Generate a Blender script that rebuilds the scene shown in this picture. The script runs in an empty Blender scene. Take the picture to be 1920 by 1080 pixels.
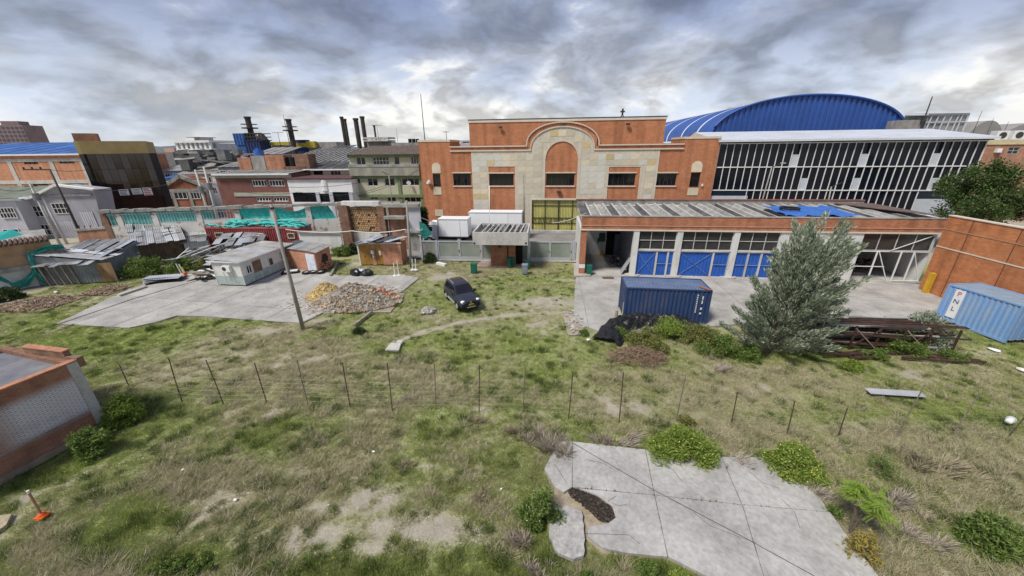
import bpy, math, random
import numpy as np
from mathutils import Vector, Matrix
random.seed(7); RNG = np.random.default_rng(7)
SC = bpy.context.scene; COL = SC.collection
rad = math.radians
# ------------------------------------------------------------------ camera
F = 680.; P = rad(21.2); R = rad(.68); H = 12.
cp, sp = math.cos(P), math.sin(P)
cam = bpy.data.cameras.new('camera'); camo = bpy.data.objects.new('camera', cam); COL.objects.link(camo)
r0 = Vector((1, 0, 0)); u0 = Vector((0, sp, cp)); f0 = Vector((0, cp, -sp))
cr = r0*math.cos(R) - u0*math.sin(R); cu = r0*math.sin(R) + u0*math.cos(R)
camo.matrix_world = Matrix(((cr.x, cu.x, -f0.x, 0), (cr.y, cu.y, -f0.y, 0), (cr.z, cu.z, -f0.z, H), (0, 0, 0, 1)))
cam.sensor_width = 36; cam.lens = 36*F/1920; cam.clip_start = .1; cam.clip_end = 8000
SC.camera = camo
# ------------------------------------------------------------------ light
SUN_EL, SUN_AZ = rad(56), rad(-128)      # azimuth from +Y towards +X: behind the camera on the left
sund = Vector((math.sin(SUN_AZ)*math.cos(SUN_EL), math.cos(SUN_AZ)*math.cos(SUN_EL), math.sin(SUN_EL)))
sl = bpy.data.lights.new('sun', 'SUN'); sl.energy = 1.5; sl.angle = rad(14); sl.color = (1, .95, .87)
so = bpy.data.objects.new('sun', sl); COL.objects.link(so)
so.rotation_euler = (-sund).to_track_quat('-Z', 'Y').to_euler()
w = bpy.data.worlds.new('World'); SC.world = w; w.use_nodes = True
def world():
    nt = w.node_tree; nt.nodes.clear(); N = nt.nodes.new; L = nt.links.new
    def val(op, a, b=None, c=None, clamp=False):
        n = N('ShaderNodeMath'); n.operation = op; n.use_clamp = clamp
        for i, v in enumerate((a, b, c)):
            if v is None: continue
            if isinstance(v, (int, float)): n.inputs[i].default_value = v
            else: L(v, n.inputs[i])
        return n.outputs[0]
    def mix(f, a, b):
        n = N('ShaderNodeMix'); n.data_type = 'RGBA'
        for i, v in ((0, f), (6, a), (7, b)):
            if isinstance(v, (int, float)): n.inputs[i].default_value = v
            elif isinstance(v, tuple): n.inputs[i].default_value = (*v, 1)
            else: L(v, n.inputs[i])
        return n.outputs[2]
    def ramp(f, a, b):
        n = N('ShaderNodeMapRange'); n.interpolation_type = 'SMOOTHSTEP'; L(f, n.inputs[0])
        n.inputs[1].default_value = a; n.inputs[2].default_value = b
        return n.outputs[0]
    geo = N('ShaderNodeNewGeometry'); inc = geo.outputs['Incoming']
    neg = N('ShaderNodeVectorMath'); neg.operation = 'SCALE'; neg.inputs['Scale'].default_value = -1; L(inc, neg.inputs[0])
    sx = N('ShaderNodeSeparateXYZ'); L(neg.outputs[0], sx.inputs[0])
    x, y, z = sx.outputs
    zz = val('ADD', val('MAXIMUM', z, 0.), .50)
    cx = N('ShaderNodeCombineXYZ'); L(val('DIVIDE', x, zz), cx.inputs[0]); L(val('DIVIDE', y, zz), cx.inputs[1]); L(val('MULTIPLY', z, 2.2), cx.inputs[2])
    def noise(scale, detail, rough, dist=0, off=(0, 0, 0), vec=cx.outputs[0]):
        m = N('ShaderNodeVectorMath'); m.operation = 'ADD'; L(vec, m.inputs[0]); m.inputs[1].default_value = off
        n = N('ShaderNodeTexNoise'); n.inputs['Scale'].default_value = scale; n.inputs['Detail'].default_value = detail
        n.inputs['Roughness'].default_value = rough; n.inputs['Distortion'].default_value = dist
        L(m.outputs[0], n.inputs['Vector']); return n.outputs[0]
    O = (SKYO[0], SKYO[1], 0)
    big = noise(1.05, 2, .45, 0, (O[0]+5, O[1], 3))
    puff = noise(3.4, 12, .55, .25, O)
    puff2 = noise(3.4, 12, .55, .25, (O[0]+.015, O[1]-.03, -.045))
    soft = noise(3.4, 4, .5, .2, O); soft2 = noise(3.4, 4, .5, .2, (O[0]+.03, O[1]-.05, -.10))
    relief = val('ADD', val('MULTIPLY', val('SUBTRACT', puff, puff2), 2.6), val('MULTIPLY', val('SUBTRACT', soft, soft2), 1.9))
    height = val('ADD', val('MULTIPLY', puff, .62), val('MULTIPLY', big, .55))
    elev = ramp(z, .02, .34)
    h2 = val('ADD', height, val('MULTIPLY', val('SUBTRACT', elev, .5), .16))
    dark = ramp(h2, .455, .68)
    light = mix(elev, (.70, .69, .66), (.42, .48, .62))
    shade = mix(elev, (.44, .49, .57), (.15, .19, .31))
    c = mix(dark, light, shade)
    gain = val('ADD', 1.0, val('MULTIPLY', relief, val('SUBTRACT', 1.2, val('MULTIPLY', dark, .35))))
    gain = val('MINIMUM', val('MAXIMUM', gain, .72), 1.36)
    vm = N('ShaderNodeVectorMath'); vm.operation = 'SCALE'; L(c, vm.inputs[0]); L(gain, vm.inputs['Scale'])
    edge = val('MULTIPLY', ramp(relief, .06, .30), ramp(dark, .8, .2))
    c = mix(val('MULTIPLY', edge, .6), vm.outputs[0], (.88, .85, .77))
    c = mix(val('MULTIPLY', ramp(z, .09, .0), .55), c, (.58, .60, .61))
    k = N('ShaderNodeVectorMath'); k.operation = 'SCALE'; k.inputs['Scale'].default_value = 10*SKYK; L(c, k.inputs[0])
    sky = N('ShaderNodeTexSky'); sky.sky_type = 'NISHITA'; sky.sun_disc = False
    sky.sun_elevation = SUN_EL; sky.sun_rotation = SUN_AZ; sky.altitude = 2500
    holes = val('MULTIPLY', ramp(height, .43, .38), .5)
    out = mix(holes, k.outputs[0], sky.outputs[0])
    bg = N('ShaderNodeBackground'); bg.inputs[1].default_value = .1; L(out, bg.inputs[0])
    o = N('ShaderNodeOutputWorld'); L(bg.outputs[0], o.inputs[0])
SKYO = (20.5, 9.1)
SKYK = .42
world()
SC.view_settings.view_transform = 'Standard'; SC.view_settings.look = 'None'
SC.view_settings.exposure = 1.55; SC.view_settings.gamma = 1; SC.view_settings.use_curve_mapping = False
# ------------------------------------------------------------------ photogrammetry helpers (image 1920x1080 -> points of the place)
def ray(x, y):
    a = x-960; b = y-540
    a2 = a*math.cos(R)-b*math.sin(R); b2 = a*math.sin(R)+b*math.cos(R)
    return Vector((a2, F*cp-b2*sp, -(F*sp+b2*cp)))
def G(x, y, z=0.):
    r = ray(x, y); t = (z-H)/r.z; return Vector((r.x*t, r.y*t, z))
def V(x, y, Y):
    r = ray(x, y); t = Y/r.y; return Vector((r.x*t, Y, H+r.z*t))
class Fr:
    """local frame of a building: x along the front, y into it, z up"""
    def __init__(s, px, py, ang=-6.2, Y=None):
        p = G(px, py) if Y is None else V(px, py, Y)
        s.o = Vector((p.x, p.y, 0)); s.a = rad(ang)
        s.u = Vector((math.cos(s.a), math.sin(s.a), 0)); s.n = Vector((-math.sin(s.a), math.cos(s.a), 0))
    def s(s, px, py, y=0.):
        r = ray(px, py); c = Vector((0, 0, H)); q = s.o+s.n*y
        t = (q-c).dot(s.n)/r.dot(s.n); p = c+r*t-s.o
        return p.dot(s.u), p.z
    def x(s, px, py, y=0.): return s.s(px, py, y)[0]
    def z(s, px, py, y=0.): return s.s(px, py, y)[1]
    def g(s, px, py, z=0.):
        p = G(px, py, z)-s.o; return p.dot(s.u), p.dot(s.n)
    def w(s, x, y, z=0.): return s.o+s.u*x+s.n*y+Vector((0, 0, z))
# ------------------------------------------------------------------ materials
MATS = {}
def M(name, col, rough=.85, var=.25, scale=1.5, bump=.0, metal=0., col2=None, streak=0., spec=.3, alpha=1., fine=0., island=0., thr=(.35, .65)):
    if name in MATS: return MATS[name]
    m = bpy.data.materials.new(name); m.use_nodes = True; nt = m.node_tree; N = nt.nodes.new; L = nt.links.new
    b = nt.nodes['Principled BSDF']; b.inputs['Roughness'].default_value = rough; b.inputs['Metallic'].default_value = metal
    b.inputs['Specular IOR Level'].default_value = spec; b.inputs['Alpha'].default_value = alpha
    tc = N('ShaderNodeTexCoord')
    mp = N('ShaderNodeMapping'); L(tc.outputs['Object'], mp.inputs[0])
    if streak: mp.inputs['Scale'].default_value = (1, 1, 1-streak)
    n = N('ShaderNodeTexNoise'); n.inputs['Scale'].default_value = scale; n.inputs['Detail'].default_value = 8; n.inputs['Roughness'].default_value = .65
    L(mp.outputs[0], n.inputs['Vector'])
    mr = N('ShaderNodeMapRange'); mr.inputs[1].default_value = thr[0]; mr.inputs[2].default_value = thr[1]; L(n.outputs[0], mr.inputs[0])
    mx = N('ShaderNodeMix'); mx.data_type = 'RGBA'
    c2 = col2 or tuple(c*(1-var) for c in col); c1 = col if col2 else tuple(min(.9, c*(1+var*.6)) for c in col)
    mx.inputs[6].default_value = (*c1, 1); mx.inputs[7].default_value = (*c2, 1); L(mr.outputs[0], mx.inputs[0])
    out = mx.outputs[2]
    if fine or island:
        v = None
        if fine:
            n2 = N('ShaderNodeTexNoise'); n2.inputs['Scale'].default_value = scale*14; n2.inputs['Detail'].default_value = 5; L(tc.outputs['Object'], n2.inputs['Vector'])
            mr2 = N('ShaderNodeMapRange'); mr2.inputs[1].default_value = .3; mr2.inputs[2].default_value = .7; mr2.inputs[3].default_value = 1-fine; mr2.inputs[4].default_value = 1+fine
            L(n2.outputs[0], mr2.inputs[0]); v = mr2.outputs[0]
        if island:
            g = N('ShaderNodeNewGeometry'); oi = N('ShaderNodeObjectInfo'); ad = N('ShaderNodeMath'); ad.operation = 'ADD'
            L(g.outputs['Random Per Island'], ad.inputs[0]); L(oi.outputs['Random'], ad.inputs[1])
            fr = N('ShaderNodeMath'); fr.operation = 'FRACT'; L(ad.outputs[0], fr.inputs[0])
            mr3 = N('ShaderNodeMapRange'); mr3.inputs[3].default_value = 1-island; mr3.inputs[4].default_value = 1+island; L(fr.outputs[0], mr3.inputs[0])
            if v is None: v = mr3.outputs[0]
            else:
                k = N('ShaderNodeMath'); k.operation = 'MULTIPLY'; L(v, k.inputs[0]); L(mr3.outputs[0], k.inputs[1]); v = k.outputs[0]
        sc = N('ShaderNodeVectorMath'); sc.operation = 'SCALE'; L(out, sc.inputs[0]); L(v, sc.inputs['Scale']); out = sc.outputs[0]
    L(out, b.inputs['Base Color'])
    if bump:
        bp = N('ShaderNodeBump'); bp.inputs['Strength'].default_value = bump; bp.inputs['Distance'].default_value = .03; L(n.outputs[0], bp.inputs['Height']); L(bp.outputs[0], b.inputs['Normal'])
    MATS[name] = m; return m
def BR(name, c1, c2, mortar, bw=.3, bh=.1, ms=.012, dirt=.3, off=.5):
    if name in MATS: return MATS[name]
    m = bpy.data.materials.new(name); m.use_nodes = True; nt = m.node_tree; N = nt.nodes.new; L = nt.links.new
    b = nt.nodes['Principled BSDF']; b.inputs['Roughness'].default_value = .9; b.inputs['Specular IOR Level'].default_value = .2
    tc = N('ShaderNodeTexCoord'); sx = N('ShaderNodeSeparateXYZ'); L(tc.outputs['Object'], sx.inputs[0])
    ad = N('ShaderNodeMath'); L(sx.outputs[0], ad.inputs[0]); L(sx.outputs[1], ad.inputs[1])
    cb = N('ShaderNodeCombineXYZ'); L(ad.outputs[0], cb.inputs[0]); L(sx.outputs[2], cb.inputs[1])
    br = N('ShaderNodeTexBrick'); br.inputs['Scale'].default_value = 1; br.inputs['Brick Width'].default_value = bw; br.inputs['Row Height'].default_value = bh
    br.inputs['Mortar Size'].default_value = ms; br.inputs['Color1'].default_value = (*c1, 1); br.inputs['Color2'].default_value = (*c2, 1); br.inputs['Mortar'].default_value = (*mortar, 1)
    br.offset = off; L(cb.outputs[0], br.inputs['Vector'])
    n = N('ShaderNodeTexNoise'); n.inputs['Scale'].default_value = .8; n.inputs['Detail'].default_value = 8; n.inputs['Roughness'].default_value = .7
    mp = N('ShaderNodeMapping'); mp.inputs['Scale'].default_value = (1, 1, 1.6); L(tc.outputs['Object'], mp.inputs[0]); L(mp.outputs[0], n.inputs['Vector'])
    mr = N('ShaderNodeMapRange'); mr.inputs[1].default_value = .3; mr.inputs[2].default_value = .7; mr.inputs[3].default_value = 1-dirt; mr.inputs[4].default_value = 1+dirt*.5
    L(n.outputs[0], mr.inputs[0])
    sc = N('ShaderNodeVectorMath'); sc.operation = 'SCALE'; L(br.outputs['Color'], sc.inputs[0]); L(mr.outputs[0], sc.inputs['Scale'])
    mp2 = N('ShaderNodeMapping'); mp2.inputs['Scale'].default_value = (1.6, 1.6, .13); L(tc.outputs['Object'], mp2.inputs[0]); n3 = N('ShaderNodeTexNoise'); n3.inputs['Scale'].default_value = 1; n3.inputs['Detail'].default_value = 6; L(mp2.outputs[0], n3.inputs['Vector'])
    mr2 = N('ShaderNodeMapRange'); mr2.inputs[1].default_value = .42; mr2.inputs[2].default_value = .70; mr2.inputs[3].default_value = 1.05; mr2.inputs[4].default_value = .76; L(n3.outputs[0], mr2.inputs[0])
    sc2 = N('ShaderNodeVectorMath'); sc2.operation = 'SCALE'; L(sc.outputs[0], sc2.inputs[0]); L(mr2.outputs[0], sc2.inputs['Scale'])
    L(sc2.outputs[0], b.inputs['Base Color'])
    bp = N('ShaderNodeBump'); bp.inputs['Strength'].default_value = .4; bp.inputs['Distance'].default_value = .01; bp.invert = True; L(br.outputs['Fac'], bp.inputs['Height']); L(bp.outputs[0], b.inputs['Normal'])
    MATS[name] = m; return m
def leafmat(name, cols, trans=.25, rough=.6):
    if name in MATS: return MATS[name]
    m = bpy.data.materials.new(name); m.use_nodes = True; nt = m.node_tree; N = nt.nodes.new; L = nt.links.new
    b = nt.nodes['Principled BSDF']; b.inputs['Roughness'].default_value = rough; b.inputs['Specular IOR Level'].default_value = .25
    g = N('ShaderNodeNewGeometry'); oi = N('ShaderNodeObjectInfo'); ad = N('ShaderNodeMath'); L(g.outputs['Random Per Island'], ad.inputs[0]); L(oi.outputs['Random'], ad.inputs[1])
    fr = N('ShaderNodeMath'); fr.operation = 'FRACT'; L(ad.outputs[0], fr.inputs[0])
    cr = N('ShaderNodeValToRGB'); L(fr.outputs[0], cr.inputs[0])
    while len(cr.color_ramp.elements) < len(cols): cr.color_ramp.elements.new(.5)
    for i, c in enumerate(cols):
        e = cr.color_ramp.elements[i]; e.position = i/max(1, len(cols)-1); e.color = (*c, 1)
    L(cr.outputs[0], b.inputs['Base Color'])
    t = N('ShaderNodeBsdfTranslucent'); L(cr.outputs[0], t.inputs[0]); mx = N('ShaderNodeMixShader'); mx.inputs[0].default_value = trans
    L(b.outputs[0], mx.inputs[1]); L(t.outputs[0], mx.inputs[2]); L(mx.outputs[0], nt.nodes['Material Output'].inputs[0])
    MATS[name] = m; return m
brick_o = BR('orange_brick', (.55, .215, .10), (.45, .16, .07), (.40, .24, .16), .26, .085, .008, .22)
brick_a = BR('annex_brick', (.52, .20, .10), (.42, .14, .065), (.33, .22, .16), .26, .085, .010, .3)
brick_r = BR('wall_brick', (.55, .215, .085), (.45, .155, .06), (.38, .22, .14), .26, .085, .008, .3)
brick_p = BR('pink_brick', (.56, .27, .17), (.47, .20, .12), (.45, .30, .22), .34, .16, .012, .2)
brick_old = BR('old_brick', (.33, .17, .11), (.24, .12, .075), (.22, .17, .13), .26, .09, .014, .45)
brick_f = BR('far_brick', (.42, .20, .12), (.33, .15, .09), (.35, .26, .2), .3, .1, .012, .3)
clayb = BR('hollow_clay_block', (.48, .21, .12), (.40, .16, .085), (.36, .25, .18), .42, .24, .025, .3)
conc = M('concrete', (.42, .40, .37), .9, .22, .45, .25, fine=.12)
conc_d = M('weathered_concrete', (.30, .29, .27), .9, .4, .9, .4, fine=.15, streak=.5)
conc_l = M('pale_concrete', (.50, .49, .46), .9, .25, .6, .3, fine=.12, streak=.6)
concslab = M('yard_slab_concrete', (.42, .405, .38), .9, .2, .6, .3, col2=(.27, .255, .235), fine=.14, island=.07)
stoneA = M('stone_cream', (.62, .55, .41), .8, .12, 1.2, .1, island=.1)
stoneB = M('stone_grey', (.60, .58, .51), .8, .1, 1.2, .1, island=.08)
stoneC = M('stone_ochre', (.56, .45, .25), .8, .12, 1.2, .1, island=.1)
stoneD = M('stone_beige', (.55, .50, .40), .8, .12, 1.2, .1, island=.1)
trimw = M('cream_trim', (.62, .55, .46), .7, .1)
white = M('white_paint', (.72, .72, .71), .6, .1, .8, fine=.05)
whited = M('stained_white_paint', (.64, .64, .62), .75, .3, .9, .1, streak=.6, col2=(.42, .41, .38), thr=(.5, .75))
alu = M('grey_aluminium', (.46, .48, .52), .45, .1, metal=.3)
glass = M('dark_glass', (.012, .013, .016), .06, .4, .4, spec=.5)
glass2 = M('blue_black_glass', (.008, .011, .018), .12, .5, .25, spec=.22)
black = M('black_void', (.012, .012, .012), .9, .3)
steel = M('dark_steel', (.05, .048, .045), .6, .3)
rust = M('rusty_steel', (.065, .035, .026), .85, .4, 3, .2)
galv = M('galvanised_sheet', (.40, .41, .43), .5, .3, .8, .1, metal=.35, col2=(.24, .23, .22), island=.16, fine=.08)
galv_l = M('bright_zinc_sheet', (.60, .62, .65), .42, .2, .6, metal=.35, col2=(.42, .43, .44), island=.12)
asb = M('asbestos_cement', (.36, .35, .33), .9, .35, .7, .2, col2=(.20, .195, .185), island=.1, fine=.12)
dark_rf = M('dark_roof_sheet', (.10, .10, .10), .7, .4, .5, .1, island=.2, fine=.15)
bluep = M('blue_door_paint', (.02, .10, .42), .45, .15, 1.5, spec=.4)
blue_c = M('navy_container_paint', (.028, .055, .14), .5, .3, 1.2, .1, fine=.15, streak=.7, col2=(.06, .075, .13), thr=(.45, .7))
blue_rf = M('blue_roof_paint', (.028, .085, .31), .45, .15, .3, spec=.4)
blue_ct = M('navy_container_lit_roof', (.15, .20, .31), .5, .3, 1.0, .1, col2=(.08, .11, .19), fine=.12)  # light from above put into the colour, so paler than the sides
blue_l = M('light_blue_paint', (.17, .32, .58), .55, .2, 1.3, .1, col2=(.27, .36, .50), fine=.12, streak=.7, thr=(.42, .7))
tarpb = M('blue_tarp', (.05, .15, .46), .45, .2, 2)
teal = M('teal_netting', (.06, .46, .42), .7, .25, 2.5, .2, fine=.2)
teal_d = M('dark_teal_netting', (.03, .24, .20), .8, .4, 2.5, .2, fine=.3)
wood = M('weathered_wood', (.27, .235, .19), .9, .4, 3, .2, streak=.8)
poleM = M('pole_wood', (.34, .31, .28), .9, .3, 2, .2, streak=.8)
ochre = M('ochre_door_paint', (.38, .20, .05), .6, .25, 1.5, streak=.6)
wire = M('cable_black', (.03, .03, .03), .7, .1)
wirew = M('cable_white', (.62, .60, .56), .7, .1)
rubber = M('tyre_rubber', (.02, .02, .02), .85, .2)
yel = M('yellow_gate_paint', (.58, .55, .20), .6, .18, 1.0, streak=.7)
blackp = M('black_gate_paint', (.03, .03, .02), .6, .1)
maroon = M('maroon_paint', (.30, .07, .07), .6, .3, 1.5, fine=.1)
# ------------------------------------------------------------------ mesh builder
class MB:
    def __init__(s): s.v = []; s.f = []
    def quad(s, *p):
        i = len(s.v); s.v += [tuple(q) for q in p]; s.f.append(tuple(range(i, i+len(p)))); return s
    def box(s, x0, x1, y0, y1, z0, z1):
        i = len(s.v)
        s.v += [(x0, y0, z0), (x1, y0, z0), (x1, y1, z0), (x0, y1, z0), (x0, y0, z1), (x1, y0, z1), (x1, y1, z1), (x0, y1, z1)]
        s.f += [tuple(i+k for k in q) for q in ((0, 3, 2, 1), (4, 5, 6, 7), (0, 1, 5, 4), (1, 2, 6, 5), (2, 3, 7, 6), (3, 0, 4, 7))]; return s
    def bar(s, a, b, w, h=None, up=(0, 0, 1)):
        a = Vector(a); b = Vector(b); d = (b-a); h = w if h is None else h
        if d.length < 1e-6: return s
        d.normalize(); u = Vector(up)
        if abs(d.dot(u)) > .95: u = Vector((0, 1, 0))
        r = d.cross(u).normalized()*w/2; t = r.cross(d).normalized()*h/2; i = len(s.v)
        for p in (a, b):
            for q in (-r-t, r-t, r+t, -r+t): s.v.append(tuple(p+q))
        s.f += [tuple(i+k for k in q) for q in ((0, 1, 2, 3), (7, 6, 5, 4), (0, 4, 5, 1), (1, 5, 6, 2), (2, 6, 7, 3), (3, 7, 4, 0))]; return s
    def tube(s, pts, r, n=6, r1=None, cap=True):
        pts = [Vector(p) for p in pts]; m = len(pts); i0 = len(s.v); r1 = r if r1 is None else r1
        for k, p in enumerate(pts):
            d = (pts[min(k+1, m-1)]-pts[max(k-1, 0)]).normalized(); u = Vector((0, 0, 1)) if abs(d.z) < .9 else Vector((1, 0, 0))
            a = d.cross(u).normalized(); b = d.cross(a); rr = r+(r1-r)*k/(m-1)
            for j in range(n):
                t = 2*math.pi*j/n; s.v.append(tuple(p+(a*math.cos(t)+b*math.sin(t))*rr))
        for k in range(m-1):
            for j in range(n):
                s.f.append((i0+k*n+j, i0+k*n+(j+1) % n, i0+(k+1)*n+(j+1) % n, i0+(k+1)*n+j))
        if cap: s.f.append(tuple(i0+j for j in reversed(range(n)))); s.f.append(tuple(i0+(m-1)*n+j for j in range(n)))
        return s
    def cyl(s, c, r, h, axis='z', n=16, r1=None):
        c = Vector(c); d = {'x': Vector((1, 0, 0)), 'y': Vector((0, 1, 0)), 'z': Vector((0, 0, 1))}[axis]
        return s.tube([c, c+d*h], r, n, r1)
    def prism(s, poly, z0, z1):
        """polygon in xy extruded in z"""
        n = len(poly); i = len(s.v); s.v += [(p[0], p[1], z0) for p in poly]+[(p[0], p[1], z1) for p in poly]
        s.f.append(tuple(i+k for k in reversed(range(n)))); s.f.append(tuple(i+n+k for k in range(n)))
        for k in range(n): s.f.append((i+k, i+(k+1) % n, i+n+(k+1) % n, i+n+k))
        return s
    def yprism(s, poly, y0, y1):
        """polygon in xz extruded in y"""
        n = len(poly); i = len(s.v); s.v += [(p[0], y0, p[1]) for p in poly]+[(p[0], y1, p[1]) for p in poly]
        s.f.append(tuple(i+k for k in range(n))); s.f.append(tuple(i+n+k for k in reversed(range(n))))
        for k in range(n): s.f.append((i+(k+1) % n, i+k, i+n+k, i+n+(k+1) % n))
        return s
    def ribbon(s, pts, wd, y0, y1):
        """band of width wd along a polyline in xz, between y0 and y1"""
        for k in range(len(pts)-1):
            a = Vector((pts[k][0], 0, pts[k][1])); b = Vector((pts[k+1][0], 0, pts[k+1][1])); d = (b-a).normalized(); n = Vector((-d.z, 0, d.x))*wd/2
            e = d*wd*.2
            q = [a-e-n, b+e-n, b+e+n, a-e+n]
            s.yprism([(p.x, p.z) for p in q], y0, y1)
        return s
    def corr(s, x0, x1, y0, y1, z0, z1, pitch=.18, amp=.03, jit=0.):
        """corrugated sheet, ridges along y; z0 at y0, z1 at y1"""
        n = max(2, int((x1-x0)/(pitch/2))); i = len(s.v); ny = 2
        for k in range(n+1):
            x = x0+(x1-x0)*k/n; o = amp if k % 2 else -amp
            s.v += [(x, y0, z0+o), (x, y1, z1+o)]
        for k in range(n): s.f.append((i+2*k, i+2*k+2, i+2*k+3, i+2*k+1))
        return s
    def corrv(s, x0, x1, z0, z1, y, pitch=.25, amp=.03, trap=False):
        """vertical corrugated wall in the xz plane"""
        i = len(s.v); xs = []
        if trap:
            n = max(1, round((x1-x0)/pitch))
            for k in range(n):
                a = x0+(x1-x0)*k/n; q = (x1-x0)/n
                xs += [(a, -amp), (a+q*.32, -amp), (a+q*.5, amp), (a+q*.82, amp)]
            xs.append((x1, -amp))
        else:
            n = max(2, int((x1-x0)/(pitch/2)))
            xs = [(x0+(x1-x0)*k/n, amp if k % 2 else -amp) for k in range(n+1)]
        for x, o in xs: s.v += [(x, y+o, z0), (x, y+o, z1)]
        for k in range(len(xs)-1): s.f.append((i+2*k, i+2*k+2, i+2*k+3, i+2*k+1))
        return s
    def sphere(s, c, r, n=8, m=5, sq=(1, 1, 1)):
        i = len(s.v)
        for a in range(m+1):
            t = math.pi*a/m
            for b in range(n):
                p = 2*math.pi*b/n
                s.v.append((c[0]+r*sq[0]*math.sin(t)*math.cos(p), c[1]+r*sq[1]*math.sin(t)*math.sin(p), c[2]+r*sq[2]*math.cos(t)))
        for a in range(m):
            for b in range(n): s.f.append((i+a*n+b, i+(a+1)*n+b, i+(a+1)*n+(b+1) % n, i+a*n+(b+1) % n))
        return s
    def mesh(s, name, mat, smooth=False):
        me = bpy.data.meshes.new(name); me.from_pydata(s.v, [], s.f); me.materials.append(mat)
        if smooth: me.polygons.foreach_set('use_smooth', [True]*len(me.polygons))
        me.update(); return me
def link(name, data, parent=None, kind=None):
    o = bpy.data.objects.new(name, data); COL.objects.link(o)
    if parent is not None: o.parent = parent
    if kind: o['kind'] = kind
    return o
def part(name, mb, mat, parent, smooth=False, kind=None, label=None):
    o = link(name, mb.mesh(name, mat, smooth), parent, kind)
    if label: o['label'] = label
    return o
def tag(o, label, cat, group=None):
    o['label'] = label; o['category'] = cat
    if group: o['group'] = group
    return o
def thing(name, label, cat, loc=(0, 0, 0), rz=0., group=None):
    o = bpy.data.objects.new(name, None); o.empty_display_size = .3; COL.objects.link(o)
    o.location = loc; o.rotation_euler = (0, 0, rz); return tag(o, label, cat, group)
def tframe(name, label, cat, fr, group=None): return thing(name, label, cat, fr.o, fr.a, group)
def structure(name, mb, mat, parent=None, smooth=False): return link(name, mb.mesh(name, mat, smooth), parent, 'structure' if parent is None else None)
def wall_open(x0, x1, z0, z1, holes, y0=0., th=.3, depth=.2):
    """front wall with rectangular openings (reveals of given depth, sealed behind)"""
    mb = MB(); xs = sorted({x0, x1, *[min(max(h[i], x0), x1) for h in holes for i in (0, 1)]}); zs = sorted({z0, z1, *[min(max(h[i], z0), z1) for h in holes for i in (2, 3)]})
    for i in range(len(xs)-1):
        run = None
        for j in range(len(zs)-1):
            cx = (xs[i]+xs[i+1])/2; cz = (zs[j]+zs[j+1])/2
            solid = not any(h[0] < cx < h[1] and h[2] < cz < h[3] for h in holes)
            if solid and run is None: run = zs[j]
            if (not solid) and run is not None:
                mb.quad((xs[i], y0, run), (xs[i+1], y0, run), (xs[i+1], y0, zs[j]), (xs[i], y0, zs[j])); run = None
        if run is not None: mb.quad((xs[i], y0, run), (xs[i+1], y0, run), (xs[i+1], y0, z1), (xs[i], y0, z1))
    for a, b, c, d in holes:
        y = y0+depth
        mb.quad((a, y0, c), (a, y, c), (a, y, d), (a, y0, d)); mb.quad((b, y0, d), (b, y, d), (b, y, c), (b, y0, c))
        mb.quad((a, y0, d), (a, y, d), (b, y, d), (b, y0, d)); mb.quad((a, y0, c), (b, y0, c), (b, y, c), (a, y, c))
    return mb
PANE = {}
def window(parent, a, b, c, d, nx, ny, y=.14, fm=None, gm=None, fw=.05, name='window', void=True):
    """window as frame + panes; returns the frame part"""
    fm = fm or white; gm = gm or glass
    m = MB().box(a, a+fw, y-.05, y+.03, c, d).box(b-fw, b, y-.05, y+.03, c, d).box(a+fw, b-fw, y-.05, y+.03, c, c+fw).box(a+fw, b-fw, y-.05, y+.03, d-fw, d)
    for i in range(1, nx):
        x = a+(b-a)*i/nx; m.box(x-fw*.4, x+fw*.4, y-.04, y+.02, c+fw, d-fw)
    for j in range(1, ny):
        z = c+(d-c)*j/ny; m.box(a+fw, b-fw, y-.035, y+.025, z-fw*.4, z+fw*.4)
    f = part(name, m, fm, parent)
    key = (round((b-a)/nx, 2), round((d-c)/ny, 2), gm.name)
    if key not in PANE:
        w_, h_ = (b-a)/nx, (d-c)/ny; PANE[key] = MB().box(0, w_, 0, .012, 0, h_).mesh('pane', gm)
    for i in range(nx):
        for j in range(ny):
            o = link('pane', PANE[key], f); o.location = (a+(b-a)*i/nx, y+.031, c+(d-c)*j/ny)
            o.rotation_euler = (rad(random.uniform(-.6, .6)), 0, rad(random.uniform(-.6, .6)))
    return f
def prect(fr, x0, y0, x1, y1, yy=0.):
    """pixel rectangle -> local (a,b,c,d) on the facade"""
    ym = (y0+y1)/2; xm = (x0+x1)/2
    return (fr.x(x0, ym, yy), fr.x(x1, ym, yy), fr.z(xm, y1, yy), fr.z(xm, y0, yy))
def simple_house(name, label, cat, fr, x0, x1, ztop, depth, mat, wins=(), wm=None, gm=None, z0=0, roofmat=None, fw=.07):
    """box house with front openings; wins: (px0,py0,px1,py1,nx,ny)"""
    t = tframe(name, label, cat, fr)
    rs = [(prect(fr, *q[:4]), q[4], q[5]) for q in wins]
    m = wall_open(x0, x1, z0, ztop, [r[0] for r in rs])
    m.quad((x0, depth, z0), (x0, 0, z0), (x0, 0, ztop), (x0, depth, ztop)); m.quad((x1, 0, z0), (x1, depth, z0), (x1, depth, ztop), (x1, 0, ztop)); m.quad((x1, depth, z0), (x0, depth, z0), (x0, depth, ztop), (x1, depth, ztop))
    part('wall', m, mat, t)
    part('roof', MB().box(x0+.02, x1-.02, .02, depth-.02, ztop-.25, ztop-.05), roofmat or conc_d, t)
    for r, nx, ny in rs: window(t, *r, nx, ny, .16, wm, gm, fw)
    return t
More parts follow.
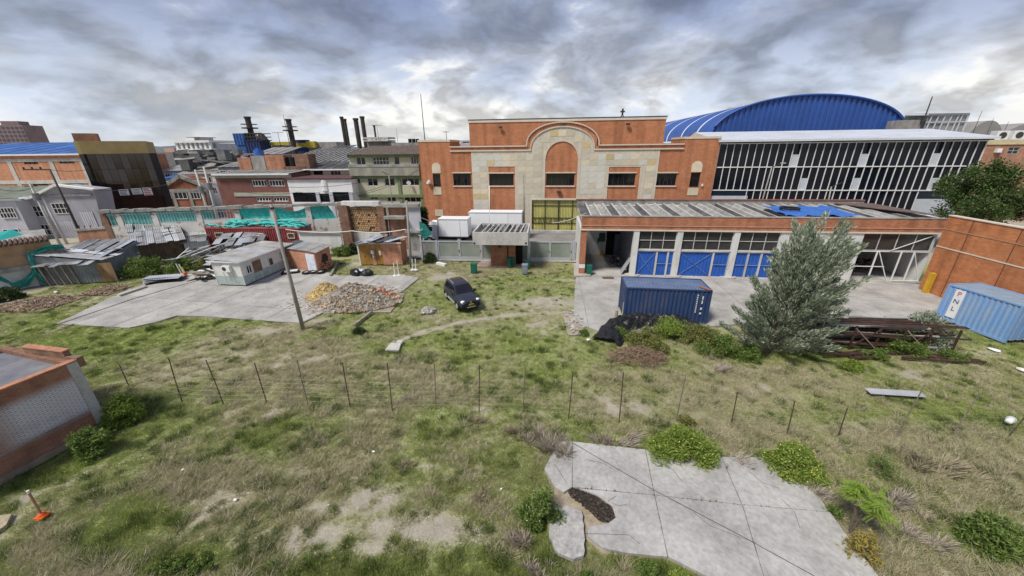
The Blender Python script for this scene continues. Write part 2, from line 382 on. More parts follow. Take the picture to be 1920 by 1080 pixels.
# ================================================================== GROUND
def Pl(pts): return [G(*p) for p in pts]
def segd(X, Y, a, b):
    ax, ay = a; bx, by = b; dx, dy = bx-ax, by-ay; t = np.clip(((X-ax)*dx+(Y-ay)*dy)/(dx*dx+dy*dy+1e-9), 0, 1)
    return np.hypot(X-ax-t*dx, Y-ay-t*dy)
def vnoise(X, Y, s, seed):
    r = np.random.default_rng(seed); T = r.random((256, 256)); x = X/s; y = Y/s; xi = np.floor(x).astype(int); yi = np.floor(y).astype(int); fx = x-xi; fy = y-yi
    fx = fx*fx*(3-2*fx); fy = fy*fy*(3-2*fy); g = lambda a, b: T[a % 256, b % 256]
    return (g(xi, yi)*(1-fx)+g(xi+1, yi)*fx)*(1-fy)+(g(xi, yi+1)*(1-fx)+g(xi+1, yi+1)*fx)*fy
def fbm(X, Y, s, seed, o=4):
    v = 0; a = .5; t = 0
    for k in range(o): v = v+a*vnoise(X, Y, s/2**k, seed+k); t += a; a *= .55
    return v/t
def inpoly(X, Y, poly):
    ins = np.zeros(X.shape, bool); n = len(poly)
    for i in range(n):
        x1, y1 = poly[i][0], poly[i][1]; x2, y2 = poly[(i+1) % n][0], poly[(i+1) % n][1]
        c = ((y1 > Y) != (y2 > Y)) & (X < (x2-x1)*(Y-y1)/(y2-y1+1e-12)+x1); ins ^= c
    return ins
PAD_YARD = Pl([(105, 606), (242, 614), (290, 604), (332, 591), (380, 592), (475, 599), (566, 605), (605, 586), (692, 583), (735, 560), (785, 521), (755, 515), (640, 517), (560, 500), (380, 505), (340, 516), (270, 533), (220, 552)])
PAD_APRON = Pl([(1080, 519), (1077, 560), (1076, 604), (1140, 627), (1230, 622), (1330, 612), (1500, 598), (1600, 606), (1760, 608), (1800, 590), (1768, 558), (1727, 540), (1727, 533), (1400, 514), (1105, 506), (1105, 519)])
SLAB_FG = Pl([(1048, 828), (1210, 844), (1352, 858), (1430, 858), (1500, 882), (1555, 962), (1660, 1100), (1437, 1100), (1330, 1085), (1252, 1046), (1130, 1035), (1095, 1005), (1030, 1000), (1030, 950), (1040, 920), (1020, 880)])
def masks(X, Y):
    """dirt (bare), green (lush), dry (straw) weights of the waste ground"""
    n1 = fbm(X, Y, 5., 11); n2 = fbm(X, Y, 1.6, 31); n3 = fbm(X+40, Y, 9., 51)
    dirt = np.clip((n1*.5+n2*.5-.58)*3.5, 0, .35)+np.clip((fbm(X, Y, .7, 71, 3)-.60)*4, 0, .4)
    dry = np.clip((n3*.5+n2*.5-.38)*4, 0, 1); green = np.clip((.56-n3*.5-n1*.5)*5, 0, 1)
    def ell(px, py, rx, ry, k, pw=1.):
        c = G(px, py); d = np.hypot((X-c.x)/rx, (Y-c.y)/ry)+(n2-.5)*1.1; return np.clip(1.25-d, 0, 1)*k
    def pathd(pts, wd, k):
        q = Pl(pts); d = np.full(X.shape, 1e9)
        for a, b in zip(q, q[1:]): d = np.minimum(d, segd(X, Y, a[:2], b[:2]))
        return np.clip(1.3-(d+(n2-.5)*wd*1.5)/wd, 0, 1)*k
    for a in ((790, 985, 2.6, .9, 1), (700, 930, 1.7, .8, .8), (600, 950, 2.0, .7, .75), (800, 870, .8, .4, .6), (430, 770, .6, .5, .5), (560, 1000, 2.6, 1.0, .75), (420, 930, 2.2, .8, .6), (340, 990, 1.6, .6, .55), (900, 990, 1.5, .6, .8), (720, 1020, 2, .6, .75), (560, 880, 1.8, .5, .5), (830, 515, 1.6, 1.6, 1), (1060, 523, 2.4, .5, 1), (1020, 565, 3.6, 2.2, .75), (925, 560, 2.6, 1.6, .55),
              (1710, 700, 1.4, 1., .8), (1640, 640, 1.2, .8, .5), (1085, 600, .5, 1.2, .7), (500, 618, 3, .8, .7), (600, 600, 1.8, .7, .6), (640, 622, 1.5, .6, .5), (60, 565, 5, 2.2, .9), (150, 555, 3, 1.5, .6), (760, 575, 1.2, 1.2, .5), (1100, 625, 1, .5, .5),
              (890, 600, 1.5, .6, .4), (650, 780, 1.2, .3, .5), (700, 765, .8, .25, .7), (900, 765, .6, .25, .7), (1000, 772, 1.6, .25, .5), (1090, 940, .6, .7, 1), (1700, 780, 1.2, .4, .4), (130, 900, .8, .5, .6), (25, 970, .6, .5, .8), (660, 495, 2.5, 1.5, .8), (1620, 800, .8, .3, .4), (1850, 660, 1.5, .8, .6)):
        dirt = np.maximum(dirt, ell(*a))
    dirt = np.maximum(dirt, pathd([(735, 640), (790, 620), (860, 602), (930, 592), (1000, 586), (1060, 584)], .28, .95))
    dirt = np.maximum(dirt, pathd([(190, 720), (300, 700), (420, 690), (560, 675), (700, 655), (740, 640)], .16, .55))
    dirt = np.maximum(dirt, pathd([(200, 735), (330, 712), (500, 700)], .14, .45))
    for a in ((870, 650, 5, 2.6, 1), (1000, 650, 4, 3.2, 1), (760, 640, 4, 2, .9), (870, 560, 4, 4, .8), (560, 790, 4, 1.2, .8), (300, 620, 6, 1.5, .9), (650, 620, 3.0, 1.2, 1), (700, 545, 2.5, 4, .9), (1000, 520, 4, 1.5, 1), (790, 560, 2, 2, .9), (400, 600, 6, .9, 1), (480, 820, 3.2, 1.4, .9), (1500, 665, 3, 1.2, 1), (1750, 770, 6, 1.2, .9), (150, 870, 2.2, 1.3, 1), (250, 980, 3, 1.2, .9), (330, 1050, 2, .6, 1), (1080, 830, 1, .4, .6),
              (1900, 1000, 1.6, 1.5, .8), (90, 640, 4, 1.2, .6), (1050, 690, 2, 1, .6), (930, 850, 1.6, .8, .7), (1210, 560, .1, .1, 0), (960, 960, 1.6, .6, .5), (1850, 640, 3, 1, .7)):
        e = ell(*a); green = np.maximum(green, e); dry = dry*(1-e*.8); dirt = dirt*(1-e*.45)
    for a in ((1250, 710, 5, 1.6, 1), (1400, 700, 5, 1.5, 1), (600, 700, 4, 1, .8), (1000, 800, 1.5, .7, 1), (1700, 840, 2.5, 1.0, 1), (1850, 860, 2.5, 1.2, 1), (1620, 1000, 1, 1.5, 1), (1180, 800, 1.5, .4, .9), (900, 950, 1.2, .7, .8), (430, 720, 3, .8, .7), (960, 1000, .8, .8, .9), (1190, 650, 2, 1, .7), (250, 690, 3, .8, .6), (470, 880, 2, .6, .4), (1300, 760, 2, .3, .8)):
        e = ell(*a); dry = np.maximum(dry, e); green = green*(1-e*.6); dirt = dirt*(1-e*.7)
    pth = pathd([(735, 640), (790, 620), (860, 602), (930, 592), (1000, 586), (1060, 584)], .30, 1.); dirt = np.maximum(dirt, pth*.95); green = green*(1-pth)
    rut = pathd([(700, 860), (720, 840), (775, 790)], .12, .7); green = green*(1-rut); dirt = np.maximum(dirt, rut*.4)
    return dirt, green, dry
def ground():
    xs = np.concatenate([-np.geomspace(3000, 46, 20), np.arange(-45, 45.01, .25), np.geomspace(46, 3000, 20)])
    ys = np.concatenate([np.array([-200, -50, -10, 0]), np.arange(3, 46.01, .25), np.geomspace(47, 4000, 22)])
    X, Y = np.meshgrid(xs, ys); dirt, green, dry = masks(X, Y)
    near = np.clip((47-Y)/5, 0, 1)*np.clip((47-np.abs(X))/5, 0, 1)
    Z = -.02-near*(.16*fbm(X, Y, 3.2, 5)+.06*fbm(X, Y, .8, 6))+.0
    pav = inpoly(X, Y, PAD_YARD) | inpoly(X, Y, PAD_APRON) | inpoly(X, Y, SLAB_FG)
    Z = np.where(pav, -.09, Z)
    v = np.stack([X, Y, Z], -1).reshape(-1, 3); ny, nx = X.shape
    idx = np.arange(ny*nx).reshape(ny, nx); f = np.stack([idx[:-1, :-1], idx[:-1, 1:], idx[1:, 1:], idx[1:, :-1]], -1).reshape(-1, 4)
    me = bpy.data.meshes.new('ground'); me.vertices.add(len(v)); me.vertices.foreach_set('co', v.ravel()); me.loops.add(f.size); me.loops.foreach_set('vertex_index', f.ravel())
    me.polygons.add(len(f)); me.polygons.foreach_set('loop_start', np.arange(0, f.size, 4)); me.polygons.foreach_set('loop_total', np.full(len(f), 4)); me.update(calc_edges=True)
    a = me.color_attributes.new('cover', 'FLOAT_COLOR', 'POINT'); c = np.ones((len(v), 4), np.float32)
    far = (1-near).ravel(); c[:, 0] = np.maximum(dirt.ravel(), far); c[:, 1] = green.ravel()*(1-far); c[:, 2] = dry.ravel()*(1-far); a.data.foreach_set('color', c.ravel())
    m = bpy.data.materials.new('waste_ground'); m.use_nodes = True; nt = m.node_tree; N = nt.nodes.new; L = nt.links.new; b = nt.nodes['Principled BSDF']; b.inputs['Roughness'].default_value = 1; b.inputs['Specular IOR Level'].default_value = .1
    at = N('ShaderNodeAttribute'); at.attribute_name = 'cover'; sx = N('ShaderNodeSeparateColor'); L(at.outputs['Color'], sx.inputs[0])
    tc = N('ShaderNodeTexCoord')
    def noi(s, d=6):
        n = N('ShaderNodeTexNoise'); n.inputs['Scale'].default_value = s; n.inputs['Detail'].default_value = d; n.inputs['Roughness'].default_value = .7; L(tc.outputs['Object'], n.inputs['Vector']); return n.outputs[0]
    def mx(f, a, bb):
        n = N('ShaderNodeMix'); n.data_type = 'RGBA'
        for i, q in ((0, f), (6, a), (7, bb)):
            if isinstance(q, tuple): n.inputs[i].default_value = (*q, 1)
            elif isinstance(q, float): n.inputs[i].default_value = q
            else: L(q, n.inputs[i])
        return n.outputs[2]
    def mr(f, a, bb, c=0., d=1.):
        n = N('ShaderNodeMapRange'); L(f, n.inputs[0]); n.inputs[1].default_value = a; n.inputs[2].default_value = bb; n.inputs[3].default_value = c; n.inputs[4].default_value = d; return n.outputs[0]
    n1 = noi(1.3); n2 = noi(9.); n3 = noi(30., 3)
    base = mx(mr(n2, .35, .65), (.25, .265, .12), (.33, .325, .18))
    g = mx(mr(n2, .35, .65), (.21, .26, .075), (.28, .32, .11)); d = mx(mr(n2, .35, .65), (.36, .32, .21), (.27, .24, .15))
    c = mx(sx.outputs[1], base, g); c = mx(sx.outputs[2], c, d)
    dirtc = mx(mr(n1, .35, .65), (.41, .37, .30), (.30, .27, .215))
    th = N('ShaderNodeMath'); th.operation = 'ADD'; L(sx.outputs[0], th.inputs[0]); L(mr(n2, .3, .7, -.25, .25), th.inputs[1])
    c = mx(mr(th.outputs[0], .25, .7), c, dirtc)
    sc = N('ShaderNodeVectorMath'); sc.operation = 'SCALE'; L(c, sc.inputs[0]); L(mr(n3, .3, .7, .7, 1.25), sc.inputs['Scale']); L(sc.outputs[0], b.inputs['Base Color'])
    bp = N('ShaderNodeBump'); bp.inputs['Strength'].default_value = .7; bp.inputs['Distance'].default_value = .08; L(n2, bp.inputs['Height']); L(bp.outputs[0], b.inputs['Normal'])
    me.materials.append(m); o = link('ground', me, None, 'structure'); o['label'] = 'uneven waste ground with patchy grass, straw and bare earth'
ground()
# street and forecourt beyond the glazed fence
asph = M('street_surface', (.22, .21, .20), .9, .2, .5, .2, fine=.1)
a_, b_, c_, d_ = G(700, 480), G(1085, 492), G(1400, 400), G(560, 400)
structure('street', MB().prism([(-14, 41.3), (8, 39.4), (8, 44.5), (60, 40), (60, 54), (-70, 66), (-70, 57), (-24, 51), (-14, 50)], -.012, -.004), asph)
# ---- slabs
def clip(poly, cell):
    out = [tuple(p[:2]) for p in poly]; n = len(cell)
    for i in range(n):
        a = cell[i]; b = cell[(i+1) % n]; ins = lambda p: (b[0]-a[0])*(p[1]-a[1])-(b[1]-a[1])*(p[0]-a[0]) >= 0
        src = out; out = []
        for k in range(len(src)):
            p, q = src[k], src[(k+1) % len(src)]
            if ins(p): out.append(p)
            if ins(p) != ins(q):
                d1 = (b[0]-a[0])*(p[1]-a[1])-(b[1]-a[1])*(p[0]-a[0]); d2 = (b[0]-a[0])*(q[1]-a[1])-(b[1]-a[1])*(q[0]-a[0]); t = d1/(d1-d2)
                out.append((p[0]+(q[0]-p[0])*t, p[1]+(q[1]-p[1])*t))
        if len(out) < 3: return []
    return out
def rough_edge(poly, step, amp):
    out = []
    for i in range(len(poly)):
        a = Vector(poly[i][:2]); b = Vector(poly[(i+1) % len(poly)][:2]); n = max(1, int((b-a).length/step)); t = (b-a).normalized() if (b-a).length > 0 else Vector((1, 0)); nn = Vector((-t.y, t.x))
        for k in range(n): p = a+(b-a)*k/n+(nn*random.uniform(-amp, amp) if k or n > 1 else Vector((0, 0))); out.append((p.x, p.y))
    return out
def slabs(parent, poly, org, ang, dx, dy, z, th, mat, gap=.02, off=0.):
    c, s = math.cos(ang), math.sin(ang); n = 30
    for i in range(-n, n):
        for j in range(-n, n):
            q = [(i*dx+gap+(j % 2)*off, j*dy+gap), ((i+1)*dx-gap+(j % 2)*off, j*dy+gap), ((i+1)*dx-gap+(j % 2)*off, (j+1)*dy-gap), (i*dx+gap+(j % 2)*off, (j+1)*dy-gap)]
            q = [(org[0]+x*c-y*s, org[1]+x*s+y*c) for x, y in q]; r = clip(poly, q)
            if len(r) < 3: continue
            ar = abs(sum(r[k][0]*r[(k+1) % len(r)][1]-r[(k+1) % len(r)][0]*r[k][1] for k in range(len(r))))/2
            if ar < .15: continue
            zz = z+random.uniform(-.008, .008); part('slab', MB().prism(r, zz-th, zz), mat, parent)
pad = structure('yard_paving', MB().prism([p[:2] for p in rough_edge(PAD_YARD, .8, .05)], -.14, -.03), conc_d); pad['label'] = 'grey concrete yard paving on the left, cracked and split by joints'
l0, l1 = G(137, 607), G(390, 520)
ang_y = math.atan2(l1.y-l0.y, l1.x-l0.x)
m0, m1 = G(347, 591), G(500, 521)
dist = abs((m0-l0).cross((l1-l0).normalized()).z)
slabs(pad, rough_edge(PAD_YARD, .6, .07), l0, ang_y, 5.2, dist/2, 0., .03, concslab)
apron = structure('apron_paving', MB().prism([p[:2] for p in PAD_APRON], -.14, -.035), conc_d); apron['label'] = 'grey concrete apron in front of the brick workshop annex'
slabs(apron, rough_edge(PAD_APRON, 1., .04), G(1085, 519), rad(-6.2), 4.2, 3.4, .0, .035, concslab)
fgm = structure('broken_paving', MB().prism([p[:2] for p in SLAB_FG], -.16, -.07), M('sandy_soil', (.36, .30, .22), 1, .3, 4, .8, col2=(.24, .19, .13), fine=.25)); fgm['label'] = 'remains of a concrete floor in the near grass with a broken corner'
fgmat = M('near_slab_concrete', (.40, .39, .37), .92, .2, .5, .4, col2=(.24, .232, .22), fine=.15, thr=(.42, .70))
for q in ([(1048, 828), (1073, 829), (1073, 915), (1057, 925), (1040, 915), (1020, 880)], [(1073, 829), (1210, 844), (1227, 930), (1073, 915)], [(1210, 844), (1352, 858), (1391, 948), (1227, 930)], [(1352, 858), (1430, 858), (1500, 882), (1555, 962), (1391, 948)],
          [(1085, 917), (1227, 930), (1252, 1046), (1180, 1040), (1130, 1030), (1102, 1008), (1100, 990), (1140, 983), (1155, 972), (1148, 950), (1120, 930)], [(1227, 930), (1391, 948), (1437, 1100), (1330, 1085), (1252, 1046)], [(1391, 948), (1555, 962), (1660, 1100), (1437, 1100)]):
    p = Pl(q); c = sum(p, Vector())/len(p); r = [((v_-c)*(1-.014/max(.3, (v_-c).length)*1.0)+c)[:2] for v_ in p]
    r = rough_edge(r, .2, .006)
    part('slab', MB().prism([(x, y) for x, y in r], -.07, .05+random.uniform(-.004, .004)), fgmat, fgm)
cres = Pl([(1062, 915), (1082, 914), (1100, 921), (1122, 932), (1148, 950), (1157, 972), (1148, 980), (1126, 975), (1108, 958), (1090, 942), (1072, 930)])
part('black_soil', MB().prism([(x, y) for x, y in rough_edge(cres, .08, .03)], -.07, -.03), M('black_wet_soil', (.035, .028, .022), .8, .4, 9, 1.), fgm)
rc_ = random.Random(12); mbc = MB()
for k in range(260):
    c_ = cres[rc_.randrange(len(cres))]*rc_.random()+cres[rc_.randrange(len(cres))]*0; a_, b_ = rc_.sample(cres, 2); q_ = a_+(b_-a_)*rc_.random(); s_ = rc_.uniform(.012, .04); mbc.box(q_.x-s_, q_.x+s_, q_.y-s_, q_.y+s_, -.03, -.03+s_*1.2)
part('soil_clods', mbc, M('dark_clod', (.06, .045, .035), .95, .4, 5, island=.6), fgm, kind='stuff')
for pts in ([(1100, 862), (1130, 868), (1150, 880)], [(1180, 700)]*0, [(1400, 880), (1430, 905), (1460, 915)], [(1300, 960), (1330, 985), (1395, 1010), (1420, 1018)], [(1155, 930), (1140, 940), (1160, 948), (1175, 946)], [(1465, 935), (1490, 960), (1500, 990)], [(1095, 1000), (1180, 1003), (1200, 1020)], [(1040, 870), (1062, 905)], [(1240, 870), (1262, 880), (1280, 905)]):
    if len(pts) < 2: continue
    part('crack', MB().ribbon([(0, 0), (0, 0)], .0, 0, 0) if False else MB().tube([G(x_, y_, .052) for x_, y_ in pts], .008, 4), M('crack_dark', (.10, .095, .085), 1), fgm)
ck = Pl([(1030, 955), (1062, 952), (1090, 962), (1096, 1005), (1094, 1045), (1075, 1053), (1040, 1035), (1028, 1000)])
tag(part('loose_slab', MB().prism([(x, y) for x, y in rough_edge(ck, .15, .03)], -.05, .09), M('rough_rubble_concrete', (.42, .41, .39), .95, .4, 5, 1., fine=.3, col2=(.25, .24, .23)), None), 'rough broken chunk of pale concrete lying beside the near floor corner', 'slab')
ck = Pl([(722, 657), (733, 644), (752, 645), (748, 658)])
tag(part('manhole_cover', MB().prism([(p.x, p.y) for p in ck], -.05, .06), conc, None), 'flat grey concrete cover in the grass at the start of the trodden path', 'slab')
ck = Pl([(743, 645), (746, 640), (757, 640), (754, 645)])
tag(part('concrete_piece', MB().prism([(p.x, p.y) for p in ck], -.05, .1), conc, None), 'small pale concrete piece beside the flat cover in the grass', 'slab')
# ================================================================== MAIN ORANGE BUILDING
fm = Fr(997, 434, -6.2); T = tframe('brick_warehouse', 'large orange brick warehouse with arched stone facing and yellow gate', 'building', fm)
xL = fm.x(787, 300); xR = fm.x(1345, 300); zt = fm.z(900, 276)
xa, za = fm.s(843, 265); xb = fm.x(880, 250, .3); zb = fm.z(1060, 227, .3); xc = fm.x(1246, 250, .3); xd = fm.x(1284, 262); zd = fm.z(1318, 260); zL = fm.z(815, 266)
W1 = [(850, 325, 883, 348), (918, 325.5, 963, 348), (1024, 325, 1077, 348), (1139, 325, 1191, 348), (1231, 325, 1268, 348)]
W2 = [(812, 326, 826, 350), (1294, 324, 1312, 351)]
gate = prect(fm, 997, 375, 1098, 433); gate = (gate[0], gate[1], .05, gate[3])
holes = [prect(fm, *q) for q in W1+W2]
part('wall', wall_open(xL, xR, 0, zt, holes+[gate], depth=.35), brick_o, T)
part('wall', MB().box(xL, xa, .0, 6, zt+.002, zL), brick_o, T); part('wall', MB().box(xd, xR, .0, 6, zt+.002, zd), brick_o, T); part('side_wall', MB().quad((xL, 0, 0), (xL, 0, zt), (xL, 30, zt), (xL, 30, 0)), brick_o, T); part('side_wall', MB().quad((xR, 0, 0), (xR, 30, 0), (xR, 30, zt), (xR, 0, zt)), brick_o, T)
part('wall', MB().box(xb, xc, .3, 22, zt-.3, zb), brick_o, T)
part('roof', MB().box(xL+.1, xR-.1, .4, 30, zt-.6, zt-.4), conc_d, T)
part('parapet_cap', MB().box(xL-.06, xa+.06, -.06, 6, zL, zL+.28), trimw, T); part('parapet_cap', MB().box(xd-.06, xR+.06, -.06, 6, zd, zd+.28), trimw, T)
part('parapet_cap', MB().box(xb-.08, xc+.08, .22, 22.1, zb, zb+.3), trimw, T)
part('parapet_flashing', MB().box(xb-.1, xc+.1, .2, 22.2, zb+.302, zb+.42), steel, T)
for r, q in zip(holes, W1+W2):
    window(T, *r, 1 if q in W2 else 5, 1, .2, steel, glass, .06)
# stone facing
sx0 = fm.x(885, 320); sx1 = fm.x(1233, 320); zs = fm.z(940, 283)
acx = fm.x(1054, 283); ar_o = fm.z(1054, 238)-zs; half = (fm.x(1113, 262)-fm.x(996, 262))/2
def topz(x):
    d = abs(x-acx); Rr = half*1.02
    if d > half*1.25: return zs
    if d > half: return zs+.25*(1-(d-half)/(half*.25))
    return zs+.25+(ar_o-.25)*math.sqrt(max(0, 1-(d/(half*1.04))**2))
bays = [prect(fm, 917, 313, 966, 398), prect(fm, 1137, 313, 1195, 430)]
cb = prect(fm, 1022, 264, 1083, 375); cbm = (cb[0]+cb[1])/2; cbr = (cb[1]-cb[0])/2
plinth = fm.z(940, 399)
def ivs(x):
    lo = plinth if (x < fm.x(983, 400) and x > fm.x(893, 400)) else 0.; hi = topz(x); out = [(lo, hi)]
    def cut(out, a, b):
        r = []
        for p, q in out:
            if b <= p or a >= q: r.append((p, q)); continue
            if a > p: r.append((p, a))
            if b < q: r.append((b, q))
        return r
    for a, b, c, d in bays:
        if a < x < b: out = cut(out, 0, d)
    if cb[0] < x < cb[1]:
        top = cb[3]-cbr+math.sqrt(max(0, cbr**2-(x-cbm)**2)); out = cut(out, 0, top)
    if gate[0]-.1 < x < gate[1]+.1: out = cut(out, 0, gate[3]+.1)
    return out
pm = MB(); N_ = 260
for i in range(N_):
    a = sx0+(sx1-sx0)*i/N_; b = sx0+(sx1-sx0)*(i+1)/N_
    for p, q in ivs((a+b)/2): pm.box(a, b, -.05, -.002, p, q)
part('stone_facing', pm, stoneD, T)
tw, thh = 1.12, .78; tmesh = [MB().box(.012, tw-.012, -.02, 0, .012, thh-.012).mesh('stone_tile', m_) for m_ in (stoneA, stoneA, stoneB, stoneD, stoneD, stoneB, stoneC)]
nt_ = 0; x = sx0+.02
while x+tw < sx1+.01:
    z = .1
    while z < 20:
        ok = all(any(p-.01 <= z and z+thh <= q+.01 for p, q in ivs(xx)) for xx in (x+.01, x+tw/2, x+tw-.01))
        if ok and nt_ < 290:
            g_ = fbm(np.array([x]), np.array([z]), 3.5, 77, 2)[0]; k = [0, 3, 1, 4, 2, 5][min(5, int(max(0, g_-.2)*10))]
            if random.random() < .1: k = random.choice([2, 6, 6, 5, 1])
            o = link('stone_tile', tmesh[k], T); o.location = (x, -.051, z); nt_ += 1
        z += thh
    x += tw
# mouldings
for off, zz0 in ((0.05, .0), (.62, .0)):
    pts = [(xa, zs+off)]; n = 40
    for i in range(n+1):
        t = math.pi*(1-i/n); xx = acx+(half*1.02+off)*math.cos(t); z_ = zs+.1+off+(ar_o-.1)*math.sin(t)**.9 if 0 < i < n else zs+off
        pts.append((xx, z_))
    pts.append((xd, zs+off)); part('moulding', MB().ribbon(pts, .16, -.16, -.003 if off > .1 else -.053), trimw, T)
bp_ = [(xa, zs+.05), (xd, zs+.05)]
fill = MB()
for i in range(60):
    a = acx-half*1.1+(half*2.2)*i/60; b = acx-half*1.1+(half*2.2)*(i+1)/60; m_ = (a+b)/2; d = min(1, abs(m_-acx)/(half*1.02+.62)); fill.box(a, b, .0, .298, zt, max(zt+.01, zs+.1+.62+(ar_o-.1)*max(0, 1-d*d)**.5))
part('gable_wall', fill, brick_o, T)
for a, b, c, d in bays+[(cb[0], cb[1], gate[3], cb[3]-cbr)]:
    part('bay_trim', MB().box(a-.1, a+.02, -.075, -.003, c if c > gate[3]-1 or a < 0 else 0, d).box(b-.02, b+.1, -.075, -.003, c if c > gate[3]-1 or a < 0 else 0, d), trimw, T)
part('bay_trim', MB().ribbon([(cbm+cbr*math.cos(t), cb[3]-cbr+cbr*math.sin(t)) for t in np.linspace(0, math.pi, 24)], .16, -.1, -.003), trimw, T)
for a, b, c, d in [h for h in holes[:5]]:
    part('window_sill', MB().box(a-.1, b+.1, -.12, -.078 if False else -.003, d+.02, d+.16).box(a-.1, b+.1, -.14, -.003, c-.16, c-.02), trimw, T)
def niche(q, arch):
    a, b, c, d = prect(fm, *q)
    if arch: r = (b-a)/2; poly = [(a, c), (b, c)]+[((a+b)/2+r*math.cos(t), d-r+r*math.sin(t)) for t in np.linspace(0, math.pi, 12)]
    else: poly = [(a, c), (b, c), (b, d), (a, d)]
    part('stone_inset', MB().yprism(poly, -.06, -.003), stoneA, T)
niche((810, 305, 826, 324.5), True); niche((813, 351.5, 828, 365), False); niche((816, 393, 831, 405), False); niche((1297, 302, 1317, 322.5), True); niche((1289, 352.5, 1309, 366), False)
part('window_trim', MB().box(gate[0]-.25, gate[0], -.1, .3, 0, gate[3]+.25).box(gate[1], gate[1]+.25, -.1, .3, 0, gate[3]+.25).box(gate[0], gate[1], -.1, .3, gate[3]+.0, gate[3]+.25), trimw, T)
for px, py in ((939, 238), (1056, 234), (1177, 232)):
    x, z = fm.s(px, py, .3); lm = part('floodlight', MB().box(x-.25, x+.25, -.15, .1, z-.2, z+.05).bar((x, .29, z+.1), (x, 0, z), .06), steel, T)
x, z = fm.s(1048, 359); part('floodlight', MB().box(x-.3, x+.3, -.4, -.1, z-.15, z+.1).bar((x, -.003, z), (x, -.2, z), .06), steel, T)
x, z = fm.s(805, 342); part('security_camera', MB().box(x-.3, x+.3, -.5, -.15, z-.15, z+.12).cyl((x+.1, -.6, z+.2), .2, .25, 'y', 12), white, T)
x, z = fm.s(1316, 347); part('wall_light', MB().box(x-.1, x+.1, -.2, -.003, z-.15, z+.15), white, T)
# gate leaves
a, b, c, d = gate; mid = (a+b)/2
for s0, s1 in ((a, mid-.03), (mid+.03, b)):
    lf = part('gate_leaf', MB().corrv(s0, s1, c, d, .22, .22, .025), yel, T)
    mb = MB(); nb = 17
    for i in range(nb+1): x = s0+(s1-s0)*i/nb; mb.box(x-.011, x+.011, .13, .165, c, d)
    part('bars', mb, M('olive_bar_paint', (.24, .22, .07), .6, .1), lf, kind='stuff')
    h = d-c
    part('rail', MB().box(s0, s1, .11, .17, d-.19*h, d-.17*h).box(s0, s1, .11, .17, c+.44*h, c+.42*h).box(s0, s1, .11, .17, c+.25*h, c+.27*h).box(s0, s0+.07, .1, .18, c, d).box(s1-.07, s1, .1, .18, c, d).box((s0+s1)/2-.03, (s0+s1)/2+.03, .1, .18, c, d).box(s0, s1, .1, .18, d-.06, d), blackp, lf)
    ring = MB(); t16 = [2*math.pi*k/10 for k in range(11)]
    for i in range(5):
        x = s0+(s1-s0)*(i+.5)/5; zc = c+.345*h; ring.tube([(x+.24*math.cos(t), .11, zc+.24*math.sin(t)) for t in t16], .035, 4, cap=False)
    part('ring_band', ring, blackp, lf)
part('step', MB().box(a-.2, b+.2, -.5, -.105, -.002, .3), conc_l, T)
# antennas on roof
def mast(px, py0, py1, fr, y, label, r=.05, arms=0):
    x, z0 = fr.s(px, py0, y); z1 = fr.z(px, py1, y); p = fr.w(x, y)
    t = thing('antenna_mast', label, 'antenna', p); m = MB().tube([(0, 0, z0-1), (0, 0, z1)], r, 5, r*.5)
    part('pole', m, steel, t)
    if arms: part('cross_arm', MB().bar((-arms, 0, z1-.2), (arms, 0, z1-.2), .08), steel, t)
    return t
mast(797, 268, 176, fm, 8, 'tall thin lattice antenna on the left end of the orange brick roof', .09)
mast(838, 268, 245, fm, 10, 'short antenna on the orange brick roof beside the tall thin mast', .07, .5)
x, z = fm.s(1166, 226, 6); p = fm.w(x, 6)
t = thing('rooftop_tripod', 'dark tripod siren mast on the orange brick parapet, right of centre', 'mast', (p.x, p.y, z-.4))
part('leg', MB().bar((-1, 0, 0), (0, 0, 1.2), .08), steel, t); part('leg', MB().bar((1, 0, 0), (0, 0, 1.2), .08), steel, t); part('leg', MB().bar((0, 1, 0), (0, 0, 1.2), .08), steel, t); part('horn', MB().cyl((0, 0, 1.1), .14, .9, 'z', 8).box(-.3, .3, -.15, .15, 1.5, 1.7), steel, t)
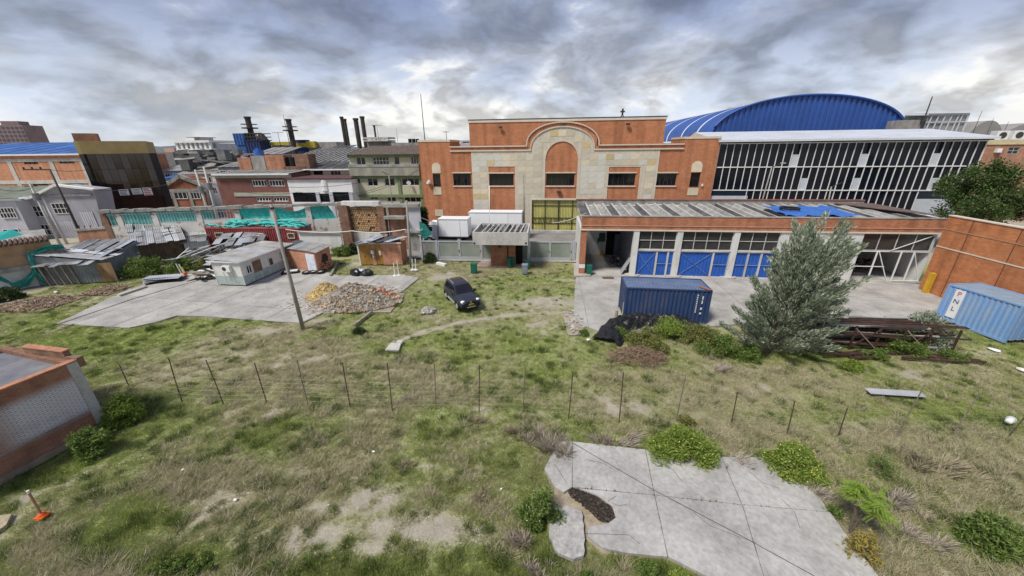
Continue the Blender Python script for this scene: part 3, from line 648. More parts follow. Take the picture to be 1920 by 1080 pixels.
# ================================================================== GLASS BUILDING
fg = Fr(1340, 434, -6.9); fg.o = fm.w(xR+.25, .4); T = tframe('glass_office_building', 'long dark glass building with white mullions and white metal roof', 'building', fg)
gx0 = fg.x(1353, 290); gx1 = fg.x(1850, 290)
LEAN = .0
z3 = fg.z(1600, 266.5); z2 = fg.z(1600, 312.3); z1_ = fg.z(1600, 356.8); z0_ = 1.
gx1 = fg.x(1848, 270); gxl = fg.x(1350, 270)
nC = 34; px_ = [gxl+(gx1-gxl)*i/nC for i in range(nC+1)]
bx0 = fg.x(1403, 362); bx1 = fg.x(1718, 372)
mm = {}
white_pan = M('white_glazing_panel', (.50, .53, .57), .4, .1, spec=.5)
for j, (c, d) in enumerate(((z2, z3), (z1_, z2), (z0_, z1_))):
    for i in range(nC):
        a, b = px_[i], px_[i+1]
        if j == 2 and not (bx0-.3 < (a+b)/2 < bx1+.3): continue
        sp_ = (j == 0 and i in (10, 19, 28)) or (j == 1 and i in (12, 19, 29))
        key = (j, sp_)
        if key not in mm:
            w_ = (gx1-gxl)/nC
            mm[key] = (MB().box(0, w_-.1, 0, .02, .04, d-c-.04).mesh('glass_pane', glass2), MB().box(0, w_-.1, 0, .02, .04, (d-c)*.52).mesh('white_panel', white_pan), MB().box(0, w_-.1, .15, .17, (d-c)*.54, d-c-.04).mesh('glass_pane', glass2))
        if sp_:
            o = link('white_panel', mm[key][1], T); o.location = (a+.05, -.02, c); o = link('glass_pane', mm[key][2], T); o.location = (a+.05, 0, c)
        else:
            o = link('glass_pane', mm[key][0], T); o.location = (a+.05, 0, c); o.rotation_euler = (rad(random.uniform(-.5, .5)), 0, rad(random.uniform(-.6, .6)))
mul = MB().box(-.038, .038, -.14, -.03, z1_, z3).mesh('mullion', white); mull = MB().box(-.038, .038, -.14, -.03, z0_, z1_-.07).mesh('mullion', white)
for i in range(nC+1):
    o = link('mullion', mul, T); o.location = (px_[i], 0, 0)
    if bx0-.6 < px_[i] < bx1+.6: o = link('mullion', mull, T); o.location = (px_[i], 0, 0)
for z in (z3, z2, z1_): part('transom', MB().box(gxl-.08, gx1+.08, -.16, -.02, z-.06, z+.06), white, T)
part('eave_band', MB().box(gxl-.15, gx1+.5, -.25, .5, z3+.065, fg.z(1600, 259)), black, T)
part('body', MB().box(gxl-.1, gx1+.3, .2, 22, 0, z3+.4), M('dark_interior', (.03, .032, .036), .6, .5, .3), T)
part('side_panel', MB().box(gxl-.05, bx0, -.04, .18, 0, fg.z(1365, 367)), white_pan, T)
part('side_panel', MB().box(bx1, gx1, -.04, .18, 0, fg.z(1760, 373)), white_pan, T)
part('dark_band', MB().box(gxl-.05, bx0-.02, -.06, .19, fg.z(1365, 366), z1_-.07).box(bx1+.02, gx1, -.06, .19, fg.z(1760, 372), z1_-.07), M('navy_band', (.012, .02, .035), .4, .2), T)
ze = fg.z(1600, 259.5); yb = 9.; zr = fg.z(1600, 243.5, yb)
rw = M('white_metal_roof', (.66, .68, .72), .4, .12, .3, metal=.2, fine=.04)
n = 24
for i in range(n):
    a = gxl-.5+(gx1-gxl+1.2)*i/n; b = gxl-.5+(gx1-gxl+1.2)*(i+1)/n
    part('roof_sheet', MB().yprism([(0, 0)]*0 or [(a, 0), (b, 0), (b, .05), (a, .05)], 0, 1) if False else MB().quad((a, -.7, ze), (b-.02, -.7, ze), (b-.02, yb, zr), (a, yb, zr)).box(b-.06, b, -.7, -.65, ze, ze+.05).quad((a, -.7, ze), (a, -.7, ze-.25), (b, -.7, ze-.25), (b, -.7, ze)), rw, T)
xq = gxl-.5
part('gable_end', MB().quad((xq, -.7, ze), (xq, yb, ze), (xq, yb, zr)).quad((xq, yb, ze), (xq+.3, yb*1.8, ze), (xq, yb, zr)), trimw, T)
part('roof_back', MB().quad((xq, yb, zr), (gx1+.7, yb, zr), (gx1+.7, 21, ze-.5), (xq, 21, ze-.5)), rw, T)
# ================================================================== BLUE VAULT
fv = Fr(1560, 400, -6.2, Y=78); T = tframe('vaulted_hall', 'blue barrel vaulted hall roof rising behind the glass building', 'building', fv)
xl = fv.x(1330, 260); xr = fv.x(1700, 240); zap = fv.z(1575, 177); zsp = 13.
xm = (xl+xr)/2; hw = (xr-xl)/2; rise = zap-zsp
def arc(t): return xm+hw*math.cos(t), zsp+rise*math.sin(t)**.88
n = 44; xs = [(arc(math.pi*(1-i/n))) for i in range(n+1)]
gm_ = MB()
for i in range(72):
    a = xl+(xr-xl)*i/72; b = xl+(xr-xl)*(i+1)/72; o = .18 if i % 2 else 0
    za_ = zsp+rise*(max(0, 1-((a-xm)/hw)**2))**.44; zb_ = zsp+rise*(max(0, 1-((b-xm)/hw)**2))**.44
    gm_.quad((a, o, 8), (b, o, 8), (b, o, zb_), (a, o, za_)); gm_.quad((b, 0, 8), (b, .18, 8), (b, .18, zb_), (b, 0, zb_))
part('gable_wall', gm_, blue_rf, T)
LV = 66.; segs = [(0, 8), (8, 8.8), (8.8, 18), (18, 18.8), (18.8, 30), (30, 30.9), (30.9, 45), (45, 46), (46, LV)]
skyl = M('skylight_strip', (.70, .74, .80), .5, .1)
for y0, y1 in segs:
    mb = MB(); lite = y1-y0 < 1.1
    for i in range(n): (a, c), (b, d) = xs[i], xs[i+1]; mb.quad((a, y0, c), (a, y1, c), (b, y1, d), (b, y0, d))
    part('skylight' if lite else 'roof_section', mb, skyl if lite else blue_rf, T, smooth=True)
rb = MB()
for y in np.arange(.2, LV, .9): pass
mb = MB().tube([(p[0], -.15, p[1]+.05) for p in xs], .22, 6); part('roof_edge', mb, blue_rf, T)
# ================================================================== ANNEX
fa = Fr(1085, 515, -6.2); T = tframe('workshop_annex', 'low brick fronted workshop annex with blue metal doors and open bay', 'building', fa)
zf1 = fa.z(1300, 407.5); zf0 = fa.z(1300, 431.5); ax0 = 0.; ax1 = fa.x(1772, 425)
cw = .5
part('fascia', MB().box(ax0, ax1, -.02, .25, zf0, zf1), brick_a, T); part('fascia_lip', MB().box(ax0-.05, ax1, -.1, .3, zf0-.12, zf0-.003), trimw, T)
part('fascia_trim', MB().box(ax0-.02, ax1, -.07, -.022, zf0+.32, zf0+.38), M('faded_brick_course', (.50, .30, .22), .9, .2), T)
part('fascia_cap', MB().box(ax0-.05, ax1, -.06, .3, zf1+.002, zf1+.07), conc_d, T)
part('pier', MB().box(ax0, ax0+.55, 0, .55, 0, zf0-.125), brick_a, T)
part('pier_base', MB().box(ax0-.01, ax0+.56, -.01, .56, .7, 1.1), white, T)
cols = [fa.x(1180, 517), fa.x(1258, 520), fa.x(1360, 522)]
cend = fa.x(1590, 530)
for x in cols:
    part('column', MB().box(x, x+cw, -.05, .45, 0, zf0-.125), whited, T); part('column_base', MB().prism([(x+cw/2+.75*math.cos(t), .1+.45*math.sin(t)) for t in np.linspace(0, 2*math.pi, 14)[:-1]], .002, .14), conc, T)
zd_ = fa.z(1300, 472)
part('wall', MB().box(fa.x(1455, 480)+.0, cend, .0, .3, 0, zf0-.125), whited, T)
last0 = cend; last1 = ax1-.3
# blue doors
def door_bay(x0, x1, leaves):
    w0 = x0
    for fr_ in leaves:
        w1 = w0+(x1-x0)*fr_; d = part('door', MB().corrv(w0+.07, w1-.07, .1, zd_-.08, .18, .3, .018), bluep, T)
        part('door_frame', MB().box(w0, w0+.08, .08, .26, 0, zd_).box(w1-.08, w1, .08, .26, 0, zd_).box(w0+.08, w1-.08, .08, .26, zd_-.08, zd_).box(w0+.08, w1-.08, .08, .26, 0, .08), conc_l, d)
        if fr_ > .35: part('brace', MB().bar((w0+.08, .12, .1), (w1-.08, .12, zd_-.1), .035).bar((w1-.08, .1, .1), (w0+.08, .1, zd_-.1), .035), M('blue_grey_brace', (.16, .26, .48), .5), d)
        else: part('brace', MB().box(w0+.08, w1-.08, .09, .14, zd_*.49, zd_*.515), M('blue_grey_brace', (0, 0, 0)), d)
        w0 = w1
def grid_bay(x0, x1, z0, z1, nx, ny, fmt=None):
    f = part('window_grid', MB(), white, T) if False else None
    window(T, x0, x1, z0, z1, nx, ny, .15, M('grey_white_frame', (.52, .52, .50), .6, .2), M('workshop_glass', (.05, .05, .048), .25, .6, .6, alpha=.82, spec=.5), .06, 'window_grid')
ends = cols[1:]+[fa.x(1455, 480)]
for (x0, x1), lv in zip(((cols[0]+cw, cols[1]), (cols[1]+cw, cols[2]), (cols[2]+cw, fa.x(1455, 480))), ((.54, .30, .16), (.68, .32), (.33, .33, .34))):
    door_bay(x0, x1, lv); grid_bay(x0, x1, zd_+.12, zf0-.13, 3 if x1-x0 < 4.5 else 4, 2); part('lintel', MB().box(x0, x1, .02, .3, zd_+.002, zd_+.118), conc_l, T)
# far right open bay with glazed grid
zmid = fa.z(1650, 472)
grid_bay(last0, last1, zmid+.06, zf0-.13, 4, 1)
fb_ = part('glazed_gate', MB().box(last0, last1, .1, .18, zmid-.04, zmid+.04), white, T)
lw = last1-last0
part('gate_frame', MB().bar((last0+.28*lw, .1, 0), (last0+.28*lw, .1, zmid), .09).bar((last0+.62*lw, .1, 0), (last0+.62*lw, .1, zmid), .09).bar((last0+.80*lw, .1, 0), (last0+.80*lw, .1, zmid), .09).bar((last0+.05, .1, 0), (last0+.05, .1, zmid), .07).bar((last0, .1, zmid*.5), (last0+.45*lw, .1, zmid*.5), .06).bar((last0+.3*lw, .08, zmid), (last0+.55*lw, .08, .1), .06).bar((last0+.8*lw, .08, zmid), (last0+lw, .08, .1), .05).bar((last0+.62*lw, .06, .1), (last0+lw, .06, .15), .07).bar((last0+.45*lw, .05, zmid+.1), (last1-.05, .05, zf0-.2), .05), white, fb_)
# interior
DI = 7.6
part('back_wall', MB().box(ax0+.3, ax1, DI, DI+.25, 0, zf0+.2), whited, T)
part('side_wall', MB().box(ax1-.25, ax1, .3, DI, 0, zf1), whited, T)
part('partition', MB().box(cols[0]+.1, cols[0]+.3, .5, DI-.003, 0, zf0-.13), M('dim_grey_paint', (.16, .17, .19), .8, .2), T)
part('partition', MB().box(cend-.3, cend-.002, .31, DI-.003, 0, zf0-.13), whited, T)
part('side_wall', MB().box(ax0, ax0+.25, .56, DI, 0, zf0-.1), whited, T)
part('floor', MB().box(ax0, ax1, .0, DI+.2, -.1, -.012+.02), conc, T)
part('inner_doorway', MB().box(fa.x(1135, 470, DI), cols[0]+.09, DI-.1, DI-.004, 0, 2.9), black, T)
part('inner_door', MB().box(fa.x(1150, 470, DI), cols[0]+.09, DI-.2, DI-.12, 0, 2.5), M('slate_door', (.12, .14, .18), .7, .2), T)
x = fa.x(1127, 467, DI); part('switch_box', MB().box(x-.35, x+.35, DI-.2, DI-.005, 1.6, 2.6).box(x-.5, x-.35, DI-.12, DI-.02, 1.4, 2.0), M('dark_green_box', (.04, .10, .07), .7, .4, 5), T)
for i in range(6): x = cols[0]+1+i*3.2; part('roof_truss', MB().bar((x, .6, zf0-.2), (x, DI, zf0-.2), .12).bar((x, .8, zf0-1.4), (x, 3, zf0-.2), .1), M('grey_truss', (.30, .30, .30), .8, .2), T)
# annex roof: sloping channel sheets
zr0 = zf1-.25; yb_ = 7.8; zr1 = zf1+.05
part('roof_deck', MB().box(ax0+.05, ax1-.1, .3, yb_+.1, zr0-.35, zr0-.2), conc_d, T)
xs_ = ax0+.1; shn = 0
bladr = M('roof_channel_white', (.46, .45, .42), .8, .25, 1.2, island=.1)
tb0 = fa.x(1445, 400, 3); tb1 = fa.x(1575, 400, 3)
while xs_ < ax1-1.5:
    w_ = .95; 
    s_ = MB().quad((xs_, .35, zr0-.1), (xs_+w_-.3, .35, zr0-.16), (xs_+w_-.3-.0, yb_, zr1-.14), (xs_, yb_, zr1-.08)).quad((xs_+w_-.3, .35, zr0-.16), (xs_+w_-.16, .35, zr0+.08), (xs_+w_-.16, yb_, zr1+.12), (xs_+w_-.3, yb_, zr1-.14))
    part('roof_sheet', s_, asb if shn % 3 else dark_rf, T)
    part('roof_ridge', MB().quad((xs_+w_-.12, .3, zr0+.082), (xs_+w_+.02, .3, zr0+.085), (xs_+w_+.02, yb_, zr1+.122), (xs_+w_-.16, yb_, zr1+.122)).quad((xs_+w_+.02, .3, zr0+.085), (xs_+w_+.04, .3, zr0-.15), (xs_+w_+.04, yb_, zr1-.15), (xs_+w_+.02, yb_, zr1+.122)), bladr, T)
    xs_ += w_; shn += 1
part('back_parapet', MB().box(ax0, ax1-1., yb_+.02, yb_+.3, zr1-.6, zr1+.45), conc_d, T)
part('parapet_coping', MB().box(ax0-.1, ax1-1, yb_-.05, yb_+.38, zr1+.452, zr1+.54), M('red_coping', (.25, .10, .07), .8, .3), T)
part('flat_roof', MB().prism([(fa.x(1640, 395, 5), 3.5), (ax1-.3, .32), (ax1-.3, yb_), (fa.x(1600, 395, 5), yb_)], zr1+.13, zr1+.2), M('brown_roof_felt', (.14, .10, .09), .9, .3), T)
# tarp
tb = MB(); nx_, ny_ = 24, 8
for i in range(nx_+1):
    for j in range(ny_+1): tb.v.append((tb0+(tb1-tb0)*(i+.6*math.sin(j*1.3))/nx_, .6+4.2*j/ny_+.3*math.sin(i*.9), zf1-.02+.25*j/ny_+.09*math.sin(i*1.1+j)*math.sin(j*.9+i*.3)+.12))
for i in range(nx_):
    for j in range(ny_): q = i*(ny_+1)+j; tb.f.append((q, q+ny_+1, q+ny_+2, q+1))
tag(part('roof_tarp', tb, tarpb, None, smooth=True), 'crumpled bright blue tarp spread over the annex roof', 'tarp'); bpy.data.objects['roof_tarp'].location = fa.o; bpy.data.objects['roof_tarp'].rotation_euler = (0, 0, fa.a)
tag(part('tyre_loop', MB().tube([fa.w(fa.x(1478, 401, 3)+.75*math.cos(t), 3+.8*math.sin(t), zf1+.42) for t in np.linspace(0, 2*math.pi, 16)], .1, 6), rubber, None), 'black hose loop lying on the blue roof tarp', 'hose')
hp = [(1105, 385), (1130, 385), (1170, 386), (1230, 384), (1300, 386.5), (1400, 388), (1500, 388), (1580, 386), (1630, 388), (1680, 394), (1735, 402), (1760, 410)]
tag(part('white_hose', MB().tube([fa.w(fa.x(px, py, yb_-.1 if px < 1650 else 7.7-(px-1650)*.06), yb_-.1 if px < 1650 else 7.7-(px-1650)*.06, fa.z(px, py, yb_-.1 if px < 1650 else 7.7-(px-1650)*.06)) for px, py in hp], .07, 5), wirew, None), 'long pale hose running along the back edge of the annex roof', 'hose')
# right brick yard wall
q0 = G(1722, 541); q1 = G(1766, 558); dv = (q1-q0); angw = math.atan2(dv.y, dv.x)
fw_ = Fr(1722, 541, math.degrees(angw)); T = tframe('yard_wall', 'tall orange brick yard wall on the right with drainage lines', 'wall', fw_)
zw = V(1777, 405, fa.w(ax1, 0).y).z
fw_z = fw_.z(1782, 405)
part('wall', MB().box(0, 18, .0, .3, 0, fw_z), brick_r, T); part('wall_cap', MB().box(0, 18, -.06, .36, fw_z, fw_z+.08), trimw, T)
for i in range(5): part('expansion_joint', MB().box(1.9+i*3.1, 1.96+i*3.1, -.015, -.002, 0, fw_z-.02), M('joint_brown', (.16, .06, .035), .9, .2), T)
part('joint_course', MB().box(0, 18, -.03, -.016, fw_z*.60, fw_z*.615), trimw, T); part('joint_course', MB().box(0, 18, -.03, -.016, fw_z*.83, fw_z*.842), M('joint_tan', (.42, .24, .15), .9, .2), T)
x, z = fw_.s(1766, 540, -.3); tag(part('yellow_post', MB().box(-.16, .16, -.16, .16, 0, 1.75), M('yellow_paint', (.55, .33, .03), .6, .2), None), 'square yellow post against the right orange brick wall', 'post'); bpy.data.objects['yellow_post'].location = fw_.w(fw_.g(1757, 549)[0], -.3); bpy.data.objects['yellow_post'].rotation_euler = (0, 0, fw_.a)
tag(part('corner_pipe', MB().tube([fa.w(ax1-.1, -.25, 0), fa.w(ax1-.1, -.25, fa.z(1777, 410))], .08, 6), white, None), 'white vertical pipe in the corner between annex and orange yard wall', 'pipe')
# ================================================================== BACKGROUND LEFT
def far_frame(px, py, Y, ang=0.): return Fr(px, py, ang, Y=Y)
greyw = M('grey_render', (.33, .33, .36), .85, .15, .6, streak=.5, fine=.05); greyl = M('pale_grey_render', (.46, .46, .50), .85, .15, .6, streak=.5)
cream = M('cream_render', (.46, .45, .33), .85, .2, .5, streak=.6, fine=.06); greenp = M('green_trim', (.17, .22, .11), .8, .2)
brown = M('brown_brick_paint', (.19, .085, .07), .85, .2, .8, fine=.06); tiled = M('aged_roof_tiles', (.17, .13, .11), .95, .4, 2, .3, fine=.25)
pinkw = M('pink_render', (.5, .30, .25), .85, .2); ochw = M('ochre_render', (.40, .30, .13), .8, .15, .6); salmon = BR('salmon_brick', (.60, .27, .15), (.52, .22, .12), (.5, .32, .22), .4, .2, .02, .2)
# far tower
f = far_frame(30, 260, 330, 12); t = tframe('tower_block', 'distant brick apartment tower behind the blue roofed warehouse', 'building', f)
a, b = f.x(-60, 255), f.x(50, 255); z = f.z(30, 234)
part('wall', MB().box(a, b, 0, 18, 0, z), M('far_tower_brick', (.26, .19, .18), .9, .2, .1), t)
mb = MB(); 
for k in range(12):
    for q in range(13):
        x = a+(b-a)*(q+.2)/13; mb.box(x, x+(b-a)*.045, -.15, -.02, z-3.1*(k+1), z-3.1*(k+1)+1.7)
part('windows', mb, M('far_glass', (.09, .10, .13), .3, .3), t, kind='stuff'); part('roof_block', MB().box(b-16, b-4, 3, 12, z, z+3), M('far_tower_brick', (.26, .19, .18)), t)
# blue roofed warehouse
f = far_frame(80, 350, 78, 0); x0, x1 = f.x(-120, 320), f.x(161, 292); ze = f.z(80, 291.5)
t = simple_house('salmon_warehouse', 'salmon brick warehouse with concrete beams and a blue sheet roof', 'building', f, x0, x1, ze, 18, salmon, [(45, 303, 71, 308, 3, 1), (111, 301.5, 139, 306.5, 3, 1), (128, 343, 157, 348, 3, 1), (62, 344, 90, 348, 3, 1), (-20, 304, 0, 308, 3, 1)], steel)
for y0, y1 in ((297.5, 303), (338, 344.5)): z1, z0 = f.z(80, y0), f.z(80, y1); part('beam', MB().box(x0, x1-.6, -.1, -.003, z0+.0, z1), conc_l, t)
for px, py in ((20, 310), (98, 310), (154, 305)): xx = f.x(px, py); part('column', MB().box(xx-.4, xx+.4, -.09, -.003, 0, f.z(80, 303.2)), conc_l, t)
zr = f.z(80, 267.5, 14)
n = 9
for k in range(n): aa = x0+(x1-x0)*k/n; bb = x0+(x1-x0)*(k+1)/n-.05; part('roof_sheet', MB().corr(aa, bb, -.5, 14, ze+.25, zr, .6, .05), M('sky_blue_roof', (.07, .16, .42), .45, .3, .3, island=.12), t)
part('eave', MB().box(x0, x1, -.6, -.4, ze-.0, ze+.3), white, t)
# black glass building with ochre band
f = far_frame(166, 330, 60, 38); x1 = f.x(296, 335); x0 = f.x(178, 330); z1, z0 = f.z(170, 264.5), f.z(170, 288.8)
t = tframe('black_glass_building', 'dark brown mirror glass building with an ochre top band and banners', 'building', f)
part('wall', MB().box(x0-.3, x1, .1, 12, 0, z0), black, t); part('parapet', MB().box(x0-.35, x1+.05, -.1, 12.1, z0+.003, z1), ochw, t); part('parapet_side', MB().box(x0-.8, x0-.36, 0, 6, z0+.003, z1), M('lit_side_ochre_render', (.52, .42, .18), .8, .1), t); part('side_wall', MB().box(x0-.8, x0-.31, .2, 6, 0, z0), glass, t)  # parapet side in a lighter ochre: light on that face is painted in
nx, ny = 8, 5; bg_ = M('bronze_mirror_glass', (.035, .016, .012), .07, .3, .3, spec=.6); sh = MB().box(.02, (x1-x0)/nx-.02, 0, .06, .02, (z0)/ny-.02).mesh('glass_pane', bg_)
for i in range(nx):
    for j in range(ny): o = link('glass_pane', sh, t); o.location = (x0+(x1-x0)*i/nx, 0, z0*j/ny); o.rotation_euler = (rad(random.uniform(-1, 1)), 0, rad(random.uniform(-1, 1)))
red = M('red_print', (.5, .05, .04), .8); ink = M('grey_print', (.25, .25, .28), .8)
for q, mm_ in (((223, 355, 242, 366.5), ink), ((247, 353, 266, 364.5), ink), ((268, 351.5, 285, 366), red)):
    a, b, c, d = prect(f, *q, -.1); p = part('banner', MB().box(a, b, -.1, -.04, c, d), white, t); mb = MB()
    for k in range(4): mb.box(a+.1, b-.1-random.random()*.3, -.115, -.103, c+(d-c)*(k+.3)/4.4, c+(d-c)*(k+.75)/4.4)
    part('print_lines', mb, mm_, p)
xx, zz = f.s(160, 260, 8); part('roof_hut', MB().box(xx-1.2, xx+1.6, 7, 9, z1, zz+.8), brick_f, t)
# grey houses
f = far_frame(100, 440, 54, 7); t = tframe('grey_house', 'two storey grey rendered house with a shallow gable and corner utility poles', 'house', f)
P_ = lambda *q: [f.s(x, y) for x, y in q]
poly = P_((40, 372), (58, 372), (104, 348.5), (174, 356)); poly = [(poly[0][0], 0)]+[(p[0], p[1]) for p in poly]+[(f.x(184, 420), 0)]; poly.reverse()
part('wall', MB().yprism(poly, .2, 3), greyw, t)
a, b = f.s(104, 347), f.s(176, 355.5); part('roof_edge', MB().ribbon([f.s(40, 372), f.s(58, 371), f.s(104, 347), f.s(176, 355.5)], .3, -.3, .4), white, t)
l0_, l1_ = f.s(-40, 372), f.s(56, 372); h0, h1 = f.s(-40, 350, 6), f.s(100, 348, 6)
part('roof_slope', MB().quad((l0_[0], -.2, l0_[1]), (l1_[0], -.2, l1_[1]), (h1[0], 6, h1[1]), (h0[0], 6, h0[1])), M('mossy_roof', (.17, .19, .15), .9, .3, 1, island=.1), t)
for q, nx, ny in (((55, 386, 84, 407), 4, 2), ((97, 381, 127, 401), 4, 2), ((70, 421, 99, 441), 4, 2)): window(t, *prect(f, *q), nx, ny, .15, whited, glass, .07)
a, b, c, d = prect(f, 152, 397, 178, 432); part('shutter', MB().corrv(a, b, 0, d, .14, .3, .02), greyl, t)
a, b, c, d = prect(f, 112, 415, 140, 440); part('shutter', MB().corrv(a, b, 0, d, .14, .3, .02), greyl, t)
part('ledge', MB().box(f.x(45, 378), f.x(176, 378), 0.0, .19, f.z(110, 382)+1.0, f.z(110, 382)+1.25), conc_d, t)
f2 = far_frame(20, 440, 52, 7); t = tframe('pale_grey_house', 'pale grey house wing at the left edge with a white barred window', 'house', f2)
part('wall', MB().box(f2.x(-90, 400), f2.x(44, 410), 0, 5, 0, f2.z(20, 375)), greyl, t); window(t, *prect(f2, 0, 389, 31, 409), 5, 2, -.1, white, glass, .07); window(t, *prect(f2, 10, 429, 40, 448), 3, 2, -.1, white, glass, .07)
part('eave', MB().box(f2.x(-90, 375), f2.x(46, 375), -.4, 0, f2.z(20, 376), f2.z(20, 373)), greyw, t)
# gabled brick house
f = far_frame(345, 380, 80, 2); t = tframe('gabled_brick_house', 'red brick house with a grey framed gable and strip windows', 'house', f)
poly = [f.s(304, 353), f.s(338, 331), f.s(385, 350)]; poly = [(poly[0][0], 0)]+poly+[(poly[2][0], 0)]; poly.reverse()
part('wall', MB().yprism(poly, 0, 10), BR('deep_red_brick', (.33, .10, .05), (.27, .08, .04), (.3, .2, .15), .4, .2, .02, .2), t)
part('gable_beam', MB().ribbon([f.s(302, 354), f.s(338, 330), f.s(388, 350)], .7, -.4, .3), conc_d, t); z = f.z(340, 357); part('beam', MB().box(f.x(303, 357), f.x(392, 357), -.2, -.003, z-.3, z+.3), conc_d, t)
for px in (324, 355, 379): xx = f.x(px, 360); part('column', MB().box(xx-.3, xx+.3, -.18, -.003, 0, z-.3), conc_d, t)
for q in ((308, 360, 322, 373), (327, 360, 352, 373), (358, 360, 376, 373)): window(t, *prect(f, *q), 3, 1, -.1, white, glass, .1)
# grey wing beside it
f = far_frame(395, 380, 72, 0)
simple_house('grey_concrete_house', 'grey concrete house squeezed between gabled house and brown brick building', 'house', f, f.x(383, 350), f.x(410, 350), f.z(395, 343), 10, greyw, [(388, 352, 396, 364, 2, 1), (399, 352, 406, 364, 2, 1)], white)
# brown brick building
f = far_frame(480, 380, 63, -3); x0, x1 = f.x(407, 345), f.x(548, 340)
t = simple_house('brown_brick_building', 'brown brick building with pale bands and two ribbon windows', 'building', f, x0, x1, f.z(480, 326), 12, brown, [(472, 337.5, 500, 349.5, 5, 1), (504, 337.5, 533, 349.5, 5, 1), (480, 370, 508, 378, 5, 1), (512, 370, 540, 378, 5, 1)], white, fw=.12)
z = f.z(480, 333.5); part('band', MB().box(x0, x1, -.1, -.003, z, z+.55), M('pale_green_band', (.38, .39, .31), .8, .15), t); z = f.z(480, 368); part('band', MB().box(f.x(440, 365), x1, -.1, -.003, z, z+.6), M('pale_green_band', (.38, .39, .31)), t)
for k in range(7): a = x0-.3+(x1-x0+.6)*k/7; b = a+(x1-x0+.6)/7-.05; part('roof_sheet', MB().corr(a, b, -.5, 11, f.z(480, 325.5), f.z(480, 314, 11), .5, .04), M('smooth_grey_roof', (.27, .26, .25), .7, .3, .4, island=.1), t)
part('gutter', MB().box(x0, x1, -.65, -.5, f.z(480, 328), f.z(480, 325)), white, t)
# white building
f = far_frame(600, 385, 60, -5); x0, x1 = f.x(543, 360), f.x(662, 360)
t = simple_house('white_building', 'low white building with three dark shopfront windows', 'building', f, x0, x1, f.z(600, 336.5), 8, white, [(550, 361, 594, 379, 2, 1), (599, 363, 620, 379, 2, 1), (625, 360, 655, 379, 2, 1)], black, fw=.12)
part('cornice', MB().box(x0-.1, x1+.1, -.25, 8, f.z(600, 336.5), f.z(600, 334)), M('dark_red_trim', (.10, .05, .05), .8), t)
for px in (597, 622, 659): xx = f.x(px, 370); part('quoin', MB().box(xx-.3, xx+.3, -.12, -.003, 0, f.z(600, 360)), greyl, t)
part('bow_front', MB().tube([((x0+x1)/2+.8, .6, f.z(600, 358)), ((x0+x1)/2+.8, .6, f.z(600, 337.2))], .85, 14), white, t)
# cream flat with grey roof
f = far_frame(615, 345, 68, -5); x0, x1 = f.x(577, 325), f.x(657, 325)
t = simple_house('cream_flat', 'cream upper flat with a grey sloping roof above the white building', 'house', f, x0, x1, f.z(615, 317), 8, cream, [(587, 319.5, 606, 334, 1, 1), (620, 319.5, 639, 334, 3, 1)], white)
for k in range(5): a = x0-.4+(x1-x0+.8)*k/5; part('roof_sheet', MB().corr(a, a+(x1-x0+.8)/5-.04, -.5, 7, f.z(615, 317.5), f.z(615, 302.5, 7), .35, .05), dark_rf, t)
part('fascia', MB().box(x0-.4, x1+.4, -.6, -.5, f.z(615, 319), f.z(615, 316.5)), white, t)
# dark corrugated shed roof
f = far_frame(590, 310, 76, -4); t = tframe('dark_roofed_shed', 'shed with a broad dark ridged roof behind the cream flat', 'shed', f)
x0, x1 = f.x(520, 300), f.x(668, 300); z0, z1 = f.z(590, 306), f.z(590, 280, 16)
part('wall', MB().box(x0, x1, .5, 16, 0, z0-.1), conc_d, t)
for k in range(15): a = x0+(x1-x0)*k/15; part('roof_sheet', MB().quad((a, 0, z0), (a+(x1-x0)/15-.35, 0, z0), (a+(x1-x0)/15-.35, 16, z1), (a, 16, z1)), dark_rf, t); part('roof_ridge', MB().box(-.14, .14, 0, 16.3, 0, .12), asb, t).location = (a-.17, 0, z0+.03); bpy.context.scene.objects
for o in [c for c in COL.objects if c.parent is t and c.name.startswith('roof_ridge')]: o.rotation_euler = (math.atan2(z1-z0, 16), 0, 0)
# brick parapets and black tanks
f = far_frame(490, 320, 69, -3); t = tframe('unfinished_brick_house', 'unfinished brick roof terrace walls with black water tanks', 'house', f)
for (q0, q1, q2, q3, m_) in ((446, 296, 470, 310, clayb), (471, 292, 496, 310, conc_d), (497, 291, 532, 309, clayb), (534, 312, 576, 335, brick_old), (552, 289, 578, 308, brick_old)):
    a, b, c, d = prect(f, q0, q1, q2, q3); part('wall', MB().box(a, b, 0, 2.5, 0, d), m_, t)
for px in (538, 552): xx, zz = f.s(px, 309, 1); part('water_tank', MB().cyl((xx, 1, zz-.4), .75, 1.5, 'z', 12).cyl((xx, 1, zz+1.1), .5, .2, 'z', 12), black, t)
xx, zz = f.s(487, 293, 1); part('blue_tank', MB().cyl((xx, 1, zz-.2), .8, 1.3, 'z', 12).cyl((xx, 1, zz+1.1), .4, .3, 'z', 10), tarpb, t)
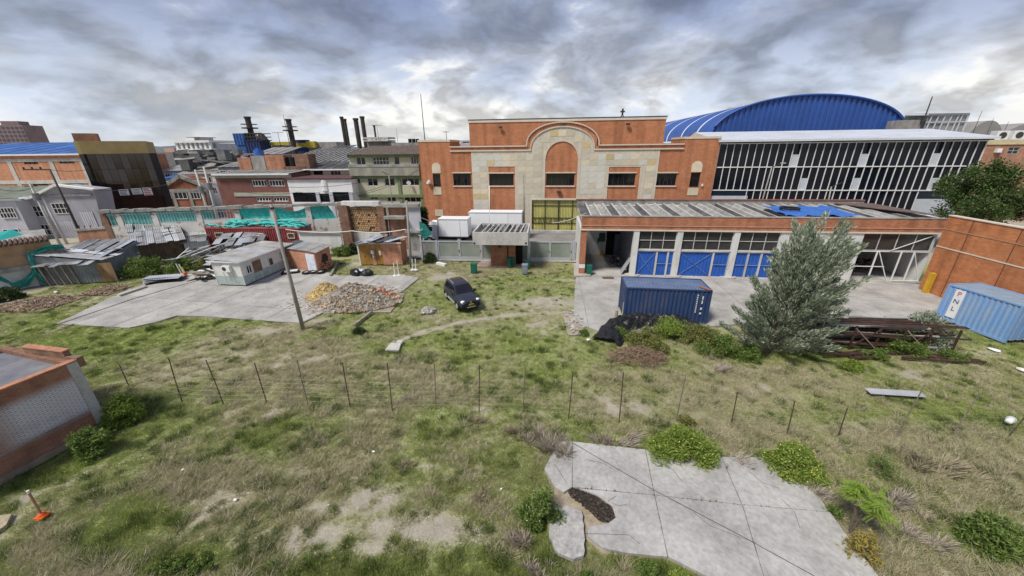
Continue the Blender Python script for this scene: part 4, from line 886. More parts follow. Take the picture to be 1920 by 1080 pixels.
# apartment block
f = far_frame(725, 385, 61, -5.5); x0, x1 = f.x(661, 340), f.x(790, 340)
W = [(668, 295, 685, 310, 2, 1), (699, 294, 729, 309, 5, 2), (739, 294, 749, 309, 1, 1), (770, 293, 785, 308, 3, 1), (667, 333, 675, 345, 1, 1), (689, 334, 708, 349, 2, 1), (721, 334, 740, 349, 2, 1), (753, 334, 788, 348, 3, 1), (694, 367, 708, 374, 2, 1), (726, 367, 742, 378, 2, 1), (758, 367, 790, 379, 3, 1)]
t = simple_house('apartment_block', 'three storey cream apartment block with green ledges and tiled roof', 'building', f, x0, x1, f.z(725, 290.5), 10, cream, W, white)
for yy in (290.5, 330.5, 365.5): z = f.z(725, yy); part('ledge', MB().box(x0-.1, x1+.1, -.3, -.003, z-.35, z+.1), greenp, t)
z = f.z(725, 311.5); part('ledge', MB().box(x0, x1, -.6, -.003, z-.1, z+.3), conc_d, t); part('balcony_wall', MB().box(x0+.02, x1-.02, -.55, -.01, f.z(725, 329), z-.11), M('stained_cream', (.36, .35, .28), .85, .35, .6, streak=.6, col2=(.2, .2, .17)), t)
for px in (662, 749, 789): xx = f.x(px, 345); part('pilaster', MB().box(xx-.25, xx+.25, -.15, -.003, 0, f.z(725, 331.5)), greenp, t)
for k in range(8): a = x0-.3+(x1-x0+.6)*k/8; part('roof_tiles', MB().corr(a, a+(x1-x0+.6)/8-.03, -.7, 9, f.z(725, 289), f.z(725, 273.5, 9), .45, .07), tiled, t)
p = f.w(f.x(766, 343, -.5), -.5, f.z(766, 344, -.5)); sd = thing('satellite_dish', 'small white satellite dish on the cream apartment wall', 'satellite dish', p)
part('dish', MB().tube([(0, 0, 0), (.06, -.12, .08)], .08, 12, .36), greyl, sd); part('arm', MB().bar((0, .4, -.1), (0, 0, 0), .08), steel, sd)
# ruined gatehouse of brick  ------------------------------------------------
f = Fr(650, 466, -5); T = tframe('brick_ruin', 'roofless brick ruin with a hollow block infill and tall ragged pier', 'ruin', f)
rr = lambda x0, y0, x1, y1, yy=0.: prect(f, x0, y0, x1, y1, yy)
def ragged(a, b, y0, y1, c, d, n=9, amp=.12):
    mb = MB(); h = (d-c)/n
    for k in range(n): mb.box(a+random.uniform(-amp, amp), b+random.uniform(-amp, amp)*.5, y0, y1, c+h*k, c+h*(k+1)-.001)
    return mb
a, b, c, d = rr(641, 384, 659, 467); part('pier', ragged(f.x(644, 430), f.x(661, 430), -.5, .3, 0, d, 26, .07), brick_old, T); pierx = f.x(661, 430)
part('white_beam', MB().box(f.x(642, 382), f.x(712, 382), -.4, .3, f.z(680, 385), f.z(680, 377)), whited, T)
a, b, c, d = rr(657, 389, 716, 433); part('wall', MB().box(pierx+.05, b, .12, .4, c-.2, d), M('dark_mortar', (.17, .12, .08), .95, .3, 4), T)
nxb, nzb = 13, 11; bw, bh = (b-pierx-.1)/nxb, (d-c)/nzb
blk = [MB().box(.03, bw-.03, 0, .11, .025, bh-.025).mesh('block', m_) for m_ in (M('clay_block_tan', (.46, .31, .17), .9, .2, 3, fine=.2), M('clay_block_orange', (.44, .25, .13), .9, .2, 3, fine=.2), M('clay_block_brown', (.26, .15, .09), .9, .3, 3, fine=.2))]
for j in range(nzb):
    for i in range(nxb-(j % 2)):
        if random.random() < .05: continue
        o = link('block', blk[random.choice((0, 0, 0, 1, 1, 2))], T); o.location = (pierx+.08+bw*(i+.5*(j % 2)), .0+random.uniform(-.02, .02), c+bh*j)
part('wall', MB().box(pierx, f.x(716, 450), .1, .35, 0, c-.202), whited, T)
a, b, c, d = rr(712, 386, 724, 450); part('column', ragged(f.x(714, 425), f.x(726, 425), -.4, .3, 0, d, 20, .06), brick_old, T)
a, b, c, d = rr(726, 388, 765, 450); part('wall', MB().box(f.x(727, 430)-.0, f.x(764, 430), .05, .3, 0, f.z(740, 405)), brick_f, T); part('wall', MB().box(f.x(727, 395), f.x(760, 395), .15, .4, f.z(740, 404), d), brick_f, T)
part('broken_slab', MB().box(f.x(724, 405), f.x(762, 405), -.8, .04, f.z(740, 409), f.z(740, 404)), conc_d, T); part('top_beam', MB().box(f.x(712, 384), f.x(786, 384), -.4, .4, f.z(740, 388), f.z(740, 382)), conc_d, T)
part('white_panel', MB().box(f.x(764, 405), f.x(789, 405), -.1, .04, f.z(775, 431), f.z(775, 387)), greyl, T)
part('concrete_pier', MB().box(f.x(766, 465)+.3, f.x(790, 465)+.2, -.6, .3, 0, f.z(775, 434)), conc_d, T); part('broken_slab', MB().box(f.x(764, 434), f.x(792, 434), -.9, .35, f.z(775, 434)+.002, f.z(775, 429)), conc_d, T)
part('downpipe', MB().tube([f_ for f_ in [(f.x(790, 440), -.95, f.z(785, 438)), (f.x(793, 440), -.95, f.z(785, 438)), (f.x(794, 470), -.95, 0)]], .06, 6), white, T)
part('downpipe', MB().tube([(f.x(727, 395), -.1, d), (f.x(730, 440), -.1, 0)], .06, 6), greyl, T)
# netting wall ---------------------------------------------------------------
pR = G(645, 381, 5.5); pL = G(190, 395, 5.5); dv = pR-pL; an = math.degrees(math.atan2(dv.y, dv.x))
f = Fr(0, 500, an); f.o = Vector((pL.x, pL.y, 0)); T = tframe('ruined_wall', 'long ruined white wall of piers and openings hung with teal netting', 'wall', f)
Lw = dv.length; piers = [f.x(px, py) for px, py in ((196, 410), (224, 412), (290, 408), (372, 403), (445, 402), (512, 402), (579, 402), (638, 402))]
zt_, zs_ = 5.5, f.z(400, 411.5)
peel = M('peeling_plaster', (.62, .60, .56), .9, .3, 1.1, .3, col2=(.30, .22, .16), thr=(.52, .62), fine=.1)
ZS = [f.z(240, 423), f.z(320, 417.5), f.z(400, 412), f.z(480, 410.5), f.z(545, 411), f.z(610, 411), f.z(625, 411)]; ZS = [f.z(205, 425)]+ZS[:6]
for k in range(len(piers)-1): part('lower_wall', MB().box(piers[k], piers[k+1] if k < len(piers)-2 else Lw, 0, .3, 0, ZS[k]), peel, T)
bb_ = MB(); x = piers[0]-.2
while x < Lw:
    w_ = random.uniform(.5, 1.3); bb_.box(x, min(x+w_, Lw), -.25-random.random()*.12, .45, zt_-.2-random.random()*.08, zt_+random.uniform(-.02, .16)); x += w_+.004
part('top_beam', bb_, conc_d, T)
for k, x in enumerate(piers): part('pier', MB().box(x-.32, x+.32, -.06, .38, 0, zt_-.4), peel if k > 0 else brick_old, T)
for k in range(len(piers)-1):
    x0, x1 = piers[k]+.33, piers[k+1]-.33; zs_ = ZS[k]; bars = MB().box(-.015, .015, -.015, .015, 0, zt_-.3-zs_).mesh('grille_bar', whited)
    if k in (0, 1, 2, 3):
        n = int((x1-x0)/.32)
        for i in range(n): o = link('grille_bar', bars, T); o.location = (x0+(x1-x0)*(i+.5)/n, .0, zs_)
        part('grille_rail', MB().box(x0, x1, -.02, .02, zs_+.05, zs_+.1).box(x0, x1, -.02, .02, zt_-.55, zt_-.5), whited, T)
    mb = MB(); nx, nz = 16, 6; xe = x1 if k != 3 else x0+(x1-x0)*.35; s0 = x0
    for i in range(nx+1):
        for j in range(nz+1):
            u_ = i/nx; v_ = j/nz; top = zt_-.22-(.9*math.sin(math.pi*u_*.8)**2*.6 if k == 5 else 0)-(max(0, u_-.75)*3.2*0 if k == 6 else 0)
            xx = s0+(xe-s0)*(u_ if k != 6 else u_*(.70+.22*(1-v_))); mb.v.append((xx, .12+.07*math.sin(i*1.9+j)+.05*math.sin(j*2.1+k), zs_-.05+(top-zs_)*v_))
    for i in range(nx):
        for j in range(nz): q = i*(nz+1)+j; mb.f.append((q, q+nz+1, q+nz+2, q+1))
    part('netting', mb, M('pale_teal_netting', (.12, .47, .43), .7, .3, 1.5, .1, fine=.15) if k < 4 else teal, T, smooth=True)
# ---------------------------------------------------------------- shacks
def lean_to(name, label, A, B, depth, z0, z1, nsheet, wallm, over=.5, open_=False, posts=0, jit=.12):
    d = B-A; L_ = d.length; t = thing(name, label, 'shack', (A.x, A.y, 0), math.atan2(d.y, d.x))
    part('front_wall', MB().corrv(0 if not open_ else L_*.5, L_, 0, z0-.05, 0, .3, .03), wallm, t); part('side_wall', MB().quad((0, .0, 0), (0, depth, 0), (0, depth, z1-.1), (0, 0, z0-.1)), wallm, t); part('side_wall', MB().quad((L_, 0, 0), (L_, 0, z0-.1), (L_, depth, z1-.1), (L_, depth, 0)), wallm, t)
    part('back_wall', MB().box(0, L_, depth-.1, depth, 0, z1-.15), M('dark_boards', (.07, .06, .05), .9, .4), t)
    for r_ in range(2):
        for k in range(nsheet):
            a = L_*k/nsheet-.15+random.uniform(-jit, jit); b = a+L_/nsheet*1.12; y0 = -over+random.uniform(-jit, jit)*2 if r_ == 0 else depth*.45; y1 = depth*.55 if r_ == 0 else depth+.2
            q0 = z0+(z1-z0)*(y0/depth); q1 = z0+(z1-z0)*(y1/depth); e = random.uniform(0, .08)+r_*.05
            s_ = part('roof_sheet', MB().corr(a, b, y0, y1, q0+e, q1+e+.02, .16, .018), random.choice((galv, galv, galv_l)), t)
            s_.rotation_euler = (0, rad(random.uniform(-1, 1)), rad(random.uniform(-2, 2)))
    for k in range(posts): x = L_*.5*k/max(1, posts-1); part('post', MB().bar((x+.3, -.1, 0), (x, -.1, z0-.02), .12), wood, t)
    for k in range(5): x = random.uniform(0, L_*.9); y = random.uniform(0, depth*.8); part('roof_batten', MB().bar((x, y, z0+(z1-z0)*y/depth+.12), (x+random.uniform(.6, 1.6), y+random.uniform(-.4, .4), z0+(z1-z0)*y/depth+.14), .07), wood, t)
    return t
gw = M('grey_sheet_wall', (.22, .24, .26), .6, .3, .8, metal=.2)
tS = lean_to('open_shack', 'tin roofed shack with slanting timber props in the left corner of the yard', G(90, 535), G(199, 528), 5.5, 2.1, 3.0, 9, gw, .7, True, 5)
part('timber_panel', MB().box(4.6, 5.9, -.08, -.03, 0, 1.9), M('orange_timber', (.27, .17, .09), .85, .4, 2, streak=.8), tS)
lean_to('sheet_shack', 'grey sheet walled shack with a patched tin roof behind the white flowering bush', G(202, 527), G(244, 510), 8, 2.2, 3.5, 5, gw, .4)
lean_to('plank_shack', 'tin roofed shack with dark doorway and board wall behind the yard bushes', G(262, 500), G(362, 484), 9, 2.5, 4.0, 9, M('shack_boards', (.13, .09, .06), .9, .4, 2, streak=.5), .6)
lean_to('low_tin_shack', 'low tin shack with pale sheet front beside the portable cabin', G(354, 486), G(398, 480), 5, 2.0, 2.5, 3, galv_l, .3)
# messy sheet heap roof behind cabin
lean_to('scrap_roof_shack', 'shack behind the portable cabin roofed with loose scrap sheets', G(415, 492), G(500, 483), 3.6, 2.1, 2.5, 7, gw, .6, jit=.3)
t = thing('scrap_heap', 'tangle of loose roofing sheets and poles left of the portable cabin', 'scrap pile', G(400, 500))
for k in range(26):
    x, y = random.uniform(-3.0, 3.0), random.uniform(-1.5, 3.5); z = random.uniform(1.0, 1.9)
    o = part('sheet' if k % 2 else 'pole', MB().corr(-.5, .5, -1.3, 1.3, 0, 0, .16, .02) if k % 2 else MB().bar((-1.8, 0, 0), (1.8, 0, .1), .07), random.choice((galv, galv_l, steel)) if k % 2 else random.choice((wood, whited)), t)
    o.location = (x, y, z if k % 2 else z+.2); o.rotation_euler = (rad(random.uniform(-14, 14)), rad(random.uniform(-10, 10)), random.uniform(0, 3))
for k in range(6): part('prop', MB().bar((random.uniform(-3, 3), random.uniform(-1, 3), 0), (random.uniform(-3, 3), random.uniform(-1, 3), 2), .09), wood, t)
# maroon site container with teal tarp heap
f = Fr(405, 473, -4); T = tframe('maroon_container', 'maroon panelled site container below a heap of teal tarpaulin', 'container', f); a, b = f.x(388, 440), f.x(562, 440); zc = f.z(470, 429)
part('body', MB().corrv(a, b, 0, zc, 0, .28, .04, True).box(a, b, .06, 2.6, 0, zc), maroon, T); part('roof_rail', MB().box(a-.05, b+.05, -.08, 2.65, zc, zc+.1), maroon, T)
for q in ((404, 436, 420, 445), (433, 437, 447, 445), (540, 437, 553, 447)): window(T, *prect(f, *q, -.06), 1, 1, -.1, cream, M('brown_glass', (.08, .06, .05), .3), .08)
tarp = MB(); th = thing('tarp_heap', 'heap of folded teal tarpaulin lying on the maroon container', 'tarpaulin', f.w(0, 0), f.a)
for k in range(34):
    x = random.uniform(a+.5, b-1); y = random.uniform(.2, 2.4); z = zc+.12+random.random()*.55; L_ = random.uniform(1.5, 3.5)
    o = part('fold', MB().tube([(-L_/2, 0, 0), (-L_/4, .1, .08), (0, -.08, .0), (L_/4, .1, .1), (L_/2, 0, -.03)], random.uniform(.1, .2), 5, smooth) if False else MB().tube([(-L_/2, 0, 0), (-L_/4, .12, .1), (0, -.1, .0), (L_/4, .12, .12), (L_/2, 0, -.05)], random.uniform(.09, .2), 5), teal, th, smooth=True); o.location = (x, y, z); o.rotation_euler = (0, rad(random.uniform(-8, 8)), rad(random.uniform(-22, 22)))
# left ochre wall, tarps
q0, q1 = G(0, 549), G(82, 534); dv = q1-q0; f = Fr(0, 549, math.degrees(math.atan2(dv.y, dv.x))); T = tframe('ochre_yard_wall', 'old ochre and white yard wall with a tiled top at the left edge', 'wall', f)
e0, e1 = -6., f.x(128, 525); zt2 = f.z(40, 457)
part('wall', MB().box(e0, e1, 0, .4, 0, zt2*.45), whited, T); part('upper_wall', MB().box(e0, e1, .02, .42, zt2*.45, zt2), M('ochre_plaster', (.42, .27, .16), .9, .3, .8, .2, fine=.1), T); part('ledge', MB().box(e0, e1, -.35, .01, zt2*.42, zt2*.52), conc_d, T)
for k in range(34): x = e0+(e1-e0)*k/34; part('roof_tile', MB().tube([(x+.15, -.3, zt2+.05), (x+.15, 1.4, zt2+.25)], .13, 6), M('dark_ridge_tile', (.12, .07, .055), .9, .3), T)
part('roof_slope', MB().quad((e0, -.3, zt2+.02), (e1, -.3, zt2+.02), (e1, 5, zt2+.5), (e0, 5, zt2+.5)), conc_d, T)
tt = thing('teal_tent', 'teal tarpaulin pitched like a tent above the ochre wall at the left edge', 'tarpaulin', f.w(0, 0), f.a)
s = lambda px, py, yy: (f.x(px, py, yy), yy, f.z(px, py, yy))
part('canopy', MB().quad(s(-70, 452, 2), s(22, 430, 4), s(-30, 462, 1)).quad(s(-30, 462, 1), s(22, 430, 4), s(66, 449, 3)), M('bright_teal_tarp', (.04, .42, .37), .6, .2, 1.5, .1), tt); part('pole', MB().bar(s(22, 430, 4), (f.x(22, 430, 4), 4, 0), .1), wood, tt)
nt2 = thing('hanging_netting', 'torn dark teal netting draped over the ochre wall corner and shack', 'netting', f.w(0, 0), f.a)
def drape(pts, wd, mat, parent, n=5):
    mb = MB(); m = len(pts)
    for k, p in enumerate(pts):
        p = Vector(p)
        for j in range(n): mb.v.append(tuple(p+Vector((random.uniform(-.12, .12), random.uniform(-.12, .12), -wd*(j/(n-1)-.5)+random.uniform(-.08, .08)))))
    for k in range(m-1):
        for j in range(n-1): q = k*n+j; mb.f.append((q, q+n, q+n+1, q+1))
    return part('drape', mb, mat, parent)
drape([s(-5, 520, -.4), s(10, 528, -.5), s(30, 536, -.5), s(48, 530, -.5), s(60, 518, -.5), s(70, 500, -.5)], .6, teal_d, nt2); drape([s(58, 478, -.6), s(63, 500, -.6), s(72, 518, -.6), s(80, 522, -.6)], 1.4, teal_d, nt2); drape([s(60, 477, -.6), s(75, 470, -.6), s(92, 464, -.6), s(110, 462, -.6), s(122, 462, -.6)], .5, teal_d, nt2)
# brick parapet piece
f = Fr(160, 500, 6); f.o = Vector((*G(160, 470)[:2], 0)); q = prect(f, 143, 428, 222, 455); T = tframe('brick_parapet', 'reddish brick wall stub above the tin shack roofs', 'wall', f); part('wall', MB().yprism([(f.x(148, 457), 0), (f.x(222, 448), 0), f.s(215, 427), f.s(143, 433)], 0, .35), brick_f, T)
part('coping', MB().ribbon([f.s(141, 432), f.s(217, 425.5)], .25, -.1, .45), conc_d, T)
for px in (150, 160, 171): xx, zz = f.s(px, 431, .1); part('rebar', MB().bar((xx, .1, zz), (xx+.1, .1, zz+.6), .06), steel, T)
# portable cabin ---------------------------------------------------------------
A = G(461, 537); Bq = G(538, 503); dL = (Bq-A); L_ = 6.6; an = math.atan2(dL.y, dL.x)
T = thing('portable_cabin', 'shabby white and pale green portable cabin with a low grey roof', 'cabin', A, an)
cabw = M('cabin_white', (.62, .62, .58), .6, .25, 1.2, .05, col2=(.42, .40, .35), thr=(.55, .75)); cabg = M('cabin_green', (.34, .42, .40), .6, .25, 1.2, col2=(.25, .26, .24), thr=(.5, .75)); Wd = 2.9; hz = 2.35
part('wall', MB().box(0, L_, 0, Wd, .12, .98), cabg, T); part('upper_wall', MB().box(0, L_, 0, Wd, .982, hz), cabw, T)
part('skid', MB().box(.1, L_-.1, .15, .3, 0, .118), steel, T); part('skid', MB().box(.1, L_-.1, Wd-.3, Wd-.15, 0, .118), steel, T)
for k in range(6): part('roof_sheet', MB().corr(-.25+(L_+.5)*k/6, -.25+(L_+.5)*(k+1)/6+.05, -.35, Wd+.4, hz+.12, hz+.35, .2, .02), random.choice((galv, asb)), T)
part('roof_edge', MB().box(-.2, L_+.2, -.33, -.27, hz+.0, hz+.12).box(-.22, -.16, -.26, Wd+.3, hz+.02, hz+.14), white, T)
for x in (0, 1.1, 2.2, 3.3, 4.4, 5.5, L_): part('panel_joint', MB().box(x-.02, x+.02, -.03, -.003, .12, hz), whited, T)
for y in (.02, 1., 1.95, Wd-.02): part('panel_joint', MB().box(-.03, -.003, y-.02, y+.02, .12, hz), whited, T)
window(T, .5, 1.15, 1.05, 1.85, 2, 1, -.04, white, glass, .05); part('shutter', MB().box(1.35, 2.35, -.06, -.004, .9, 2.0), M('brown_board', (.20, .13, .08), .9, .3), T); window(T, 3.3, 3.9, .95, 1.75, 1, 1, -.04, cabw, M('brown_glass', (.08, .06, .05), .3), .05); window(T, 5.0, 5.25, 1.2, 1.9, 1, 1, -.04, cabw, glass, .04); window(T, 5.4, 6.1, 1.1, 2.0, 2, 1, -.04, cabw, glass, .05)
ac = part('air_conditioner', MB().box(-.3, -.004, .9, 1.7, 1.5, 2.05), white, T); part('fan', MB().cyl((-.32, 1.45, 1.78), .2, .03, 'x', 14), steel, ac)
# small brick hut
A, Bq, C_ = G(537, 500), G(597, 511), G(624, 497)
def wallseg(T, name, P0, P1, h, mat, th=.15):
    d = P1-P0; o = part(name, MB().box(0, d.length, 0, th, 0, h), mat, T); o.location = P0-T.location; o.rotation_euler = (0, 0, math.atan2(d.y, d.x)); return o
T = thing('small_brick_hut', 'small hollow brick hut with a white door and a broken right wall', 'hut', Vector((A.x, A.y, 0))); h = 2.15
D_ = A+(C_-Bq)
wallseg(T, 'wall', A, Bq, h, brick_p); w2_ = wallseg(T, 'wall', Bq, C_, h, brick_p); wallseg(T, 'wall', C_, D_, h, brick_p); wallseg(T, 'wall', D_, A, h, brick_p)
d = (Bq-A); o = part('door', MB().box(d.length*.72, d.length*.98, -.06, -.004, 0, 1.9), M('white_panel_door', (.62, .66, .74), .5, .15), T); o.rotation_euler = (0, 0, math.atan2(d.y, d.x))
p2 = part('door_panel', MB(), white, o) if False else None
for k in range(2):
    for j in range(3): part('door_panel', MB().box(d.length*(.75+.115*k), d.length*(.75+.115*k+.09), -.075, -.062, .15+.58*j, .6+.58*j), M('white_panel_door', (.62, .66, .74)), o)
d2 = C_-Bq; hole = part('broken_hole', MB().yprism([(d2.length*.3, .8), (d2.length*.4, .5), (d2.length*.7, .5), (d2.length*.8, 1.1), (d2.length*.7, 1.6), (d2.length*.45, 1.65)], -.01, -.003), M('hole_dark', (.05, .03, .025), .95), T); hole.location = Bq-A; hole.rotation_euler = (0, 0, math.atan2(d2.y, d2.x))
mb = MB()
for k in range(26): x, z = random.uniform(.2, .85)*d2.length, abs(random.gauss(0, .5)); mb.box(x, x+.28, -.3+z*.15, -.05+z*.1, z*.8, z*.8+.12)
bk = part('loose_bricks', mb, BR('pink_brick', (0, 0, 0), (0, 0, 0), (0, 0, 0)), T, kind='stuff'); bk.location = Bq-A; bk.rotation_euler = hole.rotation_euler
rc = [A, Bq, C_, D_]; ctr = sum(rc, Vector())/4
for k in range(5):
    u0_, u1_ = k/5, (k+1)/5+.02; e = lambda p: (p-ctr)*1.12+ctr-A
    q = [e(A+(Bq-A)*u0_), e(A+(Bq-A)*u1_), e(D_+(C_-D_)*u1_), e(D_+(C_-D_)*u0_)]; zz = h+.06+random.random()*.04
    part('roof_sheet', MB().quad(*[(p.x, p.y, zz+(.1 if i > 1 else 0)) for i, p in enumerate(q)]).quad(*[(p.x, p.y, zz-.02+(.1 if i > 1 else 0)) for i, p in enumerate(q)]), random.choice((galv, asb, dark_rf)), T)
# latrine hut
f = Fr(675, 497, 0); dv = G(755, 496)-G(675, 497); f = Fr(675, 497, math.degrees(math.atan2(dv.y, dv.x))); T = tframe('latrine_hut', 'low pink brick hut with three ochre doors and a debris covered roof', 'hut', f); Lh = dv.length; hh = f.z(710, 457)
part('wall', MB().box(Lh*.56, Lh, 0, .15, 0, hh), brick_p, T); part('wall', MB().box(0, .15, .0, 2.2, 0, hh), white, T); part('wall', MB().box(Lh-.15, Lh, .151, 2.2, 0, hh), clayb, T); part('wall', MB().box(0.16, Lh-.16, 2.05, 2.2, 0, hh), clayb, T); part('pier', MB().box(Lh*.32, Lh*.40, 0, .15, 0, hh), brick_p, T); part('lintel', MB().box(-.1, Lh+.1, -.06, -.003, hh-.02, hh+.14), whited, T)
for a, b in ((.02, .17), (.175, .315), (.405, .555)): dd = part('door', MB().box(Lh*a, Lh*b, .03, .08, .05, hh-.06), ochre, T); part('handle', MB().box(Lh*b-.15, Lh*b-.08, .0, .03, .9, 1.1), steel, dd)
part('notice', MB().box(Lh*.48, Lh*.525, .01, .028, 1.1, 1.6), white, T); part('utility_box', MB().cyl((Lh*.36, -.2, 1.35), .2, .4, 'z', 10).box(Lh*.34, Lh*.38, -.2, -.01, .9, 1.3), alu, T)
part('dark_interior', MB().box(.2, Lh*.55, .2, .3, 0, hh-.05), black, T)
for k in range(20): x = random.uniform(-.2, Lh-.6); o = part('roof_sheet', MB().corr(0, random.uniform(.4, 1.0), -.3, 2.4, 0, .12, .16, .02), random.choice((galv, galv_l, dark_rf, dark_rf, black)), T); o.location = (x, random.uniform(-.3, .1), hh+.15+random.random()*.22); o.rotation_euler = (rad(random.uniform(-4, 4)), rad(random.uniform(-10, 10)), rad(random.uniform(-40, 10)))
# white low wall behind huts
f = Fr(600, 476, -5); T = tframe('white_yard_wall', 'low white wall between the small brick hut and the brick ruin', 'wall', f); part('wall', MB().box(f.x(563, 455), f.x(641, 455), 0, .2, 0, f.z(600, 437)), whited, T); part('coping', MB().box(f.x(560, 440), f.x(641, 440), -.2, .3, f.z(600, 437)+.002, f.z(600, 434)), conc_d, T)
# ------------------------------------------------------------------ industrial skyline
def stack(px0, py0, px1, py1, Y, r, label, plat=False):
    p0, p1 = V(px0, py0, Y), V(px1, py1, Y); t = thing('smoke_stack', label, 'chimney', (p0.x, p0.y, 0)); part('flue', MB().tube([(0, 0, 0), (0, 0, p1.z)], r, 10, r*.92), M('sooty_steel', (.06, .05, .045), .8, .4, .4), t)
    part('rim', MB().cyl((0, 0, p1.z-.4), r*1.15, .45, 'z', 10), steel, t)
    if plat: z = V(px0, py1+22, Y).z; part('platform', MB().cyl((0, 0, z), r*2.6, .25, 'z', 10), steel, t); part('railing', MB().tube([(r*2.5*math.cos(a), r*2.5*math.sin(a), z+1.1) for a in np.linspace(0, 6.28, 11)], .08, 4), steel, t)
stack(474, 262, 466.5, 219, 112, .8, 'sooty smoke stack rising from the blue clad plant', True); stack(551, 275, 542.5, 223.5, 112, .75, 'dark smoke stack with a platform, alone right of the blue clad plant', True)
stack(650, 280, 641, 219, 108, .45, 'leftmost and thinnest tall stack of the four behind the dark roof'); stack(655, 278, 646.5, 223, 112, .42, 'thin stack close behind the leftmost of the four tall ones')
stack(674, 272, 667, 222, 104, .62, 'thick shorter stack third of the four behind the dark roof'); stack(684, 256, 678.5, 218.5, 104, .55, 'rightmost of the four tall dark stacks beside grey plant'); stack(705, 262, 703, 235, 100, .25, 'short thin pipe stack on the grey plant roof')
f = far_frame(460, 275, 110, 0); T = tframe('blue_clad_plant', 'industrial plant with blue cladding and open steel platform', 'plant', f)
a, b, c, d = prect(f, 439, 250, 459, 272); part('cladding', MB().corrv(a, b, c, d, 0, .8, .12).box(a, b, .2, 5, 0, d-.05), M('plant_blue', (.05, .13, .34), .6, .3, .6), T)
a, b, c, d = prect(f, 459, 262, 487, 275); part('cladding', MB().corrv(a, b, 0, d, 0, .8, .12).box(a, b, .2, 5, 0, d), M('plant_navy', (.03, .05, .14), .6, .3, .6), T)
a, b, c, d = prect(f, 459, 250, 492, 263); mb = MB()
for x in np.linspace(a, b, 7): mb.bar((x, 0, c), (x, 0, d), .2)
for z in (c, (c+d)/2, d): mb.bar((a, 0, z), (b, 0, z), .22).bar((a, 4, z), (b, 4, z), .22)
part('steel_frame', mb, steel, T); part('tank', MB().cyl(((a+b)/2+1, 2, c), 1.6, (d-c)*.9, 'z', 12, .7), M('sooty_steel', (.06, .05, .045)), T)
f = far_frame(545, 280, 114, 0); T = tframe('yellow_plant', 'low industrial plant with yellow beams between the stacks', 'plant', f)
for q in ((505, 266, 545, 272), (575, 265, 590, 277), (545, 268, 575, 276)): a, b, c, d = prect(f, *q); part('beam', MB().box(a, b, 0, 1.5, c, d), M('machine_yellow', (.48, .38, .05), .6, .2), T)
a, b, c, d = prect(f, 505, 272, 590, 290); part('body', MB().box(a, b, 1.6, 8, 0, d), conc_d, T); a, b, c, d = prect(f, 553, 262, 572, 279); part('cladding', MB().box(a, b, .5, 3, 0, d), M('plant_navy', (.03, .05, .14)), T)
a, b, c, d = prect(f, 590, 266, 627, 280); part('annex', MB().box(a, b, 1.6, 8, 0, d), conc_d, T)
f = far_frame(700, 265, 96, -4); T = tframe('grey_frame_plant', 'grey concrete frame on the roofs behind the apartment block', 'plant', f); a, b, c, d = prect(f, 681, 257, 728, 274)
part('slab', MB().box(a, b, 0, 5, d-.4, d).box(a, b, 0, 5, c+1.1, c+1.4), conc_l, T); part('wall', MB().box(a, b, 2, 5, 0, c+1.05), conc_d, T)
for x in np.linspace(a, b, 7): part('column', MB().box(x-.15, x+.15, 0, .3, c+1.42, d-.42), conc_l, T)
f = far_frame(760, 275, 80, -5); T = tframe('grey_roof_house', 'grey roofed house with three black water tanks above the apartment block', 'house', f); a, b, c, d = prect(f, 734, 267.5, 787, 276); part('wall', MB().box(a, b, 0, 7, 0, d), conc_d, T)
for px in (766, 773, 780): xx, zz = f.s(px, 267.5); part('water_tank', MB().cyl((xx, 1, zz), .35, .75, 'z', 10), black, T)
mast(710, 262, 233, far_frame(710, 262, 90), 0, 'T shaped rooftop aerial behind the grey frame plant', .05, 1.2); mast(746, 268, 240, far_frame(746, 268, 90), 0, 'thin aerial between the grey plant and the orange warehouse', .05); mast(525, 268, 247, far_frame(525, 268, 112), 0, 'T shaped aerial above the yellow plant', .08, 1.6); mast(545, 280, 215, far_frame(545, 280, 112), -2, 'thin lattice aerial beside the lone smoke stack', .1)
# white concrete frame building
f = far_frame(370, 285, 150, -4); T = tframe('white_frame_building', 'distant white concrete frame building with open bays', 'building', f)
a, b, c, d = prect(f, 332, 266, 398, 300); zt3 = f.z(365, 267.5); zm3 = f.z(365, 281)
part('body', MB().box(a+1, b, 2.5, 14, 0, zt3-.3), greyl, T); part('roof_slab', MB().box(a-1.5, b+.2, -.5, 14, zt3, zt3+.8), white, T); part('floor_slab', MB().box(a, b, -.2, 2.4, zm3-.4, zm3+.4), white, T)
for k, x in enumerate(np.linspace(a+.5, b-.5, 8)): part('column', MB().box(x-.45, x+.45, 0, .9, 0, zt3), white, T)
part('roof_hut', MB().box(a+(b-a)*.40, a+(b-a)*.58, 3, 9, zt3+.8, f.z(370, 257.5)), greyl, T); part('canopy', MB().box(a+(b-a)*.3, a+(b-a)*.62, 1, 10, f.z(370, 257.5)+.01, f.z(370, 256.5)), M('brown_trim', (.2, .12, .1), .8), T)
f = far_frame(305, 300, 100, 4)
simple_house('grey_block', 'windowless grey rendered block beyond the black glass building', 'building', f, f.x(283, 295), f.x(326, 295), f.z(305, 285.5), 12, M('far_grey_green', (.27, .28, .27), .9, .15), [])
f = far_frame(318, 290, 170, 0); simple_house('pink_house', 'small distant pink house over the grey block', 'house', f, f.x(309, 285), f.x(328, 285), f.z(318, 278), 10, pinkw, [])
